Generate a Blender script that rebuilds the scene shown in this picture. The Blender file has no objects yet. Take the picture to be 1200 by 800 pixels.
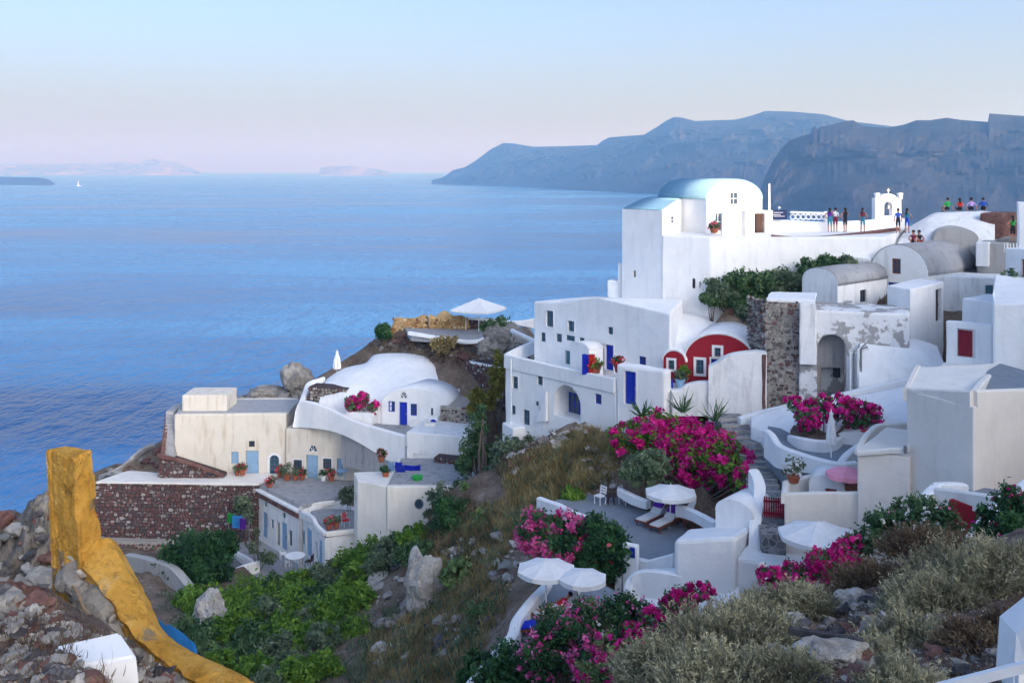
import bpy, bmesh, math, random
import numpy as np
from mathutils import Vector, Matrix, noise as mnoise
from mathutils.bvhtree import BVHTree
R = math.radians
SC = bpy.context.scene
COL = SC.collection
random.seed(7)

# ------------------------------------------------------------------ camera
F = 1167.0                 # focal length in photograph pixels (1200 wide)
HY = 198.0                 # row of the horizon
cam_d = bpy.data.cameras.new('camera')
cam = bpy.data.objects.new('camera', cam_d); COL.objects.link(cam)
cam.location = (0, 0, 0); cam.rotation_euler = (R(90), 0, 0)
cam_d.sensor_width = 36; cam_d.lens = 36 * F / 1200
cam_d.shift_y = -(400 - HY) / 1200
cam_d.clip_start = 0.3; cam_d.clip_end = 200000
SC.camera = cam
SEA = -112.0

# ------------------------------------------------------------------ sky, sun, exposure
SUN_H = Vector((0.60, -0.80)); SUN_EL = 12.0
w = bpy.data.worlds.new('World'); SC.world = w; w.use_nodes = True
nt = w.node_tree; bg = nt.nodes['Background']
sky = nt.nodes.new('ShaderNodeTexSky'); sky.sky_type = 'NISHITA'; sky.sun_disc = False
sky.sun_elevation = R(SUN_EL)
sky.sun_rotation = math.atan2(SUN_H.x, SUN_H.y)
sky.altitude = 100; sky.air_density = 0.55; sky.dust_density = 8.6; sky.ozone_density = 2.8
# pale evening belt along the whole horizon, added to the clear sky
gz = nt.nodes.new('ShaderNodeTexCoord'); sx = nt.nodes.new('ShaderNodeSeparateXYZ'); nt.links.new(gz.outputs['Generated'], sx.inputs[0])
ab = nt.nodes.new('ShaderNodeMath'); ab.operation = 'ABSOLUTE'; nt.links.new(sx.outputs['Z'], ab.inputs[0])
ex = nt.nodes.new('ShaderNodeMath'); ex.operation = 'MULTIPLY'; nt.links.new(ab.outputs[0], ex.inputs[0]); ex.inputs[1].default_value = -1 / 0.10
pw = nt.nodes.new('ShaderNodeMath'); pw.operation = 'EXPONENT'; nt.links.new(ex.outputs[0], pw.inputs[0])
belt = nt.nodes.new('ShaderNodeMix'); belt.data_type = 'RGBA'; belt.blend_type = 'ADD'; nt.links.new(pw.outputs[0], belt.inputs[0])
nt.links.new(sky.outputs[0], belt.inputs[6]); belt.inputs[7].default_value = (1.64, 1.58, 1.14, 1)
nt.links.new(belt.outputs[2], bg.inputs[0]); bg.inputs[1].default_value = 0.15
sd = bpy.data.lights.new('sun', 'SUN'); sd.energy = 2.0; sd.angle = R(0.5); sd.color = (1.0, 0.80, 0.58)
so = bpy.data.objects.new('sun', sd); COL.objects.link(so)
sdir = Vector((SUN_H.x * math.cos(R(SUN_EL)), SUN_H.y * math.cos(R(SUN_EL)), math.sin(R(SUN_EL))))
so.rotation_euler = sdir.to_track_quat('Z', 'Y').to_euler(); so.location = sdir * 300
vs = SC.view_settings; vs.view_transform = 'Standard'; vs.look = 'None'; vs.gamma = 1; vs.use_curve_mapping = False
vs.exposure = 1.97
SC.cycles.use_denoising = True
SC.cycles.volume_bounces = 1; SC.cycles.max_bounces = 8; SC.cycles.diffuse_bounces = 4
SC.cycles.transparent_max_bounces = 12
SC.cycles.caustics_reflective = False; SC.cycles.caustics_refractive = False

# ------------------------------------------------------------------ helpers: points
def W(px, py, Y):
    """point at photograph direction (px,py) at distance Y along the view axis"""
    return Vector(((px - 600) / F * Y, Y, (HY - py) / F * Y))
def XY(px, Y): return Vector(((px - 600) / F * Y, Y))
def Zat(py, Y): return (HY - py) / F * Y
def tag(o, label=None, cat=None, group=None, kind=None):
    if label: o['label'] = label
    if cat: o['category'] = cat
    if group: o['group'] = group
    if kind: o['kind'] = kind
    return o
def link(name, me, mat=None, parent=None, loc=None):
    o = bpy.data.objects.new(name, me); COL.objects.link(o)
    if mat is not None and me is not None and len(me.materials) == 0:
        for m in (mat if isinstance(mat, (list, tuple)) else [mat]): me.materials.append(m)
    if loc is not None: o.location = loc
    if parent is not None:
        o.parent = parent
        if not parent.get('local'):
            pass
    return o
def empty(name, loc=(0, 0, 0), rz=0):
    o = bpy.data.objects.new(name, None); COL.objects.link(o)
    o.location = loc; o.rotation_euler = (0, 0, rz); o.empty_display_size = 0.2
    return o
def mesh_of(bm, name='mesh', smooth=False):
    me = bpy.data.meshes.new(name); bm.to_mesh(me); bm.free()
    if smooth:
        me.polygons.foreach_set('use_smooth', [True] * len(me.polygons))
    return me
def mesh_pd(v, f, name='mesh', smooth=False):
    me = bpy.data.meshes.new(name); me.from_pydata([tuple(p) for p in v], [], f); me.update()
    if smooth: me.polygons.foreach_set('use_smooth', [True] * len(me.polygons))
    return me

# ------------------------------------------------------------------ materials
MATS = {}
def new_mat(name):
    m = bpy.data.materials.new(name); m.use_nodes = True
    m.node_tree.nodes.clear()
    n = m.node_tree.nodes; l = m.node_tree.links
    out = n.new('ShaderNodeOutputMaterial'); b = n.new('ShaderNodeBsdfPrincipled')
    l.new(b.outputs[0], out.inputs[0])
    MATS[name] = m
    return m, n, l, b, out
def coord(n, l, kind='Object', scale=(1, 1, 1)):
    tc = n.new('ShaderNodeTexCoord'); mp = n.new('ShaderNodeMapping')
    mp.inputs['Scale'].default_value = scale
    if kind == 'World':
        g = n.new('ShaderNodeNewGeometry'); l.new(g.outputs['Position'], mp.inputs[0])
    else: l.new(tc.outputs[kind], mp.inputs[0])
    return mp.outputs[0]
def noise_n(n, l, vec, scale, detail=4, rough=0.55):
    t = n.new('ShaderNodeTexNoise'); t.inputs['Scale'].default_value = scale
    t.inputs['Detail'].default_value = detail; t.inputs['Roughness'].default_value = rough
    l.new(vec, t.inputs['Vector']); return t.outputs['Fac']
def ramp(n, l, fac, stops, interp='LINEAR'):
    r = n.new('ShaderNodeValToRGB'); r.color_ramp.interpolation = interp
    e = r.color_ramp.elements
    while len(e) < len(stops): e.new(0.5)
    for i, (p, c) in enumerate(stops):
        e[i].position = p; e[i].color = (*c, 1) if len(c) == 3 else c
    l.new(fac, r.inputs[0]); return r.outputs[0]
def mixc(n, l, fac, a, b, mode='MIX'):
    m = n.new('ShaderNodeMix'); m.data_type = 'RGBA'; m.blend_type = mode
    for sock, v in ((m.inputs[0], fac), (m.inputs[6], a), (m.inputs[7], b)):
        if hasattr(v, 'is_output'): l.new(v, sock)
        elif isinstance(v, (int, float)): sock.default_value = v
        else: sock.default_value = (*v, 1)
    return m.outputs[2]
def bump(n, l, b, h, strength=0.4, dist=0.05):
    bp = n.new('ShaderNodeBump'); bp.inputs['Strength'].default_value = strength
    bp.inputs['Distance'].default_value = dist
    l.new(h, bp.inputs['Height']); l.new(bp.outputs[0], b.inputs['Normal'])
def mat_plain(name, c, rough=0.7, var=0.12, scale=3.0, metallic=0, spec=0.3):
    m, n, l, b, o = new_mat(name)
    v = coord(n, l, 'World'); f = noise_n(n, l, v, scale, 5)
    c2 = tuple(min(1, x * (1 + var)) for x in c); c1 = tuple(x * (1 - var) for x in c)
    l.new(ramp(n, l, f, [(0.3, c1), (0.7, c2)]), b.inputs['Base Color'])
    b.inputs['Roughness'].default_value = rough; b.inputs['Metallic'].default_value = metallic
    b.inputs['Specular IOR Level'].default_value = spec
    return m
def mat_plaster(name, c, stain, amount=0.35, bumpk=0.35, patch=None, patch_amt=0.0, seed=0.0):
    """lime-washed masonry: uneven wash, faint runs and stains with their own shape"""
    m, n, l, b, o = new_mat(name)
    v = coord(n, l, 'World')
    f1 = noise_n(n, l, v, 0.9, 6, 0.6); f2 = noise_n(n, l, coord(n, l, 'World', (2.2, 2.2, 0.35)), 1.1, 4, 0.6)
    f3 = noise_n(n, l, v, 7.0, 5, 0.7)
    base = ramp(n, l, f1, [(0.3, tuple(x * 0.93 for x in c)), (0.65, c)])
    s = ramp(n, l, f2, [(0.52, (0, 0, 0)), (0.75, (amount,) * 3)])
    base = mixc(n, l, s, base, stain)
    s3 = ramp(n, l, f3, [(0.62, (0, 0, 0)), (0.8, (amount * 0.6,) * 3)])
    base = mixc(n, l, s3, base, stain)
    if patch:
        fp = noise_n(n, l, v, 0.55, 8, 0.65)
        sp = ramp(n, l, fp, [(0.60 - patch_amt, (0, 0, 0)), (0.62 - patch_amt, (1, 1, 1))])
        base = mixc(n, l, sp, base, patch)
    l.new(base, b.inputs['Base Color']); b.inputs['Roughness'].default_value = 0.9
    b.inputs['Specular IOR Level'].default_value = 0.15
    h = noise_n(n, l, v, 3.0, 6, 0.6); h0 = noise_n(n, l, v, 0.55, 3, 0.5)
    ad = n.new('ShaderNodeMath'); ad.operation = 'MULTIPLY_ADD'; l.new(h0, ad.inputs[0]); ad.inputs[1].default_value = 3.0; l.new(h, ad.inputs[2])
    bump(n, l, b, ad.outputs[0], bumpk, 0.07)
    return m
M = MATS
def mat_ochre_near():
    m, n, l, b, o = new_mat('ochre_near')
    v = coord(n, l, 'World'); f1 = noise_n(n, l, v, 2.2, 8, 0.65); f2 = noise_n(n, l, v, 9.0, 8, 0.7); f3 = noise_n(n, l, v, 30, 6, 0.7)
    f4 = noise_n(n, l, coord(n, l, 'World', (5, 5, 1.2)), 1.0, 6, 0.65)
    c = ramp(n, l, f1, [(0.30, (0.46, 0.24, 0.04)), (0.45, (0.62, 0.33, 0.06)), (0.60, (0.72, 0.41, 0.09)), (0.75, (0.70, 0.48, 0.21))])
    c = mixc(n, l, ramp(n, l, f2, [(0.52, (0, 0, 0)), (0.68, (.75, .75, .75))]), c, (0.30, 0.15, 0.03))
    c = mixc(n, l, ramp(n, l, f4, [(0.60, (0, 0, 0)), (0.72, (.6, .6, .6))]), c, (0.20, 0.11, 0.05))
    c = mixc(n, l, ramp(n, l, f3, [(0.60, (0, 0, 0)), (0.72, (.7, .7, .7))]), c, (0.16, 0.09, 0.03))
    f5 = noise_n(n, l, v, 1.7, 9, 0.7); c = mixc(n, l, ramp(n, l, f5, [(0.60, (0, 0, 0)), (0.64, (.85, .85, .85))]), c, (0.27, 0.22, 0.16))
    l.new(c, b.inputs['Base Color']); b.inputs['Roughness'].default_value = .95; b.inputs['Specular IOR Level'].default_value = .1
    ad = n.new('ShaderNodeMath'); ad.operation = 'MULTIPLY_ADD'; l.new(f3, ad.inputs[0]); ad.inputs[1].default_value = .35; l.new(f2, ad.inputs[2])
    bump(n, l, b, ad.outputs[0], 1.0, .09)
mat_ochre_near()
mat_plaster('white', (0.85, 0.85, 0.85), (0.56, 0.57, 0.59), 0.34)
mat_plaster('white_worn', (0.82, 0.82, 0.81), (0.45, 0.44, 0.43), 0.65, 0.5)
mat_plaster('white_peeling', (0.78, 0.78, 0.78), (0.5, 0.5, 0.52), 0.5, 0.5, patch=(0.36, 0.35, 0.34), patch_amt=0.09)
mat_plaster('cream', (0.84, 0.77, 0.69), (0.58, 0.50, 0.43), 0.25)
mat_plaster('cream_pale', (0.82, 0.78, 0.72), (0.52, 0.47, 0.42), 0.40)
mat_plaster('old_cream', (0.74, 0.68, 0.59), (0.50, 0.40, 0.28), 0.75, 0.5)
mat_plaster('grey_render', (0.42, 0.41, 0.40), (0.26, 0.25, 0.24), 0.7, 0.6)
mat_plaster('red_wash', (0.33, 0.022, 0.035), (0.22, 0.018, 0.03), 0.4)
mat_plaster('ochre', (0.70, 0.34, 0.045), (0.40, 0.20, 0.04), 0.8, 0.7)
mat_plaster('roof_grey', (0.40, 0.40, 0.41), (0.24, 0.23, 0.23), 0.8, 0.6)
mat_plaster('roof_blue', (0.27, 0.46, 0.57), (0.2, 0.36, 0.46), 0.4)
mat_plaster('floor_grey', (0.24, 0.27, 0.31), (0.16, 0.18, 0.2), 0.6, 0.4)
mat_plaster('floor_worn', (0.36, 0.36, 0.37), (0.18, 0.18, 0.18), 0.9, 0.5)
mat_plain('blue_paint', (0.012, 0.035, 0.42), 0.45, 0.15, 6)
mat_plain('pale_blue_paint', (0.26, 0.42, 0.60), 0.55, 0.12, 6)
mat_plain('teal_paint', (0.07, 0.17, 0.22), 0.5, 0.15, 6)
mat_plain('red_paint', (0.24, 0.012, 0.03), 0.5, 0.15, 6)
mat_plain('dark_wood', (0.05, 0.028, 0.024), 0.6, 0.3, 8)
mat_plain('brown_wood', (0.20, 0.07, 0.045), 0.6, 0.3, 8)
mat_plain('trunk', (0.13, 0.10, 0.08), 0.9, 0.35, 12)
mat_plain('white_paint', (0.78, 0.78, 0.78), 0.5, 0.05, 6)
mat_plain('fabric_white', (0.74, 0.74, 0.74), 0.9, 0.06, 4)
mat_plain('fabric_pink', (0.95, 0.36, 0.46), 0.9, 0.08, 4)
mat_plain('fabric_purple', (0.13, 0.025, 0.35), 0.9, 0.1, 4)
mat_plain('fabric_blue', (0.015, 0.035, 0.50), 0.9, 0.1, 4)
mat_plain('fabric_red', (0.55, 0.03, 0.02), 0.9, 0.1, 4)
mat_plain('fabric_green', (0.03, 0.35, 0.06), 0.9, 0.1, 4)
mat_plain('fabric_cyan', (0.06, 0.35, 0.75), 0.8, 0.1, 4)
mat_plain('fabric_black', (0.015, 0.017, 0.025), 0.9, 0.1, 4)
mat_plain('terracotta', (0.32, 0.10, 0.055), 0.8, 0.2, 8)
mat_plain('metal_grey', (0.25, 0.26, 0.28), 0.45, 0.1, 8, 0.6)
mat_plain('skin', (0.42, 0.20, 0.13), 0.6, 0.08, 10)
mat_plain('hair', (0.025, 0.015, 0.012), 0.6, 0.2, 10)
def mat_glass():
    m, n, l, b, o = new_mat('dark_pane')
    b.inputs['Base Color'].default_value = (0.05, 0.085, 0.13, 1); b.inputs['Roughness'].default_value = 0.12
    b.inputs['Specular IOR Level'].default_value = 0.6
mat_glass()
def mat_leaf(name, cols, rough=0.6, trans=0.25, scale=1.2):
    """leaf faces: colour varies leaf clump by leaf clump"""
    m, n, l, b, o = new_mat(name)
    v = coord(n, l, 'World'); f = noise_n(n, l, v, scale, 3, 0.6)
    at = n.new('ShaderNodeAttribute'); at.attribute_name = 'tint'
    ad = n.new('ShaderNodeMath'); ad.operation = 'ADD'; l.new(f, ad.inputs[0])
    mu = n.new('ShaderNodeMath'); mu.operation = 'MULTIPLY_ADD'; l.new(at.outputs['Fac'], mu.inputs[0])
    mu.inputs[1].default_value = 0.5; mu.inputs[2].default_value = -0.25
    l.new(mu.outputs[0], ad.inputs[1])
    k = len(cols)
    c = ramp(n, l, ad.outputs[0], [(0.28 + 0.44 * i / (k - 1), cols[i]) for i in range(k)])
    l.new(c, b.inputs['Base Color']); b.inputs['Roughness'].default_value = rough
    b.inputs['Specular IOR Level'].default_value = 0.25
    tr = n.new('ShaderNodeBsdfTranslucent'); l.new(c, tr.inputs[0])
    mx = n.new('ShaderNodeMixShader'); mx.inputs[0].default_value = trans
    l.new(b.outputs[0], mx.inputs[1]); l.new(tr.outputs[0], mx.inputs[2]); l.new(mx.outputs[0], o.inputs[0])
    return m
mat_leaf('leaf_bright', [(0.055, 0.125, 0.018), (0.115, 0.24, 0.03), (0.20, 0.34, 0.045)])
mat_leaf('leaf_dark', [(0.015, 0.053, 0.021), (0.030, 0.098, 0.033), (0.060, 0.150, 0.045)])
mat_leaf('leaf_mid', [(0.032, 0.087, 0.036), (0.072, 0.145, 0.058), (0.145, 0.225, 0.094)])
mat_leaf('leaf_olive', [(0.058, 0.098, 0.058), (0.117, 0.169, 0.098), (0.208, 0.260, 0.156)])
mat_leaf('leaf_cactus', [(0.062, 0.125, 0.044), (0.163, 0.250, 0.088), (0.300, 0.375, 0.163)])
mat_leaf('leaf_yellow', [(0.12, 0.13, 0.02), (0.20, 0.19, 0.03), (0.28, 0.25, 0.05)])
mat_leaf('twig_grey', [(0.160, 0.152, 0.103), (0.297, 0.288, 0.181), (0.489, 0.456, 0.297)])
mat_leaf('twig_brown', [(0.070, 0.048, 0.035), (0.140, 0.098, 0.063), (0.238, 0.175, 0.105)])
mat_leaf('dry_grass', [(0.15, 0.11, 0.05), (0.30, 0.235, 0.10), (0.44, 0.36, 0.18)])
mat_leaf('petal_magenta', [(0.46, 0.006, 0.15), (0.72, 0.015, 0.27), (0.90, 0.05, 0.40)], trans=0.35)
mat_leaf('petal_pink', [(0.60, 0.05, 0.24), (0.80, 0.12, 0.38), (0.92, 0.30, 0.55)], trans=0.35)
mat_leaf('petal_red', [(0.45, 0.01, 0.04), (0.65, 0.03, 0.08), (0.8, 0.2, 0.25)], trans=0.3)
mat_leaf('petal_white', [(0.6, 0.6, 0.55), (0.75, 0.75, 0.72), (0.85, 0.85, 0.82)], trans=0.3)
def mat_rock(name, cols, scale=1.0, bk=0.8):
    m, n, l, b, o = new_mat(name)
    v = coord(n, l, 'World'); f = noise_n(n, l, v, 0.35 * scale, 8, 0.62)
    g = noise_n(n, l, v, 2.6 * scale, 8, 0.7)
    mx = n.new('ShaderNodeMath'); mx.operation = 'MULTIPLY_ADD'; l.new(g, mx.inputs[0]); mx.inputs[1].default_value = 0.6
    m2 = n.new('ShaderNodeMath'); m2.operation = 'MULTIPLY_ADD'; l.new(f, m2.inputs[0]); m2.inputs[1].default_value = 0.7; m2.inputs[2].default_value = -0.15
    l.new(m2.outputs[0], mx.inputs[2])
    k = len(cols)
    c = ramp(n, l, mx.outputs[0], [(0.30 + 0.4 * i / (k - 1), cols[i]) for i in range(k)])
    l.new(c, b.inputs['Base Color']); b.inputs['Roughness'].default_value = 0.95
    b.inputs['Specular IOR Level'].default_value = 0.15
    h = noise_n(n, l, v, 4.0 * scale, 8, 0.7); bump(n, l, b, h, bk, 0.15 / scale)
    return m
mat_rock('soil', [(0.075, 0.05, 0.04), (0.15, 0.11, 0.082), (0.22, 0.17, 0.13), (0.34, 0.29, 0.25)], 1.6, 1.0)
mat_rock('soil_near', [(0.05, 0.034, 0.03), (0.11, 0.078, 0.064), (0.18, 0.135, 0.11), (0.28, 0.24, 0.21)], 3.0)
mat_rock('rock_grey', [(0.12, 0.11, 0.10), (0.22, 0.205, 0.19), (0.33, 0.31, 0.28), (0.45, 0.43, 0.40)])
mat_rock('rock_near', [(0.07, 0.06, 0.055), (0.14, 0.125, 0.11), (0.23, 0.21, 0.19), (0.36, 0.34, 0.31)], 3.0, 1.0)
mat_rock('rock_pale', [(0.20, 0.185, 0.17), (0.34, 0.32, 0.29), (0.48, 0.46, 0.43), (0.60, 0.58, 0.56)], 2.2, 1.0)
mat_rock('rock_red', [(0.07, 0.035, 0.03), (0.13, 0.065, 0.055), (0.19, 0.105, 0.09), (0.28, 0.19, 0.16)], 3)
mat_rock('rock_dark', [(0.025, 0.025, 0.03), (0.055, 0.053, 0.06), (0.10, 0.095, 0.1), (0.16, 0.155, 0.155)], 2)
mat_rock('rock_sun_tint', [(0.25, 0.14, 0.06), (0.42, 0.26, 0.11), (0.55, 0.37, 0.18), (0.65, 0.48, 0.28)], 1.2)  # warm low sun on the hilltop walls, painted as the stone colour
mat_rock('cliff_far', [(0.010, 0.011, 0.016), (0.016, 0.017, 0.024), (0.026, 0.025, 0.03), (0.06, 0.052, 0.05)], 0.012)
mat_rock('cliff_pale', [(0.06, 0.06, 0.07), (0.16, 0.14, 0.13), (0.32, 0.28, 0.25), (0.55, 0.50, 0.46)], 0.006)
def mat_sea():
    m, n, l, b, o = new_mat('sea')
    v = coord(n, l, 'World')
    st = noise_n(n, l, coord(n, l, 'World', (0.0016, 0.006, 1)), 1.0, 5, 0.6)     # wind streaks
    st2 = noise_n(n, l, coord(n, l, 'World', (0.0007, 0.0016, 1)), 1.0, 3, 0.5)
    a = n.new('ShaderNodeMath'); a.operation = 'MULTIPLY_ADD'; l.new(st, a.inputs[0]); a.inputs[1].default_value = 0.6
    m2 = n.new('ShaderNodeMath'); m2.operation = 'MULTIPLY'; l.new(st2, m2.inputs[0]); m2.inputs[1].default_value = 0.4
    l.new(m2.outputs[0], a.inputs[2])
    l.new(ramp(n, l, a.outputs[0], [(0.40, (0.004, 0.055, 0.19)), (0.50, (0.016, 0.125, 0.34)), (0.60, (0.06, 0.22, 0.46))]), b.inputs['Base Color'])
    l.new(ramp(n, l, a.outputs[0], [(0.4, (0.16,) * 3), (0.62, (0.34,) * 3)]), b.inputs['Roughness'])
    b.inputs['IOR'].default_value = 1.33; b.inputs['Specular IOR Level'].default_value = 0.32
    w1 = noise_n(n, l, coord(n, l, 'World', (0.17, 0.09, 1)), 1.0, 4, 0.62)
    w2 = noise_n(n, l, coord(n, l, 'World', (0.05, 0.022, 1)), 1.0, 3, 0.6)
    ad = n.new('ShaderNodeMath'); ad.operation = 'MULTIPLY_ADD'; l.new(w2, ad.inputs[0]); ad.inputs[1].default_value = 2.2; l.new(w1, ad.inputs[2])
    bump(n, l, b, ad.outputs[0], 1.0, 1.9)
mat_sea()

# ------------------------------------------------------------------ sea, mountains, islands
def sea():
    v = []; f = []
    xs = [-30000, -12000, -4000, -1500, -500, 0, 500, 1500, 4000, 12000, 30000]
    ys = [-3500, 0, 300, 800, 2000, 5000, 12000, 20000, 32000]
    for y in ys:
        for x in xs: v.append((x, y, SEA))
    k = len(xs)
    for j in range(len(ys) - 1):
        for i in range(k - 1): f.append((j * k + i, j * k + i + 1, (j + 1) * k + i + 1, (j + 1) * k + i))
    o = link('sea', mesh_pd(v, f, 'sea'), M['sea']); tag(o, 'blue sea with wind streaks below the cliffs', kind='structure')
sea()

def interp(pts, x):
    if x <= pts[0][0]: return pts[0][1]
    for (x0, y0), (x1, y1) in zip(pts, pts[1:]):
        if x <= x1: return y0 + (y1 - y0) * (x - x0) / (x1 - x0)
    return pts[-1][1]
def headland(name, sky_pts, foot, nx, thick, rough, mat, label, rows=26, step=0.35):
    """a ridge seen from the water: foot line and crest line stand at their own distances; rows climb the cliff,
    then the land falls away behind"""
    v = []; f = []
    x0, x1 = sky_pts[0][0], sky_pts[-1][0]; wd = (x1 - x0) * .07
    soft = lambda px: sum(interp(sky_pts, px + wd * k / 4) for k in range(-4, 5)) / 9
    for i in range(nx):
        px = x0 + (x1 - x0) * i / (nx - 1)
        yf = sum(interp(foot, px + wd * 2 * k / 6) for k in range(-6, 7)) / 13; tt = min(1, min(i, nx - 1 - i) / (nx * 0.35)); yc = yf + thick * (0.45 + 0.55 * tt * tt * (3 - 2 * tt))
        cz = Zat(interp(sky_pts, px), yc) - SEA; cs = max(2.0, Zat(soft(px), yc) - SEA)
        cx = (px - 600) / F
        for j in range(rows + 8):
            if j <= rows:
                t = j / rows
                y = yf + (yc - yf) * t
                h = (cs + (cz - cs) * t ** 4) * (t ** 0.75)
                # gullies and ledges
                q = Vector((cx * yf / 160, y / 260, h / 120))
                g = mnoise.fractal(q, 1.0, 2.1, 5) * math.sin(math.pi * min(1, t * 1.02)) 
                y2 = y + g * rough * thick
                h2 = h + g * rough * 0.22 * cz * (1 - t)
                led = math.sin(h / cz * 26 + 2 * mnoise.noise(q)) * 0.018 * cz * math.sin(math.pi * t)
                v.append((cx * y2, y2, SEA - 4 + max(0, h2 + led) + 4 * t))
            else:
                t = (j - rows) / 8
                y = yc + thick * 1.2 * t
                v.append((cx * y, y, SEA - 4 + cz * (1 - t * t) * (y / yc) ** 0 * (1 - 0.1 * t)))
    k = rows + 8
    for i in range(nx - 1):
        for j in range(k - 1): f.append((i * k + j, (i + 1) * k + j, (i + 1) * k + j + 1, i * k + j + 1))
    o = link(name, mesh_pd(v, f, name, False), mat); tag(o, label, kind='structure')
    return o
rj = lambda pts, a, n: pts
headland('mountain_ridge', [(506, 214.2), (512, 211), (520, 208), (530, 200), (536, 198), (545, 196), (558, 188), (575, 175), (590, 167.5), (600, 168), (625, 172), (660, 171.5), (700, 170), (706, 165), (714, 161), (755, 158), (764, 152), (770, 149), (778, 143), (790, 137), (800, 138), (815, 142), (838, 141), (860, 140.5), (872, 138), (886, 134), (897, 130), (930, 131), (965, 134), (995, 142), (1060, 150), (1140, 165)],
         [(506, 7600), (560, 6800), (600, 6200), (680, 5200), (740, 4400), (900, 3900), (1140, 3600)], 420, 1500, 0.22, M['cliff_far'], 'long blue mountain ridge ending in a low cape')
headland('headland_cliff', [(884, 236), (890, 226), (893, 215), (900, 200), (905, 190), (915, 175), (925, 165), (935, 161), (945, 158), (950, 157), (953, 148), (956, 148), (958, 153), (961, 148), (966, 148), (975, 146), (990, 142), (1000, 141), (1006, 145), (1012, 148), (1040, 150), (1060, 146), (1071, 142), (1074, 141), (1090, 141), (1110, 138), (1125, 140.5), (1158, 143), (1159, 133), (1200, 136), (1260, 138), (1330, 150)],
         [(884, 2500), (1000, 2100), (1330, 1900)], 330, 700, 0.24, M['cliff_far'], 'nearer dark headland cliff with rock pinnacles on its crest')
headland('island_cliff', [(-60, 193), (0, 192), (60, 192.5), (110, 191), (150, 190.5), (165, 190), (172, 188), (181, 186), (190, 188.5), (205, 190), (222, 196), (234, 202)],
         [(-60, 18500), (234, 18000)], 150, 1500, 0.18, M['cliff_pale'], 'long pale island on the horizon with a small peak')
headland('islet', [(-60, 206), (0, 207), (20, 207.5), (45, 208), (56, 210), (64, 214.5)], [(-60, 6900), (64, 6900)], 60, 500, 0.15, M['cliff_far'], 'low dark islet in front of the long pale island')
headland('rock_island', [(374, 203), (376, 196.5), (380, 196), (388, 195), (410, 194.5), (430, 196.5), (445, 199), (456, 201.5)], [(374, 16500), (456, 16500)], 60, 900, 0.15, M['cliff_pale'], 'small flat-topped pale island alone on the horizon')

def haze():
    m = bpy.data.materials.new('haze'); m.use_nodes = True; n = m.node_tree.nodes; n.clear()
    o = n.new('ShaderNodeOutputMaterial'); p = n.new('ShaderNodeVolumePrincipled')
    p.inputs['Color'].default_value = (0.28, 0.58, 1.0, 1); p.inputs['Absorption Color'].default_value = (1, 1, 1, 1); p.inputs['Density'].default_value = HAZE
    p.inputs['Anisotropy'].default_value = 0.45
    m.node_tree.links.new(p.outputs[0], o.inputs['Volume'])
    bm = bmesh.new(); bmesh.ops.create_cube(bm, size=1)
    me = mesh_of(bm, 'haze'); ob = link('haze', me, m)
    ob.scale = (64000, 38000, 460); ob.location = (0, 14500, SEA - 1 + 230)
    tag(ob, 'thin blue sea haze over the water and far shores', kind='stuff')
HAZE = 0.00017
haze()
# ------------------------------------------------------------------ terrain
def fract(x, y, z, o=5): return mnoise.fractal(Vector((x, y, z)), 1.0, 2.0, o)
TP = []      # control points of the village slope, in world metres
def tp(px, py, Y): TP.append(tuple(W(px, py, Y)))
for a in [(350,800,48),(480,800,44),(560,800,40),(420,700,60),(300,668,74),(230,700,66),(200,800,52),(500,740,50),(560,700,50),(600,620,54),
          (520,640,58),(460,650,64),(540,562,64),(500,612,66),(600,560,60),(640,520,60),(690,497,60.5),(600,510,66),(570,545,63),(700,562,56),
          (760,602,50),(700,655,45),(640,725,41.5),(620,790,38),(750,770,34),(820,652,43),(870,605,45),(850,525,54),(885,493,57),(790,484,59),
          (960,524,48),(940,610,43),(1000,650,39),(1100,610,36),(1200,610,34),(1200,455,50),(1100,440,55),(1000,470,56),(920,478,58),
          (880,372,68),(800,356,68),(960,312,70),(850,322,69),(1000,276,73),(860,280,74),(1150,262,78),(1200,264,76),(1100,335,67),(1050,395,61),
          (1250,300,70),(1260,420,52),(740,352,73),(640,415,76),(700,366,76),(560,380,93),(500,386,95),(450,402,95),(432,420,94),(600,392,86),(540,442,87),
          (480,432,91),(400,446,93),(345,455,98),(280,472,101),(190,522,97),(120,553,93),(250,557,88),(400,557,87),(470,499,84),(400,474,87),
          (380,640,79),(310,634,84),(250,642,83),(370,668,72),(200,652,79),(130,650,81),(60,640,78),(150,720,62),(100,760,52),(440,575,80),(600,445,84),(560,470,82),(520,500,80),(500,540,76),(540,535,72)]: tp(*a)
for a in [(480,405,92.5),(540,412,90),(580,412,88),(440,396,96.5),(456,384,97.5),(470,382,98),(500,384,99),(540,385,99),(600,386,99),(430,415,95.5),(615,380,92)]: tp(*a)
for a in [(840,360,65.6),(895,372,65),(945,350,65.2),(880,345,67.8),(985,335,66),(820,352,67.5)]: tp(*a)
TP += [(50,95,-9),(62,86,-7),(76,92,-9),(40,90,-8),(70,74,-5),(8,96,-34),(-4,112,-48),(22,110,-26),(45,108,-17),(70,104,-13),(-22,118,-52),(-42,112,-55),(-60,98,-58),(-72,80,-60),(-60,70,-36),(10,125,-70),(-30,135,-85),
       (-80,100,-95),(-90,60,-85),(-55,45,-34),(-40,40,-28),(50,125,-50),(80,130,-50),(60,60,-5),(60,40,-6),(80,60,-3),(40,30,-11),(15,26,-20),(-5,28,-22),(-25,32,-25),(-75,45,-55)]
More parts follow.
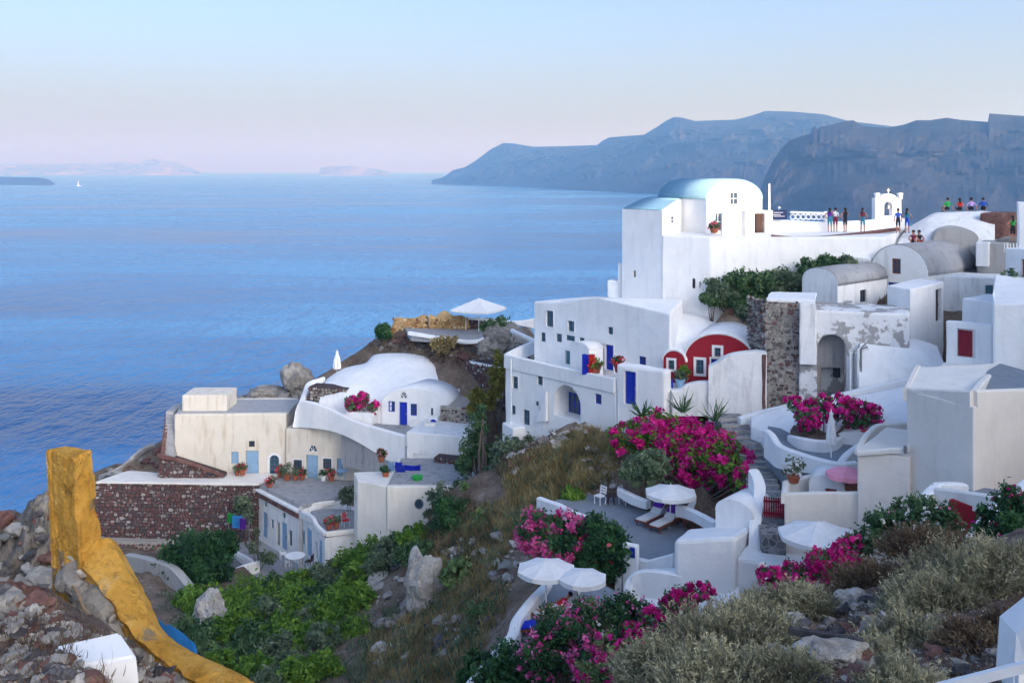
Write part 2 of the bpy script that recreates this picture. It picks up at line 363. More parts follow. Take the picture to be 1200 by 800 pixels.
def tps_fit(P, lam=0.6):
    P = np.array(P); n = len(P); xy = P[:, :2] / 20.0
    d2 = ((xy[:, None] - xy[None]) ** 2).sum(-1)
    K = np.where(d2 > 0, 0.5 * d2 * np.log(d2 + 1e-12), 0) + lam * 0.01 * np.eye(n)
    Q = np.c_[np.ones(n), xy]
    A = np.zeros((n + 3, n + 3)); A[:n, :n] = K; A[:n, n:] = Q; A[n:, :n] = Q.T
    s = np.linalg.solve(A, np.r_[P[:, 2], 0, 0, 0])
    def f(x, y):
        q = np.stack([np.asarray(x), np.asarray(y)], -1) / 20.0
        e2 = ((q[..., None, :] - xy) ** 2).sum(-1)
        k = np.where(e2 > 0, 0.5 * e2 * np.log(e2 + 1e-12), 0)
        return k @ s[:n] + s[n] + q[..., 0] * s[n + 1] + q[..., 1] * s[n + 2]
    return f
tps = tps_fit(TP)
BV_V = []; BV_F = []          # all ground faces, for rays
def add_bvh(v, f):
    b = len(BV_V); BV_V.extend(Vector(p) for p in v); BV_F.extend([tuple(i + b for i in q) for q in f])
# platforms cut into the slope: (corners (px, Y), height, spread)
FLATS = [([(634,54),(706,49.6),(728,46.2),(792,44.6),(842,46.4),(800,51),(770,54.4),(726,55.4),(680,55.6)], -18.15),
         ([(600,40),(612,37.5),(720,37),(734,43),(664,46),(642,45)], Zat(722,41)),
         ([(262,82),(303,84.5),(352,79),(381,75),(372,71.0),(330,71),(300,76)], -31.1),
         ([(898,50.4),(915,48.2),(940,47),(985,45.6),(1006,46.6),(1060,50),(900,53)], Zat(536,47.2)),
         ([(886,44),(922,44),(905,50),(880,55),(838,57),(840,53),(868,48)], Zat(560,49)-2.2),
         ([(880,41),(925,41),(925,45),(880,45)], Zat(622,42.6)), ([(921,41),(1010,40.5),(1015,46),(922,45.5)], Zat(606,43)),
         ([(730,36),(862,34),(960,37.5),(960,44),(886,45),(800,46),(735,45)], -20.2), ([(730,32),(862,31),(862,36),(730,38)], -20.5),
         ([(1000,39),(1070,35),(1220,29),(1230,38),(1140,39),(1010,45)], -16.0), ([(540,36),(600,34),(612,40),(575,40)], -20.5),
         ([(585,70),(722,60.5),(780,58),(800,62),(650,76)], -18.6), ([(776,61),(832,60.6),(900,58),(900,56.5),(786,58.5)], -14.6),
         ([(890,57),(1070,54.5),(1110,53.5),(1106,60),(900,61)], -14.5), ([(415,75),(419,72),(453,70.8),(566,70.8),(566,79),(470,79)], -27.5),
         ([(343,87),(400,82.5),(476,78.8),(548,77),(548,82.5),(447,84),(376,88)], -22.0), ([(200,85),(441,83.6),(441,92),(204,93)], -27.0), ([(110,83),(262,81),(262,84),(303,83.3),(303,87),(112,87)], -31.5)]
FLATS.append(([(472,97),(500,91.5),(545,89.8),(590,90.3),(625,92.5),(622,99),(465,99)], Zat(391,93) + .1))
STEEP = {11, 12, 13, 15, 16, 18}
FLATS = [(np.array([tuple(XY(*c)) for c in p]), z, 3.2 if i in STEEP else 1.1) for i, (p, z) in enumerate(FLATS)]
def poly_dist(P, X, Y):
    n = len(P); inside = np.zeros(X.shape, bool); d = np.full(X.shape, 1e9)
    for i in range(n):
        (x0, y0), (x1, y1) = P[i], P[(i + 1) % n]
        c = ((y0 > Y) != (y1 > Y)) & (X < (x1 - x0) * (Y - y0) / (y1 - y0 + 1e-12) + x0); inside ^= c
        t = np.clip(((X - x0) * (x1 - x0) + (Y - y0) * (y1 - y0)) / ((x1 - x0) ** 2 + (y1 - y0) ** 2), 0, 1)
        d = np.minimum(d, np.hypot(X - x0 - t * (x1 - x0), Y - y0 - t * (y1 - y0)))
    return np.where(inside, 0, d)
def main_terrain():
    dx = 0.55
    xs = np.arange(-78, 86, dx); ys = np.arange(24, 128, dx)
    X, Y = np.meshgrid(xs, ys); Z = tps(X, Y)
    for P, zf, sl in FLATS: Z = np.minimum(Z, zf - .38 + sl * poly_dist(P, X, Y))
    Z = np.where(Y > 72, np.minimum(Z, -4.9), Z)
    v = []; 
    for j in range(len(ys)):
        for i in range(len(xs)):
            x, y, z = X[j, i], Y[j, i], Z[j, i]
            n1 = fract(x * .22, y * .22, 1.3, 5); n2 = mnoise.noise(Vector((x * 1.1, y * 1.1, 4)))
            n3 = abs(mnoise.noise(Vector((x * .45, y * .45, 9))))
            am = 0.45 + min(2.5, max(0, (-z - 28) * .06))
            v.append((x, y, max(SEA - 6, z + am * n1 * 1.1 - n3 * am * .7 + n2 * .16)))
    k = len(xs); f = []
    for j in range(len(ys) - 1):
        for i in range(k - 1):
            a = j * k + i
            if min(v[a][2], v[a + k + 1][2]) < SEA - 5: continue
            f.append((a, a + 1, a + k + 1, a + k))
    o = link('hillside', mesh_pd(v, f, 'hillside', True), M['soil'])
    tag(o, 'brown stony village hillside falling to the sea', kind='structure'); add_bvh(v, f)
    return o
TERR = main_terrain()
def catmull(a, b, c, d, t):
    return 0.5 * ((2 * b) + (c - a) * t + (2 * a - 5 * b + 4 * c - d) * t * t + (3 * b - a - 3 * c + d) * t ** 3)
def patch(name, rows, nu, nv, amp, freq, mat, label, smooth=True, ridge=0.0):
    """ground sheet through a coarse net of world points"""
    rows = [[W(*p) for p in r] for r in rows]
    def samp(L, t):
        n = len(L) - 1; s = min(n - 1e-6, t * n); i = int(s); u = s - i
        g = lambda k: L[max(0, min(n, k))]
        return catmull(g(i - 1), g(i), g(i + 1), g(i + 2), u)
    v = []
    for a in range(nv):
        line = [samp([r[c] for r in rows], a / (nv - 1)) for c in range(len(rows[0]))]
        for b in range(nu):
            p = samp(line, b / (nu - 1))
            n1 = fract(p.x * freq, p.y * freq, p.z * freq, 6) - ridge * abs(mnoise.noise(p * 1.9)) - ridge * .6 * abs(mnoise.noise(p * 4.7))
            v.append((p.x + n1 * amp * .3, p.y - n1 * amp * .4, p.z + n1 * amp))
    f = [(j * nu + i, j * nu + i + 1, (j + 1) * nu + i + 1, (j + 1) * nu + i) for j in range(nv - 1) for i in range(nu - 1)]
    o = link(name, mesh_pd(v, f, name, smooth), mat); tag(o, label, kind='structure'); add_bvh(v, f)
    return o
NEAR = patch('rubble_slope', [
    [(560,1000,31),(680,980,32),(760,900,33),(840,850,34),(920,820,34),(1000,800,34),(1080,780,34),(1160,760,34),(1260,740,34),(1400,700,34)],
    [(640,880,22),(720,815,21),(790,765,21.5),(860,722,23),(940,704,24.5),(1020,682,25.5),(1090,660,26),(1160,640,26),(1260,615,26),(1400,590,26)],
    [(640,950,15),(720,880,15),(800,828,15.5),(880,790,16.5),(960,760,17.5),(1040,735,18),(1110,715,18.5),(1180,705,18.5),(1280,690,18.5),(1400,670,18)],
    [(640,1100,9.5),(720,1010,10),(800,930,10.5),(880,880,11),(960,850,11.3),(1040,830,11.5),(1110,815,11.5),(1180,800,11.5),(1280,790,11.5),(1400,780,11)],
    [(640,1500,5),(720,1450,5),(800,1350,5),(880,1300,5),(960,1250,5),(1040,1220,5),(1110,1200,5),(1180,1200,5),(1280,1200,5),(1400,1200,5)],
], 150, 120, 0.28, 0.9, M['soil_near'], 'stony rubble slope of the near hillside')
NEARL = patch('rubble_bank', [
    [(-260,1050,22),(-160,1000,22),(-60,960,22),(40,950,21),(140,960,20),(240,1000,19),(340,1050,18)],
    [(-260,660,15.5),(-160,680,15.5),(-60,700,15),(40,708,13.8),(104,744,13.2),(180,806,12.8),(300,900,12)],
    [(-260,760,11),(-160,765,11),(-60,770,10.6),(40,775,10.2),(112,794,10),(196,836,9.8),(320,930,9.6)],
    [(-260,960,7),(-160,960,7),(-60,960,7),(40,960,7),(120,970,7),(210,1000,7),(320,1100,7)],
], 130, 90, 0.20, 1.3, M['soil_near'], 'stony rubble bank beside the yellow pillar')
OUTC = patch('rock_outcrop', [
    [(-220,900,34),(-120,880,34),(-40,860,34),(10,850,33),(50,860,33),(90,900,33),(140,950,32)],
    [(-220,640,27),(-120,625,27),(-40,617,27),(12,608,26.5),(46,593,26),(78,600,26),(150,700,25.5)],
    [(-220,720,23),(-120,700,23),(-40,690,23),(12,680,23),(50,670,23),(90,690,23),(150,780,23)],
    [(-220,900,20),(-120,880,20),(-40,860,20),(12,850,20),(50,850,20),(90,860,20),(150,900,20)],
], 230, 170, 0.5, 0.7, M['rock_near'], 'grey rock outcrop above the sea behind the yellow pillar', ridge=1.3)
GROUND = BVHTree.FromPolygons(BV_V, BV_F)
def hit(px, py):
    """ground point seen at photograph direction (px,py)"""
    d = Vector(((px - 600) / F, 1, (HY - py) / F)).normalized()
    r = GROUND.ray_cast(Vector((0, 0, 0)), d, 400)
    return r[0]
def ground_z(x, y, top=40):
    r = GROUND.ray_cast(Vector((x, y, top)), Vector((0, 0, -1)), 400)
    return r[0].z if r[0] is not None else -30

# unseen ridge behind the camera, crest and gaps shaped to shade the slope
def back_ridge():
    D = 22.0; tn = math.tan(R(SUN_EL)); hx, hy = SUN_H; pxv = Vector((0.8, 0.6))
    prof = [(-140, 1), (-20, 3.6), (0, 4.6), (30, 5.6), (36, 9), (42, 14), (44.5, 20), (51.0, 20), (52.2, 13), (53.0, 10.1), (58.8, 10.1), (59.8, 18), (64.2, 18), (65.2, 10.1), (69, 10.1), (70.5, 18), (90, 17), (120, 7), (160, 2)]
    v = []; f = []; cols = 201; rows = 15
    for i in range(cols):
        s = -140 + 300 * i / (cols - 1)
        h = interp(prof, s)
        for j in range(rows):
            t = j / (rows - 1) * 2 - 1          # across the ridge
            dd = D + (t * 16 if t < 0 else t * 60)
            z = h - (abs(t) ** 1.5) * (h + 7)
            p = SUN_H * dd + pxv * s
            z += 0.35 * fract(p.x * .2, p.y * .2, 0, 4) * (abs(t) > .05)
            v.append((p.x, p.y, z))
    for i in range(cols - 1):
        for j in range(rows - 1): f.append((i * rows + j, (i + 1) * rows + j, (i + 1) * rows + j + 1, i * rows + j + 1))
    o = link('shade_ridge', mesh_pd(v, f, 'shade_ridge', True), M['soil']); tag(o, 'unseen ridge behind the viewer, shaped to shade the village', kind='structure')
back_ridge()

# ------------------------------------------------------------------ building helpers
def thing(name, label, cat, loc, group=None):
    o = empty(name, loc); tag(o, label, cat, group); return o
def part(name, me, mat, parent, world=True):
    """child whose mesh is in world metres"""
    o = link(name, me, mat, parent)
    if world:
        b = parent
        while b.parent is not None: b = b.parent
        o.location = -b.location if parent.parent is None else (0, 0, 0)
    return o
def Yz(py, z): return -z * F / (py - HY)
def prism_bm(pts, z0, z1, bev=0.1, segs=2, top=None):
    """upright prism over a footprint; top: optional list of heights per corner"""
    bm = bmesh.new()
    area = sum(pts[i][0] * pts[(i + 1) % len(pts)][1] - pts[(i + 1) % len(pts)][0] * pts[i][1] for i in range(len(pts)))
    if area < 0: pts = pts[::-1]; top = top[::-1] if top else None
    lo = [bm.verts.new((p[0], p[1], z0)) for p in pts]
    hi = [bm.verts.new((p[0], p[1], top[i] if top else z1)) for i, p in enumerate(pts)]
    n = len(pts)
    bm.faces.new(lo[::-1]); bm.faces.new(hi)
    for i in range(n): bm.faces.new((lo[i], lo[(i + 1) % n], hi[(i + 1) % n], hi[i]))
    if bev > 0:
        es = [e for e in bm.edges if not (e.verts[0].co.z == z0 and e.verts[1].co.z == z0)]
        bmesh.ops.bevel(bm, geom=es, offset=bev, segments=segs, affect='EDGES', profile=0.5)
    # hand-built masonry: long edges wander a little
    long = [e for e in bm.edges if e.calc_length() > 1.4]
    for e in long[:]:
        pass
    if long and bev > 0: bmesh.ops.subdivide_edges(bm, edges=long, cuts=4, use_grid_fill=False)
    for v in bm.verts:
        if bev > 0: v.co += Vector((mnoise.noise(v.co * .8), mnoise.noise(v.co * .8 + Vector((9, 0, 0))), mnoise.noise(v.co * .9 + Vector((0, 9, 0))))) * .045
    return bm
class Face:
    """upright plane through two ground points, left to right as seen from outside"""
    def __init__(s, A, B):
        s.A = Vector(A[:2]); s.B = Vector(B[:2]); s.L = (s.B - s.A).length; s.d = (s.B - s.A) / s.L
        s.n = Vector((s.d.y, -s.d.x))              # outward when A is left, B is right
    def at(s, px, py):
        k = (px - 600) / F; dy = s.B - s.A
        # A.x + u d.x = k (A.y + u d.y)
        u = (k * s.A.y - s.A.x) / (s.d.x - k * s.d.y)
        Y = s.A.y + u * s.d.y
        return u, Zat(py, Y)
    def p(s, u, z, off=0.0):
        q = s.A + s.d * u + s.n * off
        return Vector((q.x, q.y, z))
def outline(kind, u0, z0, u1, z1):
    if kind == 'arch':
        r = (u1 - u0) / 2; cz = z1 - min(r, (z1 - z0) * .6); ry = z1 - cz
        pts = [(u0, z0), (u1, z0)]
        for i in range(11):
            a = math.pi * i / 10
            pts.append((u0 + r + r * math.cos(a), cz + ry * math.sin(a)))
        return pts
    if kind == 'half':
        r = (u1 - u0) / 2; return [(u0 + r + r * math.cos(math.pi * i / 12), z0 + (z1 - z0) * math.sin(math.pi * i / 12)) for i in range(13)]
    if kind == 'round':
        r = (u1 - u0) / 2; ry = (z1 - z0) / 2
        return [(u0 + r + r * math.cos(2 * math.pi * i / 20), z0 + ry + ry * math.sin(2 * math.pi * i / 20)) for i in range(20)]
    return [(u0, z0), (u1, z0), (u1, z1), (u0, z1)]
def ext_bm(bm, face, pts, o0, o1):
    """extrude an outline of the face from offset o0 to o1 along its normal"""
    a = [bm.verts.new(face.p(u, z, o0)) for u, z in pts]; b = [bm.verts.new(face.p(u, z, o1)) for u, z in pts]
    n = len(pts); bm.faces.new(a); bm.faces.new(b[::-1])
    for i in range(n): bm.faces.new((a[i], b[i], b[(i + 1) % n], a[(i + 1) % n]))
def ring_bm(bm, face, outer, inner, o0, o1):
    n = len(outer)
    A = [bm.verts.new(face.p(u, z, o1)) for u, z in outer]; B = [bm.verts.new(face.p(u, z, o1)) for u, z in inner]
    C = [bm.verts.new(face.p(u, z, o0)) for u, z in outer]; D = [bm.verts.new(face.p(u, z, o0)) for u, z in inner]
    for i in range(n):
        j = (i + 1) % n
        bm.faces.new((A[i], A[j], B[j], B[i])); bm.faces.new((A[i], C[i], C[j], A[j])); bm.faces.new((B[i], B[j], D[j], D[i])); bm.faces.new((C[i], D[i], D[j], C[j]))
def fix(bm): bmesh.ops.recalc_face_normals(bm, faces=bm.faces); return bm
def shrink(pts, k):
    cu = (min(p[0] for p in pts) + max(p[0] for p in pts)) / 2; cz = (min(p[1] for p in pts) + max(p[1] for p in pts)) / 2
    w = max(p[0] for p in pts) - min(p[0] for p in pts); h = max(p[1] for p in pts) - min(p[1] for p in pts)
    return [(cu + (u - cu) * (1 - 2 * k / w), cz + (z - cz) * (1 - 2 * k / h)) for u, z in pts]
def boolean(me, cutters):
    a = bpy.data.objects.new('tmp_a', me); COL.objects.link(a)
    c = bpy.data.objects.new('tmp_c', cutters); COL.objects.link(c)
    md = a.modifiers.new('b', 'BOOLEAN'); md.operation = 'DIFFERENCE'; md.object = c; md.solver = 'EXACT'; md.use_self = True
    dg = bpy.context.evaluated_depsgraph_get()
    out = bpy.data.meshes.new_from_object(a.evaluated_get(dg))
    bpy.data.objects.remove(a); bpy.data.objects.remove(c)
    return out
DOORS = {'door_blue': 'blue_paint', 'door_pale': 'pale_blue_paint', 'door_teal': 'teal_paint', 'door_red': 'red_paint', 'door_dark': 'dark_wood', 'door_white': 'white_paint'}
def fill_opening(root, face, shape, u0, z0, u1, z1, kind, depth, trim, frame_mat):
    pts = outline(shape, u0, z0, u1, z1); w = u1 - u0; h = z1 - z0
    if kind == 'niche': return
    if kind in DOORS:
        bm = bmesh.new(); leafs = shrink(pts, 0.03); 
        ext_bm(bm, face, leafs, -depth + .03, -depth + .08)
        k = max(2, int(w / .22))
        for i in range(k):         # planks stand proud of the leaf
            a = u0 + .05 + (w - .1) * i / k; b = u0 + .05 + (w - .1) * (i + 1) / k - .025
            zt = z1 - (.06 if shape == 'rect' else h * .3)
            ext_bm(bm, face, [(a, z0 + .05), (b, z0 + .05), (b, zt), (a, zt)], -depth + .08, -depth + .10)
        d = part('door', mesh_of(fix(bm), 'door'), M[DOORS[kind]], root)
        bm = bmesh.new(); hu = u1 - .16
        ext_bm(bm, face, [(hu, z0 + h * .46), (hu + .05, z0 + h * .46), (hu + .05, z0 + h * .54), (hu, z0 + h * .54)], -depth + .10, -depth + .15)
        part('handle', mesh_of(fix(bm), 'handle'), M['metal_grey'], d)
    elif kind == 'shutter':
        bm = bmesh.new(); ext_bm(bm, face, shrink(pts, .02), -depth + .02, -depth + .06)
        k = max(3, int(h / .12))
        for sx in (0, 1):
            for i in range(k):
                a = u0 + w * (.06 + .48 * sx); b = a + w * .40; zb = z0 + h * (.06 + .88 * i / k)
                ext_bm(bm, face, [(a, zb), (b, zb), (b, zb + h * .60 / k), (a, zb + h * .60 / k)], -depth + .06, -depth + .085)
        part('shutter', mesh_of(fix(bm), 'shutter'), frame_mat or M['pale_blue_paint'], root)
        return
    else:
        bm = bmesh.new(); ext_bm(bm, face, shrink(pts, .01), -depth + .02, -depth + .05)
        d = part('window', mesh_of(fix(bm), 'window'), M['dark_pane'], root)
        bm = bmesh.new(); fw = min(.07, w * .12)
        ring_bm(bm, face, shrink(pts, .004), shrink(pts, fw), -depth + .05, -depth + .11)
        um = (u0 + u1) / 2
        if shape in ('half', 'round'):
            cu, cz = um, z0 if shape == 'half' else (z0 + z1) / 2
            for ang in ((45, 90, 135) if shape == 'half' else ()):
                a = R(ang); du, dz = math.cos(a), math.sin(a); q = .02
                r = (w / 2 - .04) ; rz = h - .04
                ext_bm(bm, face, [(cu - q * dz, cz + q * du), (cu + q * dz, cz - q * du), (cu + du * r + q * dz, cz + dz * rz - q * du), (cu + du * r - q * dz, cz + dz * rz + q * du)], -depth + .05, -depth + .10)
        else:
            zt = z1 - fw if shape == 'rect' else z1 - .02 - w * .0
            ext_bm(bm, face, [(um - .02, z0 + fw), (um + .02, z0 + fw), (um + .02, zt), (um - .02, zt)], -depth + .05, -depth + .09)
            nb = 1 if h < 1.5 else 3
            for i in range(nb):
                zz = z0 + h * (i + 1) / (nb + 1)
                ext_bm(bm, face, [(u0 + fw, zz - .02), (u1 - fw, zz - .02), (u1 - fw, zz + .02), (u0 + fw, zz + .02)], -depth + .05, -depth + .088)
        part('frame', mesh_of(fix(bm), 'frame'), frame_mat or M['teal_paint'], d)
    if trim:
        bm = bmesh.new(); tw = trim if isinstance(trim, float) else .12
        ring_bm(bm, face, shrink(pts, -tw), shrink(pts, -.005), -.02, .035)
        part('surround', mesh_of(fix(bm), 'surround'), M['white_paint'], d)
def openings(root, me, faces, ops):
    """cut every opening into the wall mesh, then set its door or window in the reveal.
    op: (face index, px0, py0, px1, py1, kind, {opts})"""
    if not ops: return me
    bm = bmesh.new(); todo = []
    for op in ops:
        fi, a, b, c, d, kind = op[:6]; o = op[6] if len(op) > 6 else {}
        fc = faces[fi]; mid = (b + d) / 2
        u0, _ = fc.at(a, mid); u1, _ = fc.at(c, mid); _, zt = fc.at((a + c) / 2, b); _, zb = fc.at((a + c) / 2, d)
        u0, u1 = min(u0, u1), max(u0, u1)
        shape = o.get('shape', 'rect'); dep = o.get('depth', .22)
        ext_bm(bm, fc, outline(shape, u0, zb, u1, zt), .6, -dep)
        todo.append((fc, shape, u0, zb, u1, zt, kind, dep, o.get('trim'), M[o['frame']] if 'frame' in o else None))
    fix(bm); cut = mesh_of(bm, 'cut')
    out = boolean(me, cut)
    for t in todo: fill_opening(root, *t)
    return out
def block(root, fp, z0, z1, mat, ops=(), bev=.12, name='wall', top=None):
    """fp: world xy corners, listed so that consecutive corners run left to right on the visible faces"""
    pts = [Vector(p[:2]) for p in fp]
    me = mesh_of(prism_bm([tuple(p) for p in pts], z0, z1, bev, 2, top), name)
    faces = [Face(pts[i], pts[(i + 1) % len(pts)]) for i in range(len(pts))]
    me = openings(root, me, faces, ops)
    return part(name, me, M[mat] if isinstance(mat, str) else mat, root)
def vault(root, A, B, back, z0, zs, rise, mat, roof_mat, ops=(), bev=.05, over=.06, power=1.0):
    """barrel-vaulted house: facade A-B (left to right), body runs along vector back"""
    A = Vector(A[:2]); B = Vector(B[:2]); back = Vector(back[:2]); fc = Face(A, B); L = fc.L
    N = 20
    def prof(grow):
        p = [(-0.0, z0), (L, z0)]
        for i in range(N + 1):
            a = math.pi * i / N
            p.append((L / 2 + (L / 2 + grow) * math.cos(a), zs + (rise + grow) * math.sin(a) ** power))
        return p
    bm = bmesh.new(); p = prof(0)
    a = [bm.verts.new((*(A + fc.d * u), z)) for u, z in p]; b = [bm.verts.new((*(A + fc.d * u + back), z)) for u, z in p]
    n = len(p); bm.faces.new(a[::-1]); bm.faces.new(b)
    for i in range(n): bm.faces.new((a[i], a[(i + 1) % n], b[(i + 1) % n], b[i]))
    fix(bm)
    me = mesh_of(bm, 'wall')
    corners = [A, B, B + back, A + back]; faces = [Face(corners[i], corners[(i + 1) % 4]) for i in range(4)]
    me = openings(root, me, faces, ops)
    part('wall', me, M[mat], root)
    # roof shell
    bm = bmesh.new(); bd = back.normalized(); q0 = A + bd * (.02); q1 = A + back + bd * .04
    inner = [(L / 2 + (L / 2 + .005) * math.cos(math.pi * i / N), zs + (rise + .005) * math.sin(math.pi * i / N) ** power) for i in range(N + 1)]
    outer = [(L / 2 + (L / 2 + over) * math.cos(math.pi * i / N), zs + (rise + over) * math.sin(math.pi * i / N) ** power) for i in range(N + 1)]
    rings = []
    for q in (q0, q1):
        rings.append([bm.verts.new((*(q + fc.d * u), z)) for u, z in inner]); rings.append([bm.verts.new((*(q + fc.d * u), z)) for u, z in outer])
    for i in range(N):
        bm.faces.new((rings[1][i], rings[1][i + 1], rings[3][i + 1], rings[3][i]))
        bm.faces.new((rings[0][i], rings[2][i], rings[2][i + 1], rings[0][i + 1]))
        bm.faces.new((rings[0][i], rings[0][i + 1], rings[1][i + 1], rings[1][i])); bm.faces.new((rings[2][i], rings[3][i], rings[3][i + 1], rings[2][i + 1]))
    for e in (0, N): bm.faces.new((rings[0][e], rings[1][e], rings[3][e], rings[2][e]))
    fix(bm); me = mesh_of(bm, 'roof', True)
    part('roof', me, M[roof_mat], root)
    return faces
def smooth_line(pts, n):
    out = []
    m = len(pts) - 1
    for i in range(m):
        g = lambda k: np.array(pts[max(0, min(m, k))], float)
        for j in range(n):
            out.append(catmull(g(i - 1), g(i), g(i + 1), g(i + 2), j / n))
    out.append(np.array(pts[-1], float)); return out
def ribbon(parent, pts, thick, mat, name='wall', n=4, zbot=None, rnd=.06, jitter=.02, smooth=True):
    """free-standing wall along a line: pts (px, py_top, Y [, py_bottom]); thickness to both sides, rounded coping"""
    P = []
    for q in pts:
        a = W(q[0], q[1], q[2]); zb = Zat(q[3], q[2]) if len(q) > 3 else (zbot if zbot is not None else a.z - 3)
        P.append((a.x, a.y, a.z, zb))
    L = smooth_line(P, n) if n > 1 else [np.array(p, float) for p in P]
    v = []; f = []; k = 8
    for i, p in enumerate(L):
        t = (L[min(i + 1, len(L) - 1)] - L[max(i - 1, 0)])[:2]; t = t / (np.linalg.norm(t) + 1e-9); nn = np.array([-t[1], t[0]]) * thick / 2
        zt = p[2] + jitter * mnoise.noise(Vector((p[0], p[1], p[2] * 2)))
        for s, z in ((-1, p[3]), (-1, (p[3] + zt) / 2), (-1, zt - rnd), (-.55, zt), (.55, zt), (1, zt - rnd), (1, (p[3] + zt) / 2), (1, p[3])):
            v.append((p[0] + nn[0] * s, p[1] + nn[1] * s, z))
    for i in range(len(L) - 1):
        for j in range(k - 1): f.append((i * k + j, (i + 1) * k + j, (i + 1) * k + j + 1, i * k + j + 1))
    f.append(tuple(range(k))); f.append(tuple(range((len(L) - 1) * k, len(L) * k))[::-1])
    me = mesh_pd(v, f, name)
    if parent is None: return link(name, me, M[mat])
    return part(name, me, M[mat], parent)
def slab(root, fp, z, thick, mat, name='floor', bev=0.0):
    me = mesh_of(prism_bm([tuple(p[:2]) for p in fp], z - thick, z, bev), name)
    return part(name, me, M[mat], root)
def bar_bm(bm, p, q, r, sides=6, r2=None):
    p = Vector(p); q = Vector(q); d = (q - p); 
    if d.length < 1e-6: return
    m = d.to_track_quat('Z', 'Y').to_matrix(); r2 = r if r2 is None else r2
    a = []; b = []
    for i in range(sides):
        t = 2 * math.pi * i / sides + math.pi / sides; c = Vector((math.cos(t), math.sin(t), 0))
        a.append(bm.verts.new(p + m @ (c * r))); b.append(bm.verts.new(q + m @ (c * r2)))
    bm.faces.new(a[::-1]); bm.faces.new(b)
    for i in range(sides): bm.faces.new((a[i], a[(i + 1) % sides], b[(i + 1) % sides], b[i]))
def box_bm(bm, c, s, rz=0, bev=0):
    m = Matrix.Translation(Vector(c)) @ Matrix.Rotation(rz, 4, 'Z') @ Matrix.Diagonal((*s, 1))
    return bmesh.ops.create_cube(bm, size=1, matrix=m)['verts']
def stones_mesh(face, outline_fn, u0, u1, z0, z1, size, proud=.08, seed=1, depth=0.0):
    """rubble masonry: small uneven blocks standing proud of the bedding mortar, laid in wavy courses on a face"""
    rnd = random.Random(seed); v = []; f = []
    z = z0
    while z < z1:
        ch = size * rnd.uniform(.45, 1.0); u = u0 - rnd.uniform(0, size)
        while u < u1:
            w = size * rnd.choice((rnd.uniform(.4, .8), rnd.uniform(.8, 1.7)))
            cz = z + ch / 2 + rnd.uniform(-.15, .15) * size; cu = u + w / 2
            if outline_fn(cu, cz):
                o = proud * rnd.uniform(.1, 1.2); b = len(v); k = rnd.choice((5, 6, 7)); a0 = rnd.uniform(0, 6.28); rr = [rnd.uniform(.40, .60) for _ in range(k)]; tl = rnd.uniform(-.5, .5)
                for s, off in ((1.0, -.05), (.72, o)):
                    for i in range(k):
                        a = a0 + 6.283 * i / k; du = rr[i] * math.cos(a) * w * s; dz = rr[i] * math.sin(a) * ch * 1.1 * s
                        v.append(face.p(cu + du + dz * tl * .4, cz + dz - du * tl * .3, off + depth + (rnd.uniform(-.03, .03) if off > 0 else 0)))
                f += [tuple(b + k + i for i in range(k))] + [(b + i, b + (i + 1) % k, b + k + (i + 1) % k, b + k + i) for i in range(k)]
            u += w
        z += ch
    return v, f
def mat_masonry(name, cols):
    m, n, l, b, o = new_mat(name)
    g = n.new('ShaderNodeNewGeometry'); c = ramp(n, l, g.outputs['Random Per Island'], [(i / len(cols), cols[i]) for i in range(len(cols))], 'CONSTANT')
    f = noise_n(n, l, coord(n, l, 'World'), 9, 4); c2 = ramp(n, l, f, [(.3, (.7,) * 3), (.7, (1.15,) * 3)])
    l.new(mixc(n, l, 1.0, c, c2, 'MULTIPLY'), b.inputs['Base Color']); b.inputs['Roughness'].default_value = .95
    return m
mat_masonry('stones_red', [(.15,.075,.07), (.09,.075,.08), (.22,.12,.11), (.18,.085,.08), (.30,.27,.26), (.11,.065,.065), (.20,.17,.165), (.40,.37,.35), (.16,.07,.065), (.13,.11,.11)])
mat_masonry('stones_grey', [(.30,.27,.24), (.16,.13,.12), (.38,.35,.31), (.22,.19,.17), (.10,.075,.07), (.33,.30,.26), (.20,.10,.09), (.42,.39,.35)])
mat_plain('mortar_dark', (.07, .05, .05), .95, .3, 4); mat_plain('mortar_pale', (.36, .33, .29), .95, .2, 4)
def stone_face(root, A, B, z0, z1, size, style, seed=1, inside=None, ztop=None):
    fc = Face(A, B)
    fn = (lambda u, z: z < (ztop(u) if ztop else 1e9) and 0 < u < fc.L) if inside is None else inside
    v, f = stones_mesh(fc, fn, 0, fc.L, z0, z1, size, .10, seed)
    o = part('stonework', mesh_pd(v, f, 'stonework'), M[style], root); o['kind'] = 'stuff'
    return o
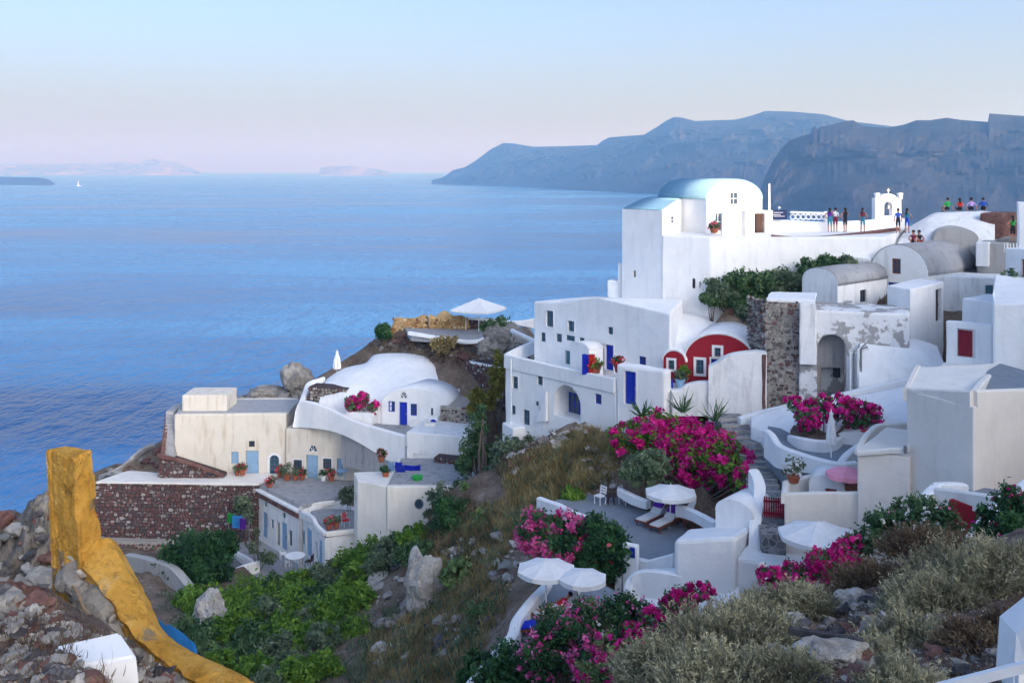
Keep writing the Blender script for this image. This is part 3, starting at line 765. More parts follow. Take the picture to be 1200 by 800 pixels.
# ------------------------------------------------------------------ the buildings
C = XY
def back_of(A, B, d):
    """corners behind the face A-B at depth d"""
    f = Face(A, B); return [Vector(B[:2]) - f.n * d, Vector(A[:2]) - f.n * d]
def mound(root, rows, mat, nu=40, nv=24, amp=.05, name='wall', skirt=4.0):
    """whitewashed cave-house roof: a smooth rounded skin through a net of points, closed down into the ground"""
    rows = [[W(*p) for p in r] for r in rows]
    first = [Vector((p.x, p.y - .05, p.z - skirt)) for p in rows[0]]; last = [Vector((p.x, p.y + .3, p.z - skirt)) for p in rows[-1]]
    def samp(L, t):
        n = len(L) - 1; s = min(n - 1e-6, t * n); i = int(s); u = s - i
        g = lambda k: L[max(0, min(n, k))]
        return catmull(g(i - 1), g(i), g(i + 1), g(i + 2), u)
    v = []
    for a in range(nv):
        line = [samp([r[c] for r in rows], a / (nv - 1)) for c in range(len(rows[0]))]
        for b in range(nu):
            p = samp(line, b / (nu - 1)); n1 = fract(p.x * .6, p.y * .6, p.z * .6, 3)
            v.append((p.x, p.y - n1 * amp, p.z + n1 * amp))
    base = len(v)
    ring = [b for b in range(nu)] + [a * nu + nu - 1 for a in range(1, nv)] + [(nv - 1) * nu + b for b in range(nu - 2, -1, -1)] + [a * nu for a in range(nv - 2, 0, -1)]
    for i in ring: v.append((v[i][0], v[i][1], v[i][2] - skirt))
    f = [(j * nu + i, j * nu + i + 1, (j + 1) * nu + i + 1, (j + 1) * nu + i) for j in range(nv - 1) for i in range(nu - 1)]
    m = len(ring)
    for i in range(m): f.append((ring[i], base + i, base + (i + 1) % m, ring[(i + 1) % m]))
    return part(name, mesh_pd(v, f, name, True), M[mat], root)

# --- old cream house above the stone terrace
def old_house():
    h = thing('old_house', 'old cream house with pale blue doors above the red stone terrace wall', 'house', W(270, 557, 88))
    A, B = C(204, 86), C(335, 86.4); z1 = Zat(485.5, 86)
    block(h, [A, B] + back_of(A, B, 6), -29, z1, 'old_cream', [
        (0, 271, 529, 279.5, 543.5, 'shutter', {'frame': 'pale_blue_paint'}),
        (0, 288, 528, 303, 557, 'door_pale', {}), (0, 291.5, 516.5, 298.5, 523.5, 'win', {'frame': 'dark_wood'}),
        (0, 316, 533, 327, 555.5, 'win', {'shape': 'arch', 'trim': .18, 'frame': 'teal_paint'})], bev=.10)
    slab(h, [C(207, 86.3), C(338, 86.8), C(352, 91.5), C(214, 91.5)], z1 + .02, .2, 'roof_grey', 'roof')
    # cistern box on the roof
    A2, B2 = C(213, 87.2), C(266, 87.2)
    block(h, [A2, B2] + back_of(A2, B2, 3.2), z1 - .2, Zat(463, 87.2), 'old_cream', name='roof_box')
    A, B = C(335.4, 86.1), C(441, 84.6)
    mid = [A, C(398, 85.3), C(417, 85.0), C(430, 84.8), B]
    tops = [Zat(502, 86), Zat(503, 85), Zat(511, 85), Zat(526, 84.8), Zat(549, 84.6)]
    bk = back_of(A, B, 4)
    block(h, mid + bk, -29, 0, 'old_cream', [
        (0, 344, 538.5, 353.8, 551, 'win', {'frame': 'dark_wood', 'trim': .09}), (0, 359, 533, 372.5, 562, 'door_pale', {}),
        (0, 361, 521, 371.5, 530, 'win', {'shape': 'half', 'frame': 'white_paint'}),
        (0, 378.5, 537, 388.5, 549.5, 'win', {'frame': 'dark_wood', 'trim': .09}), (0, 395, 537, 402, 558, 'door_pale', {})], bev=0,
        top=tops + [Zat(545, 84.6), Zat(500, 86)])
    # outside stair
    n = 12
    for i in range(n):
        t = i / n; y = 85.2 + 2.6 * t; z = -24.7 + 3.4 * (i + 1) / n
        bm = bmesh.new(); x0, x1 = C(192.5 + 2 * t, y).x, C(204, y).x - .02
        box_bm(bm, ((x0 + x1) / 2, y + 1.5, z - 1.5), (x1 - x0, 3.0, 3.0)); part('step', mesh_of(bm, 'step'), M['roof_grey'], h)
    ribbon(h, [(190, 533, 85.0), (193.5, 505, 86.5), (196, 483, 88)], .35, 'rock_red', 'parapet', zbot=-28)
    return h
old_house()
def terrace_wall():
    h = thing('stone_terrace_wall', 'tall dry stone terrace wall of red and grey rubble below the old cream house', 'wall', W(200, 632, 84))
    A, B = C(112, 84.2), C(303, 83.6); z1 = Zat(566, 84)
    block(h, [A, B] + back_of(A, B, 2.0), -34, z1, 'mortar_dark', bev=0)
    stone_face(h, A, B, Zat(662, 84), z1 - .05, .34, 'stones_red', 3)
    slab(h, [C(112, 83.95), C(303, 83.3), C(330, 86.2), C(200, 86.2), C(150, 87)], z1 + .16, .16, 'cream_pale', 'coping', .03)
    A, B = C(105, 83.0), C(262, 82.4); z = Zat(634, 83)
    block(h, [A, B] + back_of(A, B, 1.0), -36, z, 'mortar_pale', bev=.05, name='footing')
    stone_face(h, A, B, Zat(668, 83), z - .1, .30, 'stones_red', 31)
terrace_wall()
def side_wall():
    h = thing('sloping_rubble_wall', 'small sloping rubble wall at the foot of the outside stair', 'wall', W(220, 556, 85))
    A, B = C(187, 84.9), C(262, 84.9); zt = lambda u: Zat(532, 85) - u * .32
    fc = Face(A, B)
    me = mesh_of(prism_bm([tuple(A), tuple(B), tuple(B + Vector((0, 1))), tuple(A + Vector((0, 1)))], -29, 0, 0, top=[Zat(532, 85), Zat(556, 85), Zat(556, 85), Zat(532, 85)]), 'wall')
    part('wall', me, M['mortar_dark'], h); stone_face(h, A, B, -28, Zat(531, 85), .34, 'stones_red', 5, ztop=zt)
    ribbon(h, [(186, 531, 84.8, 535), (225, 541, 84.8, 545), (262, 555, 84.8, 558)], .3, 'rock_red', 'coping', n=1)
side_wall()
def path_edge():
    h = thing('low_path_wall', 'low whitened kerb wall winding round the rocky point beside the stair', 'wall', W(150, 552, 90))
    ribbon(h, [(118, 556, 89), (140, 547, 91), (160, 530, 93), (172, 522, 95), (186, 520, 96)], .35, 'rock_pale', zbot=-30)
    ribbon(h, [(118, 556, 89), (135, 552, 87), (160, 557, 86), (180, 560, 85.6)], .4, 'rock_pale', 'kerb', zbot=-30)
path_edge()

def row_house():
    h = thing('row_house', 'low white row house with pale blue doors below the old cream house', 'house', W(340, 640, 80))
    A, B = C(300, 84), C(351, 78.3); z1 = -26.85
    block(h, [A, B] + back_of(A, B, 9), -34, z1, 'white_worn', [
        (0, 308, 600, 313.2, 630, 'door_pale', {'depth': .15}), (0, 309.5, 587.5, 312.5, 594, 'win', {}), (0, 317, 608, 320.5, 619.5, 'shutter', {'frame': 'teal_paint'}),
        (0, 323.5, 611, 327.5, 640, 'door_dark', {'depth': .3}), (0, 330, 612, 336.2, 644, 'door_pale', {'depth': .15}), (0, 331, 600, 334.5, 607, 'win', {}),
        (0, 338.5, 621, 342.2, 640, 'win', {})], bev=.05)
    ribbon(h, [(301, 573, 83.8, 580), (351, 600, 78.2, 607)], .3, 'rock_red', 'parapet', n=1)
    ribbon(h, [(300, 571, 83.9, 573.5), (351.5, 597.5, 78.2, 600.5)], .42, 'white_worn', 'coping', n=1)
    slab(h, [C(303, 83.8), C(352, 78.6), C(395, 80.5), C(440, 84.3), C(335, 85.9)], -26.5, .3, 'floor_worn')
    A2, B2 = C(352.5, 78.1), C(381, 73.4); Cc = C(424, 74.8); z2 = -27.2
    block(h, [A2, B2, Cc, C(424, 80), C(375, 82)], -34, z2, 'white_worn', [
        (0, 353.5, 621, 357, 638, 'shutter', {'frame': 'pale_blue_paint'}), (0, 359.5, 619, 365.5, 652, 'door_pale', {'depth': .15}),
        (0, 369, 634, 372, 656, 'shutter', {'frame': 'pale_blue_paint'}), (0, 373.5, 632, 377.5, 662, 'door_pale', {'depth': .15})], bev=.05)
    ribbon(h, [(352.5, 597.5, 78.1, 606), (366, 604, 75.9, 612), (372, 614, 74.6, 620), (381.5, 622.5, 73.5, 627)], .3, 'white_worn', 'parapet', n=3)
    ribbon(h, [(381.5, 623, 73.4, 628), (424, 618.5, 74.7, 623)], .3, 'cream_pale', 'parapet', n=1)
    slab(h, [C(383, 74.2), C(422, 75.2), C(424, 79), C(360, 80)], z2 + .1, .12, 'floor_worn')
    ribbon(h, [(352, 590, 79, 596), (392, 586, 80, 590)], .3, 'cream_pale', 'parapet', n=1)
    block(h, [C(350.2, 78.0), C(354.2, 77.6), C(355, 78.4), C(351, 78.8)], -34, -26.6, 'old_cream', bev=.03, name='pilaster')
    return h
row_house()
def yard_floor():
    h = thing('row_house_yard', 'paved yard with white edging in front of the low white row house', 'yard', W(320, 645, 79))
    slab(h, [C(262, 82), C(303, 84), C(352, 78.3), C(381, 73.5), C(372, 71.5), C(330, 71), C(300, 76)], -31.1, 2.0, 'floor_worn')
    ribbon(h, [(266, 640, 81.5), (290, 652, 79), (302, 661, 77)], .3, 'white_worn', 'edging', zbot=-33)
    ribbon(h, [(262, 672, 75), (285, 662, 76), (303, 657, 77)], .35, 'white_worn', 'edging', zbot=-33)
yard_floor()
def cistern_house():
    h = thing('blank_cream_house', 'blank cream house with a round grey hatch and laundry on its terrace', 'house', W(490, 640, 71))
    A, B = C(418.5, 72.6), C(453, 71.4); z1 = Zat(566, 72)
    block(h, [C(415, 74.6), A, B, C(466, 75)], -34, z1, 'cream_pale', [(0, 416, 577, 417.6, 590, 'win', {})], bev=.07)
    A, B = C(453.3, 71.2), C(566, 71.2); z2 = Zat(570, 71.2)
    block(h, [A, B] + back_of(A, B, 7), -34, z2, 'cream_pale', [(0, 485.5, 584, 496.5, 596.5, 'win', {'shape': 'round', 'depth': .1, 'frame': 'metal_grey'})], bev=.07)
    slab(h, [C(455, 71.6), C(564, 71.6), C(560, 78), C(470, 78)], z2 + .06, .1, 'floor_worn')
cistern_house()
def upper_retaining():
    h = thing('white_retaining_house', 'plain white retaining house between laundry terrace and cave house terrace', 'house', W(505, 560, 77))
    A, B = C(476, 78.6), C(548, 77.2); z1 = Zat(508, 78)
    block(h, [A, B] + back_of(A, B, 5), -27, z1, 'white_worn', [(0, 484, 532, 507, 562, 'niche', {'depth': .12})], bev=.1)
    A, B = C(509, 76.9), C(560, 75.8)
    block(h, [A, B] + back_of(A, B, 1), -27, Zat(537, 76.5), 'mortar_dark', bev=0, name='rubble_wall'); stone_face(h, A, B, -26, Zat(538, 76.5), .32, 'stones_red', 8)
upper_retaining()
def cave_house():
    h = thing('cave_house', 'white domed cave house with blue door and fanlight under the parasol hill', 'house', W(475, 499, 83))
    mound(h, [[(374, 470, 86.0), (398, 462, 85.6), (422, 470, 84.6), (446, 474, 83.6), (475, 466, 83.2), (502, 474, 82.8), (522, 480, 82.6), (533, 480, 83.4)],
              [(378, 455, 87.5), (404, 447, 87.5), (428, 448, 87), (452, 448, 86.5), (478, 444, 86), (504, 450, 86), (524, 458, 86), (538, 460, 86)],
              [(382, 446, 89.5), (404, 436, 90), (427, 430, 90), (446, 424, 90), (474, 420, 90), (503, 424, 90), (520, 434, 90), (541, 445, 89)],
              [(384, 443.5, 91), (404, 431, 92), (428, 425, 92.5), (440, 415.5, 93), (472, 413.5, 93), (503, 415, 93), (517, 427.5, 92), (542, 438, 91)]], 'white', 60, 30, .06)
    A, B = C(447, 83.4), C(525, 82.2); n = Face(A, B).n
    vault(h, A, B, -n * 4, -25, Zat(476, 83), 1.45, 'white', 'white', [
        (0, 455, 470, 462.8, 482.5, 'win', {'frame': 'blue_paint'}), (0, 467.8, 471, 477.2, 498.5, 'door_blue', {'trim': .08}),
        (0, 468.5, 458.5, 477, 467.5, 'win', {'shape': 'half', 'frame': 'white_paint'}), (0, 481, 473, 488.5, 487, 'win', {'frame': 'blue_paint'}),
        (0, 504.8, 478, 507.6, 486.5, 'win', {})])
    slab(h, [C(400, 83.8), C(447, 83.6), C(526, 82.4), C(520, 79), C(470, 79.4), C(430, 81.6)], Zat(499.5, 82.6), 3.5, 'floor_worn')
    ribbon(h, [(343.5, 497, 86.2, 500), (348, 478, 86.2, 500), (354, 469.5, 86, 500), (370, 472, 85, 501), (390, 479, 84, 504), (412, 490, 82.6, 512), (440, 500, 81.2, 528), (476.5, 510, 79.2, 552)], .5, 'white', 'parapet', n=5)
    ribbon(h, [(353, 471, 86.2, 476), (358, 458, 88, 464), (363, 447.5, 90, 454), (380, 441.5, 91, 447)], .45, 'white', 'parapet', n=4)
    ribbon(h, [(476, 511, 79.0, 522), (488, 508, 79.6, 520), (500, 500, 80.2, 518)], .4, 'white', 'parapet', n=3)
    A, B = C(497, 80.4), C(510.5, 80.2); block(h, [A, B] + back_of(A, B, .6), -25, Zat(496, 80.3), 'cream_pale', bev=.06, name='gate_post')
    A, B = C(502, 81.4), C(513, 81.3); block(h, [A, B] + back_of(A, B, .5), -25, Zat(489, 81.3), 'white', [(0, 503, 491, 512, 508, 'door_blue', {'shape': 'arch', 'depth': .12})], bev=.05, name='gate_wall')
    # rubble courts left and right
    A, B = C(362, 86.8), C(406, 85.8); block(h, [A, B] + back_of(A, B, 1.5), -25, Zat(455, 86), 'mortar_dark', bev=0, name='rubble_wall'); stone_face(h, A, B, -24, Zat(455.5, 86), .3, 'stones_grey', 9)
    A, B = C(516, 82.0), C(546, 81.2); block(h, [A, B] + back_of(A, B, 4), -25, Zat(477, 81.6), 'mortar_pale', bev=.0, name='rubble_wall'); stone_face(h, A, B, -24, Zat(478, 81.6), .3, 'stones_grey', 10)
    bm = bmesh.new(); p = W(484.5, 495.5, 82.6); box_bm(bm, p, (.6, .35, .55)); part('air_unit', mesh_of(bm, 'air_unit'), M['white_paint'], h)
cave_house()
def hill_terrace():
    h = thing('parasol_terrace', 'stone terrace with painted-sunlight walls and white edging on the hilltop, under the big square parasol', 'terrace', W(540, 388, 93))
    z = Zat(391, 93)
    slab(h, [C(482, 92), C(545, 90), C(590, 90.5), C(625, 93), C(622, 98), C(470, 98.5)], z, .5, 'floor_worn')
    for k, L in enumerate([[(458, 384, 97.2), (466, 373, 97.2), (480, 370, 97), (492, 369.5, 96.8), (500, 372, 96.6)], [(503, 371, 96.4), (515, 367, 96.4), (530, 368.5, 96.2), (549, 371, 95.8)]]):
        ribbon(h, L, 1.0, 'rock_sun_tint', 'sun_tint_wall', n=6, zbot=z - 1.5, rnd=.2, jitter=.5)  # sunlight on this wall is put into its ochre colour
        A, B = C(L[0][0] + 2, L[0][2] - .45), C(L[-1][0], L[-1][2] - .45); stone_face(h, A, B, z - .4, Zat(374, 96.4), .38, 'stones_sun_tint', 20 + k)
    ribbon(h, [(479, 388, 92, 392), (510, 393, 91, 397), (545, 398, 90, 402), (562, 397, 90.2, 401), (584, 388, 91.5, 393), (592, 383, 93, 388)], .4, 'white', 'edging', n=4)
    ribbon(h, [(549, 371.5, 95.6, 374), (580, 374, 95.2, 377), (604, 376, 95.6, 380), (626, 373, 97, 385)], .35, 'white', 'parapet', n=3)
    A, B = C(546, 95.9), C(585, 95.4); block(h, [A, B] + back_of(A, B, .5), z - 1, Zat(374, 95.6), 'mortar_dark', bev=0, name='rubble_wall'); stone_face(h, A, B, z - .2, Zat(374.5, 95.6), .35, 'stones_red', 24)
    A, B = C(545, 88.4), C(602, 84.5); block(h, [A, B] + back_of(A, B, 2), -22, Zat(426, 86.5), 'mortar_dark', bev=0, name='rubble_wall', top=[Zat(421, 88.4), Zat(430, 84.5), Zat(428, 86), Zat(419, 90)])
    stone_face(h, A, B, -20.5, Zat(421, 88), .34, 'stones_red', 25, ztop=lambda u: Zat(421, 88.4) - u * .06)
    ribbon(h, [(552, 421.5, 88.2, 425), (580, 427, 86.2, 430), (601, 431, 84.6, 434)], .5, 'white', 'coping', n=1)
    A, B = C(600, 80), C(628, 77); block(h, [A, B] + back_of(A, B, 1.5), -20, 0, 'mortar_pale', bev=0, name='rubble_wall', top=[Zat(392, 80), Zat(404, 77), Zat(403, 78.5), Zat(391, 81.5)])
    stone_face(h, A, B, -17, Zat(393, 80), .35, 'stones_grey', 26, ztop=lambda u: Zat(393, 80) - u * .15)
    ribbon(h, [(600, 385, 82, 389), (627, 398, 77.5, 402)], .3, 'white', 'railing', n=1)
    for i in range(7):
        bm = bmesh.new(); t = i / 6; p = W(601 + 26 * t, 389 + 13 * t, 82 - 4.5 * t); bar_bm(bm, p - Vector((0, 0, .9)), p + Vector((0, 0, .1)), .06, 4); part('baluster', mesh_of(bm, 'baluster'), M['white_paint'], h)
mat_masonry('stones_sun_tint', [(.46,.28,.12), (.34,.19,.08), (.55,.38,.2), (.24,.12,.06), (.5,.33,.16), (.4,.22,.1), (.6,.46,.28)])  # ochre tones stand in for sunlight on these stones
hill_terrace()

# --- white stepped house in the middle
def middle_house():
    h = thing('stepped_white_house', 'white stepped house with blue doors, many small windows and an arched porch', 'house', W(660, 490, 64))
    A, B = Vector((-.47, 69.0)), C(722, 61.0); z1 = -13.7
    block(h, [A, B, C(800, 66), C(660, 75)], -22, z1, 'white', [
        (0, 600.5, 441, 607.2, 455.5, 'win', {'trim': .05}), (0, 629.5, 438.5, 636.2, 451.5, 'win', {'trim': .05}), (0, 599, 475, 604, 485.5, 'win', {}),
        (0, 613, 480, 620.5, 498, 'win', {}), (0, 627, 470, 631.2, 475.5, 'win', {}), (0, 649, 451, 680.5, 490, 'niche', {'shape': 'arch', 'depth': 1.5}),
        (0, 697, 461.5, 704.8, 473.5, 'win', {'frame': 'blue_paint'}), (0, 632, 478, 642.5, 494, 'niche', {'depth': .8})], bev=.10)
    f = Face(A, B)
    # inner porch door
    fi = Face(f.p(0, 0, -1.38)[:2], f.p(f.L, 0, -1.38)[:2])
    u0, zt = fi.at(668, 459); u1, zb = fi.at(680.5, 488)
    fill_opening(h, fi, 'rect', u0, zb, u1, zt, 'win', 0.0, None, M['blue_paint'])
    ribbon(h, [(592.6, 414.2, 69.05, 430.5), (640, 425.5, 65.9, 441.5), (680, 434, 63.4, 450.5), (721, 442.8, 61.1, 460)], .28, 'white', 'parapet', n=1)
    ribbon(h, [(592.8, 414.2, 69.05, 430.5), (606, 407, 71.6, 422), (626, 399, 74.5, 414)], .28, 'white', 'parapet', n=1)
    # upper storey set back
    A2 = Vector((1.53, 70.7)); B2 = A2 + f.d * 12.6; bk = [Vector((11.4, 66.5)), back_of(A2, B2, 6.5)[1]]
    block(h, [A2, A2 + f.d * 4.4, A2 + f.d * 5.2, A2 + f.d * 6.2, B2] + bk, -18, 0, 'white', [
        (0, 640, 364, 648.5, 383, 'win', {'trim': .06}), (0, 665.5, 376, 673, 388.5, 'win', {'trim': .06}), (0, 633.5, 389.5, 639.2, 400.5, 'win', {}),
        (0, 651.5, 391, 658.2, 401, 'win', {}), (0, 663, 393, 673.5, 399.5, 'win', {}), (0, 678.5, 395.5, 684.8, 401.5, 'win', {}), (0, 712, 383, 718.2, 392, 'win', {}),
        (0, 696.5, 404, 702.5, 421, 'door_blue', {}), (0, 709, 404, 719, 434, 'door_blue', {'trim': .1}), (0, 662, 411, 670, 427, 'door_teal', {}), (0, 748.5, 417.5, 757, 431, 'win', {'frame': 'blue_paint'})], bev=.12, top=[Zat(353, 70.7), Zat(357, 67.3), Zat(351, 66.7), Zat(347, 65.9), Zat(368, 61), Zat(352, 66), Zat(346.5, 75)])
    # right wing with the tall blue door
    A3, B3 = C(722.3, 60.9), C(779, 58.6); z3 = Zat(429, 60)
    block(h, [A3, B3] + back_of(A3, B3, .8), -19, z3, 'white', [(0, 731.5, 435, 745.2, 474.5, 'door_blue', {'trim': .12})], bev=.15)
    # rounded white roofs climbing to the tower
    A4, B4 = C(711.5, 72.2), C(732, 71.6); block(h, [A4, B4] + back_of(A4, B4, 3), -14, Zat(328.5, 72), 'white', name='annex', bev=.12)
    bm = bmesh.new(); p = W(726.5, 331, 71.8); box_bm(bm, p + Vector((0, 0, .65)), (.26, .3, 1.5)); part('chimney', mesh_of(bm, 'chimney'), M['white_paint'], h)
    # balcony wall and outside stair by the porch
    bm = bmesh.new(); ext_bm(bm, Face(f.p(0, 0, .0)[:2], f.p(f.L, 0, .0)[:2]), [f.at(632, 493), f.at(643, 493), f.at(643, 458)], .05, .28); part('stair_side', mesh_of(fix(bm), 'stair_side'), M['white'], h)
    A5, B5 = C(588, 68.5), C(601, 67.0); block(h, [A5, B5] + back_of(A5, B5, 2), -22, Zat(497, 68), 'white', name='porch_block', bev=.1)
    bm = bmesh.new(); p0, p1 = W(607.5, 422, 68.0), W(607.5, 500, 66.9); bar_bm(bm, (p0.x - .5, p0.y, -13), (p0.x - .5, p0.y, -18), .05, 6); part('drain_pipe', mesh_of(bm, 'drain_pipe'), M['white_paint'], h)
    # low arched nook on the terrace
    A6, B6 = C(668, 65.9), C(690, 64.3); vault(h, A6, B6, -Face(A6, B6).n * 1.2, -14, Zat(408, 65), .35, 'white', 'white', [], over=.04)
    ribbon(h, [(770, 412, 62, 420), (776, 392, 63, 404), (782, 378, 64.5, 390), (786, 366, 66.5, 380)], .25, 'white', 'parapet', n=4)
    for i, (a, b) in enumerate([(775, 376), (777.5, 381), (778, 388), (779, 394)]):
        p = W(a, b, 64.2); bm = bmesh.new(); box_bm(bm, p, (.5, .4, .3)); part('vent_box', mesh_of(bm, 'vent_box'), M['metal_grey'], h)
    # steps up to the red house
    for i in range(6):
        Y = 59.2 + i * .33; z = Zat(474, 59.2) + i * .27; a, b = C(781 - i * 1.5, Y), C(795 - i * 2.0, Y); bm = bmesh.new()
        box_bm(bm, ((a.x + b.x) / 2, Y + .8, z - 1), (b.x - a.x, 1.6, 2)); part('step', mesh_of(bm, 'step'), M['floor_worn'], h)
middle_house()

def chapel():
    h = thing('barrel_vault_house', 'tall white house with teal barrel roof and sunlit arched front on the hilltop', 'house', W(800, 345, 70))
    A, B = C(828, 70), C(893, 72.3); ax = Vector((-2.6, 5.0)); zs = Zat(234, 70)
    vault(h, A, B, ax, -12, zs, 1.35, 'white', 'roof_blue', [
        (0, 855.5, 225, 866.5, 240.5, 'win', {'frame': 'white_paint', 'trim': .07}), (0, 838, 249, 847.5, 271, 'win', {'frame': 'white_paint', 'trim': .06}),
        (0, 850, 249, 866, 277, 'door_white', {'depth': .1})], over=.10)
    P1 = Vector((10.33, 68.5)); P0 = C(729, 71.2); Q1 = Vector((12.42, 72.55)); Q0 = C(764, 77.5)
    v = []; K = 10
    for j in range(K + 1):
        t = j / K; z = Zat(246.5, 69) + (zs - .04 - Zat(246.5, 69)) * math.sin(t * math.pi / 2)
        for a, b in ((P0, Q0), (P1, Q1)): q = a.lerp(b, t); v.append((q.x, q.y, z))
    n0 = len(v)
    for j in range(K + 1):
        t = j / K
        for a, b in ((P0, Q0), (P1, Q1)): q = a.lerp(b, t); v.append((q.x, q.y, -14))
    f = []; g = []
    for j in range(K):
        f.append((2 * j, 2 * j + 1, 2 * j + 3, 2 * j + 2)); f.append((2 * j + 1, n0 + 2 * j + 1, n0 + 2 * j + 3, 2 * j + 3)); f.append((2 * j, 2 * j + 2, n0 + 2 * j + 2, n0 + 2 * j))
        f.append((n0 + 2 * j, n0 + 2 * j + 2, n0 + 2 * j + 3, n0 + 2 * j + 1))
    f.append((0, n0, n0 + 1, 1)); f.append((2 * K, 2 * K + 1, n0 + 2 * K + 1, n0 + 2 * K))
    me = mesh_pd(v, f, 'wall'); bm = bmesh.new(); bm.from_mesh(me); fix(bm); bm.to_mesh(me); bm.free()
    fcs = [Face(P0, P1), Face(P1, Q1)]
    me = openings(h, me, fcs, [(0, 742, 317, 745, 325, 'win', {'frame': 'dark_wood'}), (1, 785.5, 253, 791.8, 262.5, 'win', {'frame': 'white_paint', 'trim': .06})])
    part('wall', me, M['white'], h)
    v2 = []
    for j in range(K + 1):
        t = j / K; z = Zat(246.5, 69) + (zs - .04 - Zat(246.5, 69)) * math.sin(t * math.pi / 2)
        for a, b in ((P0, Q0), (P1, Q1)):
            q = a.lerp(b, t * .99 + .0); e = (a - (P0 if a is P1 else P1)).normalized() * (-.12); v2 += [(q.x + e.x, q.y + e.y, z + .07), (q.x + e.x, q.y + e.y, z + .01)]
    f2 = []
    for j in range(K):
        b = 4 * j; f2 += [(b, b + 2, b + 6, b + 4), (b + 1, b + 5, b + 7, b + 3), (b, b + 4, b + 5, b + 1), (b + 2, b + 3, b + 7, b + 6)]
    f2 += [(0, 1, 3, 2), (4 * K, 4 * K + 2, 4 * K + 3, 4 * K + 1)]
    part('lower_roof', mesh_pd(v2, f2, 'lower_roof', True), M['roof_blue'], h)
    # lower right wing with the dark door, and post
    A3, B3 = C(880, 70.6), C(906, 71.6)
    block(h, [A3, B3] + back_of(A3, B3, 2), -6, Zat(247, 71), 'white', [(0, 884, 250, 896.5, 273, 'door_dark', {})], bev=.06, name='wing')
    bm = bmesh.new(); p = W(901.5, 272, 70); bar_bm(bm, p, p + Vector((0, 0, 3.4)), .09, 6, .06); part('post', mesh_of(bm, 'post'), M['white_paint'], h)
    A4, B4 = C(874, 68.6), C(879, 68.8); block(h, [A4, B4] + back_of(A4, B4, .5), -6, Zat(247, 68.7), 'white', bev=.05, name='gate_post')
    A5, B5 = C(846, 68.2), C(869, 68.4); block(h, [A5, B5] + back_of(A5, B5, .25), -6, Zat(249, 68.3), 'white', bev=.05, name='screen_wall')
    bm = bmesh.new(); p = W(857, 272, 68); 
    return h
chapel()
def terrace_top():
    h = thing('white_terrace_wall', 'long white terrace wall below the barrel-roofed house where people stand', 'wall', W(920, 300, 67))
    z = Zat(277, 67.4)
    A = Vector((10.28, 68.42)); pts = [A, C(832, 66.9), C(905, 67.0), C(1036, 66.6), C(1050, 71), C(1060, 78), C(880, 80), C(800, 76)]
    fa = [(1, 811, 0, 0, 0)]
    block(h, pts, -14, z, 'white', [(0, 811, 326, 814.8, 338, 'win', {'shape': 'arch', 'frame': 'dark_wood'}), (0, 819.5, 330, 821.5, 337, 'niche', {'depth': .2})], bev=.10)
    ribbon(h, [(904, 275, 67.4, 278), (930, 277, 67.3, 280), (962, 276.5, 67.6, 279), (1000, 273, 69.5, 276), (1052, 266.5, 72, 270)], .5, 'rock_red', 'ledge', n=3)
    # back parapet with a pierced band of rings
    ribbon(h, [(903, 257, 72.6, 276), (926, 258, 72.8, 275), (968, 260, 73, 275), (1030, 257, 74, 270), (1064, 255, 74.5, 268)], .3, 'white', 'parapet', n=2)
    ribbon(h, [(926, 247.6, 72.8, 250), (968, 248.6, 73, 251)], .22, 'white', 'rail', n=1)
    for i in range(7):
        c = W(929 + i * 6.1, 254.3, 72.85); bm = bmesh.new(); r = .18; k = 14
        for a in range(k):
            t0, t1 = 2 * math.pi * a / k, 2 * math.pi * (a + 1) / k
            bar_bm(bm, c + Vector((r * math.cos(t0), 0, r * math.sin(t0))), c + Vector((r * math.cos(t1), 0, r * math.sin(t1))), .06, 5)
        part('ring', mesh_of(bm, 'ring'), M['white_paint'], h)
    ribbon(h, [(966, 247.5, 73, 262), (969, 247.5, 73, 262)], .26, 'white', 'pier', n=1)
terrace_top()
def bell_arch():
    h = thing('bell_arch', 'small white bell arch with cross and bell beside the standing tourists', 'bell tower', W(1041, 258, 74))
    A, B = C(1025.5, 74), C(1056.5, 74.2); z0 = Zat(262, 74)
    block(h, [A, B] + back_of(A, B, .55), z0, Zat(232, 74), 'white', [(0, 1036, 236, 1046, 253, 'niche', {'shape': 'arch', 'depth': 1.2})], bev=.03)
    bm = bmesh.new(); fc = Face(A, B); u, z = fc.at(1041, 232)
    ext_bm(bm, fc, [(u + .62 * math.cos(math.pi * i / 10), z - .03 + .34 * math.sin(math.pi * i / 10)) for i in range(11)], .04, -.58); part('arch_cap', mesh_of(fix(bm), 'arch_cap'), M['white'], h)
    for px in (1027.5, 1054.5):
        bm = bmesh.new(); p = W(px, 230.5, 74.3); box_bm(bm, p, (.24, .4, .36)); box_bm(bm, p + Vector((0, 0, .22)), (.32, .46, .10)); part('finial', mesh_of(bm, 'finial'), M['white_paint'], h)
    bm = bmesh.new(); p = W(1041, 226.5, 74.3); box_bm(bm, p + Vector((0, 0, .16)), (.05, .05, .42)); box_bm(bm, p + Vector((0, 0, .22)), (.22, .052, .05)); part('cross', mesh_of(bm, 'cross'), M['white_paint'], h)
    bm = bmesh.new(); p = W(1041, 243, 74.3)
    prof = [(.03, .2), (.09, .18), (.11, .05), (.14, -.08), (.18, -.14)]
    for (r0, a), (r1, b) in zip(prof, prof[1:]): bar_bm(bm, p + Vector((0, 0, a)), p + Vector((0, 0, b)), r0, 12, r1)
    part('bell', mesh_of(bm, 'bell'), M['metal_grey'], h)
bell_arch()

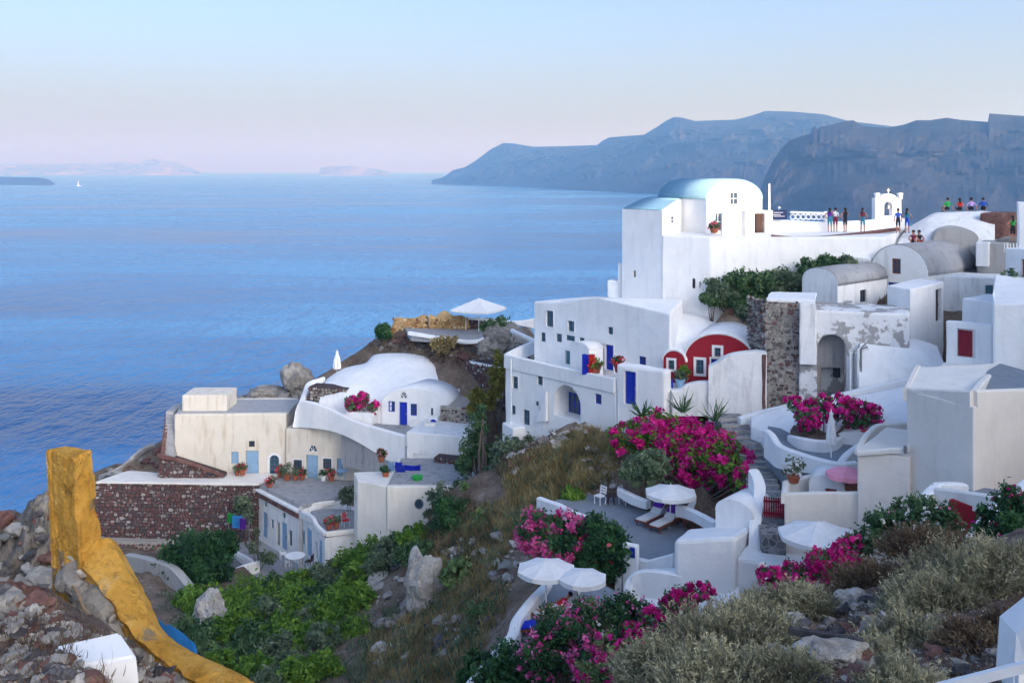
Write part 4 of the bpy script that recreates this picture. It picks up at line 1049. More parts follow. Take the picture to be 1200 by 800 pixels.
def red_house():
    h = thing('red_cave_house', 'dark red cave house with rounded white-rimmed front and white-framed windows', 'house', W(830, 452, 60.5))
    A, B = C(803, 60.8), C(884, 59.4); n = Face(A, B).n
    vault(h, A, B, -n * 5, -16, Zat(424, 60), 1.62, 'red_wash', 'white', [
        (0, 816, 421.5, 824.5, 437.5, 'win', {'trim': .16, 'frame': 'teal_paint'}), (0, 837.5, 407.5, 844.5, 417.5, 'win', {'trim': .16, 'frame': 'teal_paint'}),
        (0, 833.5, 420.5, 847, 452, 'door_blue', {'trim': .1})], over=.14)
    A, B = C(777.5, 61.2), C(802.6, 60.6); n = Face(A, B).n
    vault(h, A, B, -n * 4, -16, Zat(423, 61), .62, 'red_wash', 'white', [(0, 783.5, 422, 790, 432.5, 'win', {'trim': .14, 'frame': 'teal_paint'})], over=.12)
    mound(h, [[(783, 412, 62.5), (812, 404, 62.8), (840, 398, 62.6), (870, 404, 61.6), (900, 414, 60.4)], [(786, 392, 64.2), (814, 388, 64.4), (842, 386, 64.2), (872, 390, 63.4), (900, 394, 62.4)],
              [(788, 378, 66), (816, 377, 66), (844, 379, 65.6), (874, 382, 65), (902, 380, 64)], [(790, 367, 67.4), (818, 367.5, 67.4), (846, 372, 66.8), (872, 378, 66), (904, 374, 65.4)]], 'white', 40, 24, .06)
    ribbon(h, [(830.5, 428, 58.6, 492), (840, 423, 58.5, 492), (852, 415.5, 58.4, 492), (866, 412, 58.2, 492), (898, 409.5, 57.9, 492)], .9, 'white_worn', 'front_wall', n=4)
    ribbon(h, [(787, 457, 58.9, 486), (796, 455, 58.9, 486), (806, 449, 58.8, 486), (818, 446.5, 58.7, 486), (831, 446, 58.6, 486)], .6, 'white_worn', 'front_wall', n=3)
    slab(h, [C(776, 61), C(832, 60.6), C(832, 58.9), C(786, 59.1)], Zat(452, 60), 1.2, 'white_worn')
    fc = Face(C(776.5, 59.6), C(789, 59.4)); bm = bmesh.new()
    for i in range(6): 
        u = fc.L * i / 6; ext_bm(bm, fc, [(u + .01, Zat(459, 59.5)), (u + fc.L / 6 - .01, Zat(459, 59.5)), (u + fc.L / 6 - .01, Zat(444, 59.5)), (u + .01, Zat(444, 59.5))], 0, .05)
    part('gate', mesh_of(fix(bm), 'gate'), M['blue_paint'], h)
red_house()
def stone_pier():
    h = thing('rubble_stone_pier', 'tall rough stone pier with a white cap beside the ruined arch', 'pier', W(916, 475, 57.5))
    A, B = C(897, 57.6), C(936, 57.0); z1 = Zat(353.5, 57.5); z0 = -15
    block(h, [A, B] + back_of(A, B, 3), z0, z1, 'mortar_pale', bev=0); stone_face(h, A, B, z0 + .5, z1, .27, 'stones_grey', 12)
    D = Vector(A) + Vector((-.45, 2.4)); stone_face(h, D, A, z0 + .5, z1, .27, 'stones_grey', 13)
    A, B = C(898, 57.5), C(955, 56.7); slab(h, [A, B, C(957, 60), C(903, 60.5)], z1 + .22, .22, 'white', 'cap', .05)
    # spreading foot of the pier
    for i, (pa, pb, y, zt) in enumerate([(892, 900, 57.5, 440), (893, 899, 57.45, 415)]):
        A2, B2 = C(pa, y), C(pb, y); block(h, [A2, B2] + back_of(A2, B2, 1.5), z0, Zat(zt, y), 'rock_red', bev=.1, name='buttress')
    A2, B2 = C(936.2, 57.2), C(951.5, 56.6); block(h, [A2, B2] + back_of(A2, B2, 1), z0, Zat(428, 57), 'mortar_pale', bev=0, name='rubble_wall'); stone_face(h, A2, B2, z0 + .5, Zat(429, 57), .27, 'stones_grey', 14)
stone_pier()
def arch_ruin():
    h = thing('ruined_arch_house', 'ruined white house with peeling plaster and a deep arched porch', 'house', W(990, 468, 57))
    A, B = C(936.3, 56.6), C(1066, 55.2); z1 = Zat(363, 56.4)
    block(h, [A, B, C(1066, 58.6), C(940, 60.2)], -15.5, z1, 'white_peeling', [(0, 957.5, 391.5, 992, 470, 'niche', {'shape': 'arch', 'depth': 2.2})], bev=.12, top=[Zat(362, 56.6), Zat(368, 55.2), Zat(368, 55.2), Zat(362, 56.6)])
    f = Face(A, B); fi = Face(f.p(0, 0, -2.16)[:2], f.p(f.L, 0, -2.16)[:2]); u0, zt = fi.at(976, 425); u1, zb = fi.at(984.5, 442)
    fill_opening(h, fi, 'rect', u0, zb, u1, zt, 'win', 0.0, None, M['dark_wood'])
    A2, B2 = C(937, 56.2), C(957, 56.0); block(h, [A2, B2] + back_of(A2, B2, .5), Zat(428, 56), Zat(356, 56), 'white_worn', bev=.06, name='pier')
    mound(h, [[(1006, 470, 54.4), (1030, 462, 54.2), (1058, 452, 54), (1084, 444, 53.8), (1108, 436, 53.6)], [(1006, 440, 54.8), (1030, 430, 54.8), (1058, 424, 54.6), (1084, 422, 54.4), (1106, 424, 54.4)],
              [(1006, 414, 55.2), (1030, 408, 55.4), (1054, 403, 55.6), (1078, 405, 55.8), (1102, 414, 56)], [(1008, 402, 55.6), (1030, 399, 56.2), (1054, 396, 57), (1076, 398, 57.4), (1098, 406, 57.6)]], 'white', 36, 24, .05, skirt=3)
    for i, px in enumerate((996.5, 1000.5, 1005, 1009)):
        bm = bmesh.new(); p = W(px, 414 - i * 2, 54.9); bar_bm(bm, p, Vector((p.x, p.y, Zat(462 - i * 2, 54.9))), .055, 6); bar_bm(bm, p, p + Vector((.25 * (3 - i) + .3, .1, .25)), .05, 6); part('drain_pipe', mesh_of(bm, 'drain_pipe'), M['metal_grey' if i % 2 else 'white_paint'], h)
arch_ruin()
def small_vault():
    h = thing('small_vault_house', 'small white vaulted house with weathered grey roof above the ruined arch', 'house', W(985, 370, 62))
    A, B = C(940, 63.2), C(981.5, 60.8); back = Vector((4.6, 4.2))
    vault(h, A, B, back, -13, Zat(336, 60.8) + .05, .95, 'white_worn', 'roof_grey', [(1, 1008, 339.5, 1015.5, 354, 'win', {'frame': 'dark_wood'})], over=.05, power=.8)
    ribbon(h, [(976, 368, 58.5, 372), (984, 358, 58.6, 372), (990, 352, 58.7, 356), (998, 352, 58.8, 355)], .08, 'metal_grey', 'handrail', n=3)
    slab(h, [C(940, 57.6), C(1040, 57), C(1042, 62), C(985, 61.5), C(942, 62)], Zat(369, 57.6), 3, 'floor_worn')
small_vault()
def big_vault():
    h = thing('large_vault_house', 'white gabled vault house with grey barrel roof where a couple sits', 'house', W(1060, 345, 64))
    A, B = C(1020, 66.0), C(1087.5, 63.4); back = Vector((5.6, 4.6))
    vault(h, A, B, back, -12, Zat(321, 64.5), 1.85, 'white_worn', 'roof_grey', [
        (0, 1045, 303, 1055.5, 321, 'win', {'frame': 'brown_wood'}), (0, 1040.5, 331, 1056, 345, 'win', {'frame': 'blue_paint'}), (0, 1064, 333, 1076, 345, 'win', {'frame': 'blue_paint'})], over=.07)
    A2, B2 = C(1004.5, 66.5), C(1021, 66); block(h, [A2, B2] + back_of(A2, B2, 2), -10, Zat(302, 66), 'white_worn', bev=.1, name='annex')
    A3, B3 = C(1144.5, 66.0), C(1180, 65); block(h, [A3, B3] + back_of(A3, B3, 4), -12, Zat(284, 66), 'grey_render', bev=.08, name='annex')
    A4, B4 = C(1143.5, 65.6), C(1159, 65.2); block(h, [A4, B4] + back_of(A4, B4, 1), Zat(312, 65.5), Zat(284, 65.5), 'white_worn', bev=.06, name='pier')
    A5, B5 = C(1095, 64.0), C(1176, 62.4); block(h, [A5, B5] + back_of(A5, B5, 3), -13, Zat(325, 63), 'white_worn', [(0, 1154.5, 334, 1164, 352, 'door_teal', {})], bev=.08, name='annex')
big_vault()
def white_box():
    h = thing('white_box_house', 'plain white cube house with a narrow dark doorway', 'house', W(1067, 400, 58))
    P = [C(1039.5, 59.2), C(1067, 57.2), C(1106, 61.2), C(1078, 63.4)]
    block(h, P, -14, Zat(338.5, 57.6), 'white', [(1, 1096.5, 338.5, 1103.5, 377, 'door_dark', {'depth': .3})], bev=.05)
    bm = bmesh.new(); 
white_box()
def crown_roofs():
    h = thing('rounded_roof_house', 'whitewashed rounded roof house with four people sitting along its top', 'house', W(1120, 285, 72))
    mound(h, [[(1052, 285, 70), (1084, 284, 69), (1110, 284, 68.6), (1140, 284, 68.2), (1165, 284, 68)], [(1056, 276, 71.5), (1086, 268, 70.4), (1112, 266, 70), (1142, 266, 69.6), (1165, 268, 69.4)],
              [(1064, 268, 73), (1088, 256, 72), (1114, 253, 71.6), (1144, 253, 71.4), (1168, 256, 71)], [(1072, 262, 75), (1094, 250, 74), (1116, 248, 73.6), (1146, 247.5, 73.4), (1170, 248, 73)]], 'white_worn', 36, 24, .10, skirt=4)
    A, B = C(1094, 68.4), C(1146, 67.6); vault(h, A, B, -Face(A, B).n * 4, -9, Zat(280, 68), .75, 'grey_render', 'roof_grey', [], over=.05)
    A, B = C(1148, 70.6), C(1176, 69.6); block(h, [A, B] + back_of(A, B, 4), -8, Zat(250, 70), 'rock_red', bev=.12, name='stone_wall')
    A, B = C(1166, 66.8), C(1196, 65.8); block(h, [A, B] + back_of(A, B, 3), -8, Zat(280, 66), 'rock_grey', bev=.2, name='stone_wall')
crown_roofs()
def gate_house():
    h = thing('red_gate_house', 'white stepped house with a red gate in its courtyard wall at the right edge', 'house', W(1150, 440, 50))
    A, B = C(1108.5, 51), C(1163, 49.6); z = Zat(377, 50.6)
    block(h, [A, B] + back_of(A, B, .4), -13, z, 'white', [(0, 1121.5, 385.5, 1143, 418.5, 'niche', {'depth': .25})], bev=.07, name='court_wall')
    fc = Face(Vector(A) - Face(A, B).n * .26, Vector(B) - Face(A, B).n * .26); bm = bmesh.new(); u0, zt = fc.at(1122, 386); u1, zb = fc.at(1140, 418)
    for i in range(5):
        a = u0 + (u1 - u0) * i / 5; b = u0 + (u1 - u0) * (i + 1) / 5 - .015
        ext_bm(bm, fc, [(a, zb), (b, zb), (b, zt), (a, zt)], 0, .08)
    part('gate', mesh_of(fix(bm), 'gate'), M['red_paint'], h)
    A1, B1 = C(1104, 49.4), C(1152, 48.2)
    block(h, [C(1076, 47.0), C(1182, 45.5), C(1210, 50), C(1106, 51.2)], -14, Zat(433, 48.2), 'cream_pale', bev=.08, name='base', top=[Zat(456, 47), Zat(456, 45.5), Zat(424, 50), Zat(424, 51.2)])
    A2, B2 = C(1127, 54), C(1168, 52.6); block(h, [A2, B2] + back_of(A2, B2, 3), -13, Zat(351, 53.5), 'white', bev=.08)
    block(h, [C(1163, 50.0), C(1164, 48.4), C(1215, 47.6), C(1215, 55), C(1166, 55)], -13, Zat(322, 52), 'white', bev=.08, top=[Zat(342, 51), Zat(356, 48.4), Zat(356, 47.6), Zat(325, 55), Zat(322, 55)])
    A3, B3 = C(1178, 57.0), C(1216, 55); block(h, [A3, B3] + back_of(A3, B3, 4), -13, Zat(292, 56), 'white', [(0, 1196.5, 304, 1206, 342, 'door_red', {})], bev=.06)
    A4, B4 = C(1193.5, 58.5), C(1220, 58); block(h, [A4, B4] + back_of(A4, B4, 3), -9, Zat(238, 58.5), 'white', bev=.05, name='chimney_block')
    for i in range(6):
        p = W(1177 + i * 3.6, 296, 57.2); bm = bmesh.new(); bar_bm(bm, p, p + Vector((0, 0, .55)), .035, 5); part('baluster', mesh_of(bm, 'baluster'), M['white_paint'], h)
    slab(h, [C(1165, 45.6), C(1230, 44.6), C(1230, 49.5), C(1178, 49.5)], Zat(442, 46.5), .2, 'floor_grey')
    ribbon(h, [(1152, 456, 46, 460), (1168, 446, 47.4, 454), (1176, 434, 48.6, 446), (1180, 428, 49.4, 440)], .25, 'cream_pale', 'parapet', n=3)
gate_house()
def cream_house():
    h = thing('tall_cream_house', 'big plain cream house with blank walls and terraces at the right edge', 'house', W(1100, 600, 39))
    block(h, [C(1063, 40.4), C(1140.5, 37.4), C(1260, 41.5), C(1170, 46), C(1075, 45)], -18, -8.95, 'cream', bev=.05)
    ribbon(h, [(1063.5, 453.5, 40.6, 470), (1102, 455.5, 39.08, 472), (1140.0, 457.2, 37.6, 476)], .3, 'cream', 'parapet', n=1)
    ribbon(h, [(1141.0, 457.2, 37.6, 476), (1200, 454.5, 39.55, 470), (1262, 451.5, 41.7, 466)], .3, 'cream', 'parapet', n=1)
    ribbon(h, [(1063, 454.5, 40.4, 470), (1070, 438, 43, 452), (1076, 428, 45, 440)], .3, 'cream', 'parapet', n=1)
    ribbon(h, [(1141, 458, 37.6, 470), (1150, 446, 40.2, 460), (1158, 438, 43, 450)], .3, 'cream_pale', 'parapet', n=1)
    slab(h, [C(1144, 38.0), C(1250, 41.6), C(1172, 45.5), C(1158, 44)], -8.88, .1, 'floor_grey')
    slab(h, [C(1066, 40.2), C(1139, 37.9), C(1157, 44), C(1076, 44.8)], -8.88, .1, 'cream_pale')
    # lower terrace block on the left with sunken balcony
    A, B = C(1004.5, 41.2), C(1066, 40.0); z = Zat(531, 40.6)
    block(h, [A, B] + back_of(A, B, 4.4), -19, z, 'cream', bev=.05)
    ribbon(h, [(1005, 527.5, 41.1, 533), (1066, 523, 40.1, 529)], .25, 'cream_pale', 'parapet', n=1)
    ribbon(h, [(1005, 527.5, 41.1, 533), (1012, 512, 43, 524), (1024, 499, 45, 513), (1036, 496, 46, 508), (1068, 494, 46, 508)], .25, 'cream_pale', 'parapet', n=2)
    A, B = C(1012, 44.6), C(1026, 45.2); block(h, [A, B] + back_of(A, B, .2), z - .2, Zat(503, 45), 'red_wash', bev=.0, name='red_panel')
    # courtyard with the pink parasol
    A, B = C(919.5, 42.4), C(1006, 41.4); block(h, [A, B] + back_of(A, B, .35), -18.5, Zat(575, 42), 'cream', bev=.05, name='court_wall', top=[Zat(579, 42.4), Zat(577, 41.4), Zat(577, 41.4), Zat(579, 42.4)])
    ribbon(h, [(919.5, 578, 42.4, 590), (921, 563, 44.6, 580), (950, 556, 45.4, 575), (1006, 548, 46, 570)], .3, 'cream_pale', 'court_wall', n=1)
    slab(h, [C(921, 42.8), C(1005, 41.8), C(1010, 46), C(922, 45)], Zat(600, 43), 3, 'floor_worn')
    A, B = C(948, 44.0), C(990, 43.4); vault(h, A, B, -Face(A, B).n * 1.6, -16, Zat(570, 43.6), .45, 'white', 'white', [(0, 967, 572.5, 981, 590, 'door_red', {'depth': .1})], over=.03)
    A, B = C(990.5, 43.2), C(1006, 42.8); block(h, [A, B] + back_of(A, B, .5), -16, Zat(566, 43), 'brown_wood', bev=0, name='cupboard')
    # terrace below with red panel
    A, B = C(1112, 34.8), C(1172, 33.4); block(h, [A, B] + back_of(A, B, .25), -16, Zat(594.5, 34), 'red_wash', bev=.0, name='red_panel')
    ribbon(h, [(1098, 571, 35.8, 594), (1174, 581, 33.2, 600)], .3, 'cream_pale', 'parapet', n=1)
    ribbon(h, [(1062, 607, 34.6, 640), (1080, 586, 35.4, 620), (1098, 566, 36.2, 600), (1130, 566, 36.8, 580)], .4, 'white', 'parapet', n=2)
    ribbon(h, [(1128, 640, 30, 680), (1156, 606, 31.6, 640), (1186, 578, 33, 620), (1215, 555, 34.5, 600)], .45, 'white', 'parapet', n=2)
    slab(h, [C(1085, 36.8), C(1172, 34), C(1210, 37), C(1140, 38)], Zat(590, 36), 2, 'floor_grey')
    for px, py in ((1061, 531),):
        p = W(px, py, 40.0); bm = bmesh.new(); bar_bm(bm, p, p + Vector((0, 0, .3)), .07, 8); part('drain_spout', mesh_of(bm, 'drain_spout'), M['metal_grey'], h)
cream_house()
def flower_terrace():
    h = thing('curved_flower_terrace', 'curved white terrace with planter of magenta bougainvillea and closed parasol', 'terrace', W(960, 535, 47))
    ribbon(h, [(866, 489, 56, 505), (890, 481, 56, 500), (930, 472, 55, 490), (975, 463, 54.5, 480), (1020, 452, 54, 475), (1066, 442, 53, 470)], .6, 'white', 'back_wall', n=4, zbot=-16)
    mound(h, [[(880, 500, 54), (905, 508, 52.5), (930, 512, 51), (980, 508, 49.6), (1030, 500, 49), (1066, 500, 48)], [(880, 494, 54.6), (905, 494, 53.6), (935, 492, 52.4), (980, 488, 51.6), (1030, 480, 51), (1066, 476, 50)],
              [(880, 488, 55.4), (905, 481, 55), (935, 475, 54), (980, 468, 53.6), (1030, 458, 53), (1066, 452, 52.4)]], 'white', 40, 20, .06, skirt=3)
    ribbon(h, [(899, 503, 49.6, 535), (905, 508, 49, 540), (915, 521, 48, 548), (940, 531, 46.8, 552), (965, 538, 45.9, 556), (985, 541.5, 45.4, 560), (1003, 540, 45.4, 560)], .35, 'white', 'parapet', n=5, zbot=-17)
    ribbon(h, [(985, 541, 45.6, 552), (992, 531, 46.5, 548), (1006, 520, 47.4, 540)], .35, 'white', 'parapet', n=4, zbot=-17)
    slab(h, [C(898, 50.4), C(915, 48.2), C(940, 47), C(985, 45.6), C(1006, 46.6), C(1010, 50), C(900, 53)], Zat(536, 47.2), 3.5, 'floor_grey')
    ribbon(h, [(926, 509, 50.2, 540), (938, 512, 48.8, 540), (960, 515.5, 48.2, 540), (975, 515, 48.4, 540), (984, 511, 49.4, 540)], .3, 'white', 'planter_wall', n=5, zbot=-16)
    slab(h, [C(926, 50.4), C(960, 48.4), C(984, 49.4), C(984, 51), C(930, 51.5)], Zat(517, 48.4), 3, 'soil_near', 'planter_soil')
flower_terrace()
def stone_street():
    h = thing('stepped_stone_street', 'steep cobbled stair street with pale step edges climbing past the bougainvillea', 'steps', W(880, 560, 49))
    N = 16
    for i in range(N):
        t = i / (N - 1); Y = 44.4 + 12.2 * t; py = 596 - 106 * t
        z = Zat(py, Y); xa = 886 - 46 * t + 8 * math.sin(t * 3); xb = 921 - 22 * t - 26 * t * t
        a, b = C(xa, Y), C(xb, Y); dY = 12.2 / (N - 1)
        bm = bmesh.new(); box_bm(bm, ((a.x + b.x) / 2, Y + dY / 2 + .15, z - 1.0), (b.x - a.x, dY + .35, 2.0)); s = part('step', mesh_of(bm, 'step'), M['cobble'], h)
        bm = bmesh.new(); box_bm(bm, ((a.x + b.x) / 2, Y - .06, z - .09), (b.x - a.x, .14, .2)); part('step_edge', mesh_of(bm, 'step_edge'), M['rock_pale'], s)
    slab(h, [C(893, 42.0), C(921, 42.0), C(921, 44.8), C(884, 44.8)], Zat(620, 42.6), 3, 'cobble', 'landing')
def mat_cobble():
    m, n, l, b, o = new_mat('cobble')
    v = coord(n, l, 'World'); vo = n.new('ShaderNodeTexVoronoi'); vo.inputs['Scale'].default_value = 3.2; l.new(v, vo.inputs['Vector'])
    vd = n.new('ShaderNodeTexVoronoi'); vd.feature = 'DISTANCE_TO_EDGE'; vd.inputs['Scale'].default_value = 3.2; l.new(v, vd.inputs['Vector'])
    sep = n.new('ShaderNodeSeparateColor'); l.new(vo.outputs['Color'], sep.inputs[0])
    c = ramp(n, l, sep.outputs[0], [(.1, (.10, .10, .11)), (.5, (.17, .165, .17)), (.9, (.25, .24, .24))])
    e = ramp(n, l, vd.outputs['Distance'], [(.03, (1, 1, 1)), (.09, (0, 0, 0))])
    l.new(mixc(n, l, e, c, (.30, .30, .31)), b.inputs['Base Color']); b.inputs['Roughness'].default_value = .9
    bump(n, l, b, vd.outputs['Distance'], .5, .06)
mat_cobble(); stone_street()
def street_gate():
    h = thing('red_picket_gate', 'dark red wooden picket gate at the foot of the stair street', 'gate', W(907, 607, 43.4))
    fc = Face(C(894.5, 43.4), C(919, 43.2)); z0, z1 = Zat(606, 43.3), Zat(581, 43.3)
    for i in range(9):
        u = fc.L * (i + .15) / 9; bm = bmesh.new(); ext_bm(bm, fc, [(u, z0), (u + .07, z0), (u + .07, z1 - .08), (u + .035, z1), (u, z1 - .08)], 0, .03); part('picket', mesh_of(fix(bm), 'picket'), M['red_paint'], h)
    for zz in (z0 + .12, z1 - .3):
        bm = bmesh.new(); ext_bm(bm, fc, [(0, zz), (fc.L, zz), (fc.L, zz + .1), (0, zz + .1)], -.04, -.005); part('rail', mesh_of(fix(bm), 'rail'), M['red_paint'], h)
street_gate()
def lower_white():
    h = thing('terraced_white_house', 'plain white terraced house with rounded parapets below the stair street', 'house', W(850, 690, 42))
    block(h, [C(790, 42.2), C(862, 41.2), C(884, 44.4), C(806, 45.6)], -22, Zat(629, 42), 'white', bev=.18, top=[Zat(632, 42.2), Zat(628, 41.2), Zat(614, 44.4), Zat(619, 45.6)])
    A, B = C(838.5, 44.6), C(882, 43.4); vault(h, A, B, -Face(A, B).n * 2.0, -20, Zat(603, 44), .62, 'white', 'white', [], over=.03, power=.8)
    block(h, [C(862.5, 41.4), C(948, 40.2), C(952, 43.6), C(884, 44.2)], -21, Zat(655, 41), 'white', bev=.15, top=[Zat(652, 41.4), Zat(668, 40.2), Zat(640, 43.6), Zat(626, 44.2)])
    ribbon(h, [(883, 549, 45.6, 600), (887, 556, 45.2, 620), (890.5, 568, 44.7, 630), (889, 585, 44.2, 640), (885.5, 602, 43.6, 650), (884.5, 625, 42.9, 690), (884, 645, 42.2, 700)], .5, 'white', 'stair_wall', n=5)
    ribbon(h, [(735, 690, 43.2, 760), (740, 674, 43.4, 760), (755, 667, 43.2, 760), (780, 669, 42.6, 760), (800, 672, 42.2, 760)], .35, 'white', 'parapet', n=4)
    block(h, [C(730, 43.0), C(800, 41.4), C(870, 40.4), C(862, 42.4), C(762, 44.6)], -22, Zat(700, 42), 'white', bev=.12, top=[Zat(712, 43), Zat(716, 41.4), Zat(712, 40.4), Zat(660, 42.4), Zat(664, 44.6)])
    block(h, [C(748, 38.4), C(842, 36.0), C(848, 39.6), C(770, 41.0)], -23, Zat(720, 38), 'white', bev=.08, name='stair_wall', top=[Zat(778, 38.4), Zat(712, 36), Zat(694, 39.6), Zat(750, 41)])
    ribbon(h, [(745, 788, 35.5, 820), (770, 762, 36, 800), (800, 736, 36.6, 780), (840, 700, 37.2, 760)], .4, 'white', 'parapet', n=2)
    ribbon(h, [(790, 794, 33, 830), (806, 765, 34, 800), (826, 736, 35, 780), (846, 716, 35.6, 760)], .4, 'white', 'parapet', n=2)
    # white edge of the lounger terrace
    ribbon(h, [(724, 672, 45.4, 700), (730, 640, 46, 690), (742, 652, 45.8, 690), (760, 656, 45, 690), (790, 648, 44.2, 690)], .28, 'white', 'parapet', n=1)
    ribbon(h, [(795, 590, 50.2, 604), (815, 598, 48.6, 610), (840, 611, 46.6, 625)], .35, 'white', 'parapet', n=3)
    ribbon(h, [(632, 582, 54.2, 596), (655, 590, 52.6, 606), (676, 600, 51, 616), (706, 610, 49.6, 626)], .35, 'white', 'parapet', n=2)
    ribbon(h, [(726, 571, 54, 580), (742, 579, 53, 590), (760, 586, 52, 596)], .35, 'white', 'parapet', n=2)
    slab(h, [C(634, 54), C(706, 49.6), C(728, 46.2), C(792, 44.6), C(840, 46.4), C(800, 51), C(770, 54.4), C(726, 55.4), C(680, 55.6)], -18.15, 1.5, 'floor_grey', 'terrace_floor')
    # bench and chair white pieces on the left edge
    A, B = C(729, 45.4), C(746, 45.0); block(h, [A, B] + back_of(A, B, .3), -19.5, Zat(638, 45.2), 'white', [(0, 737.5, 641, 744, 654, 'door_blue', {'depth': .1})], bev=.06, name='gate_wall')
lower_white()
def lower_terrace():
    h = thing('lower_sun_terrace', 'lower grey sun terrace with white stair parapet under two parasols', 'terrace', W(650, 730, 41))
    slab(h, [C(600, 40), C(624, 38.4), C(720, 38), C(734, 43), C(664, 46)], Zat(722, 41), 3, 'floor_grey')
    ribbon(h, [(546, 806, 35.6, 840), (580, 765, 37.4, 800), (600, 742, 38.4, 780), (606, 724, 39.4, 770), (624, 700, 41.5, 740), (642, 682, 44, 715)], .42, 'white', 'parapet', n=4)
    for i in range(4):
        bm = bmesh.new(); Y = 38.6 - i * .35; z = Zat(728, 40) - .3 - i * .3; a, b = C(604, Y), C(632, Y); box_bm(bm, ((a.x + b.x) / 2, Y, z - .7), (b.x - a.x, .5, 1.4)); part('step', mesh_of(bm, 'step'), M['floor_worn'], h)
lower_terrace()

def ravine_wall():
    o = ribbon(None, [(150, 648, 74, 700), (178, 654, 72, 705), (204, 664, 70, 712), (226, 690, 68, 722), (238, 712, 67, 730)], .6, 'grey_render', 'ravine_retaining_wall', n=4)
    tag(o, 'pale concrete retaining wall sloping down into the ravine behind the yellow wall', 'wall')
ravine_wall()
# ------------------------------------------------------------------ plants
def set_tint(me, t):
    a = me.attributes.new('tint', 'FLOAT', 'POINT'); a.data.foreach_set('value', np.asarray(t, np.float32))
def quads_mesh(name, c, u, w, tint):
    """leaf rhombs: centres c, half axes u and w (n,3)"""
    n = len(c); v = np.empty((n, 4, 3)); v[:, 0] = c - u; v[:, 1] = c + w; v[:, 2] = c + u; v[:, 3] = c - w
    me = bpy.data.meshes.new(name); me.vertices.add(n * 4); me.vertices.foreach_set('co', v.reshape(-1).astype(np.float32))
    me.loops.add(n * 4); me.loops.foreach_set('vertex_index', np.arange(n * 4, dtype=np.int32))
    me.polygons.add(n); me.polygons.foreach_set('loop_start', np.arange(0, n * 4, 4, dtype=np.int32))
    me.update(calc_edges=True); set_tint(me, np.repeat(tint, 4)); return me
def rand_dirs(rs, n):
    d = rs.normal(size=(n, 3)); return d / np.linalg.norm(d, axis=1, keepdims=True)
def crown_points(rs, ell, n, shell=0.55, clump=0.16, up=0.0, clumps_per=26):
    """points spread in lumpy clumps through a set of ellipsoids (cx,cy,cz,rx,ry,rz); clumps sit mostly near the skin"""
    vol = np.array([e[3] * e[4] * e[5] for e in ell]) ** (2 / 3); pr = vol / vol.sum()
    K = clumps_per * len(ell); ei = rs.choice(len(ell), K, p=pr); E = np.array(ell)[ei]
    d = rand_dirs(rs, K); 
    if up: d[:, 2] = np.abs(d[:, 2]) * up + d[:, 2] * (1 - up)
    r = (shell + (1 - shell) * rs.random(K) ** .6) * (0.86 + .28 * rs.random(K))
    cc = E[:, :3] + d * E[:, 3:] * r[:, None]
    ck = rs.integers(0, K, n); rad = (E[ck, 3] * E[ck, 4] * E[ck, 5]) ** (1 / 3)
    p = cc[ck] + rs.normal(size=(n, 3)) * (clump * rad)[:, None]
    out = p - E[ck, :3]; out /= np.linalg.norm(out, axis=1, keepdims=True) + 1e-9
    tint = rs.random(K)[ck] * .6 + rs.random(n) * .4
    return p, out, tint
def leaves(name, rs, ell, n, size, aspect=.45, **kw):
    p, out, tint = crown_points(rs, ell, n, **kw)
    nrm = out * .7 + rand_dirs(rs, n) * .8; nrm /= np.linalg.norm(nrm, axis=1, keepdims=True)
    u = np.cross(nrm, rand_dirs(rs, n)); u /= np.linalg.norm(u, axis=1, keepdims=True) + 1e-9; w = np.cross(nrm, u)
    s = size * (.6 + .8 * rs.random(n))[:, None]
    return quads_mesh(name, p, u * s, w * s * aspect, tint)
def blades(name, rs, base, tip, width, tint):
    """thin tapering stalks from base to tip with a bent middle"""
    n = len(base); d = tip - base; side = np.cross(d, rand_dirs(rs, n)); side /= np.linalg.norm(side, axis=1, keepdims=True) + 1e-9
    m = (base + tip) / 2 + rand_dirs(rs, n) * np.linalg.norm(d, axis=1, keepdims=True) * .10
    v = np.empty((n, 5, 3)); wv = side * width[:, None]
    v[:, 0] = base - wv; v[:, 1] = base + wv; v[:, 2] = m + wv * .75; v[:, 3] = m - wv * .75; v[:, 4] = tip
    me = bpy.data.meshes.new(name); me.vertices.add(n * 5); me.vertices.foreach_set('co', v.reshape(-1).astype(np.float32))
    idx = np.arange(n)[:, None] * 5 + np.array([0, 1, 2, 3, 3, 2, 4]); me.loops.add(n * 7); me.loops.foreach_set('vertex_index', idx.reshape(-1).astype(np.int32))
    ls = (np.arange(n)[:, None] * 7 + np.array([0, 4])).reshape(-1); me.polygons.add(n * 2); me.polygons.foreach_set('loop_start', ls.astype(np.int32))
    me.update(calc_edges=True); set_tint(me, np.repeat(tint, 5)); return me
def stems_mesh(base, tips, r0):
    bm = bmesh.new()
    for t in tips:
        m = base.lerp(t, .5) + Vector((random.uniform(-.15, .15), random.uniform(-.15, .15), random.uniform(-.1, .15))) * (t - base).length * .5
        bar_bm(bm, base, m, r0, 6, r0 * .65); bar_bm(bm, m, t, r0 * .65, 5, r0 * .25)
    return mesh_of(bm, 'stem')
def E(px, py, Y, rx, ry, ry_depth=None):
    """ellipsoid seen at (px,py) with pixel radii"""
    c = W(px, py, Y); k = Y / F; d = (ry_depth or rx) * k
    return (c.x, c.y, c.z, rx * k, d, ry * k)
SEEDN = [100]
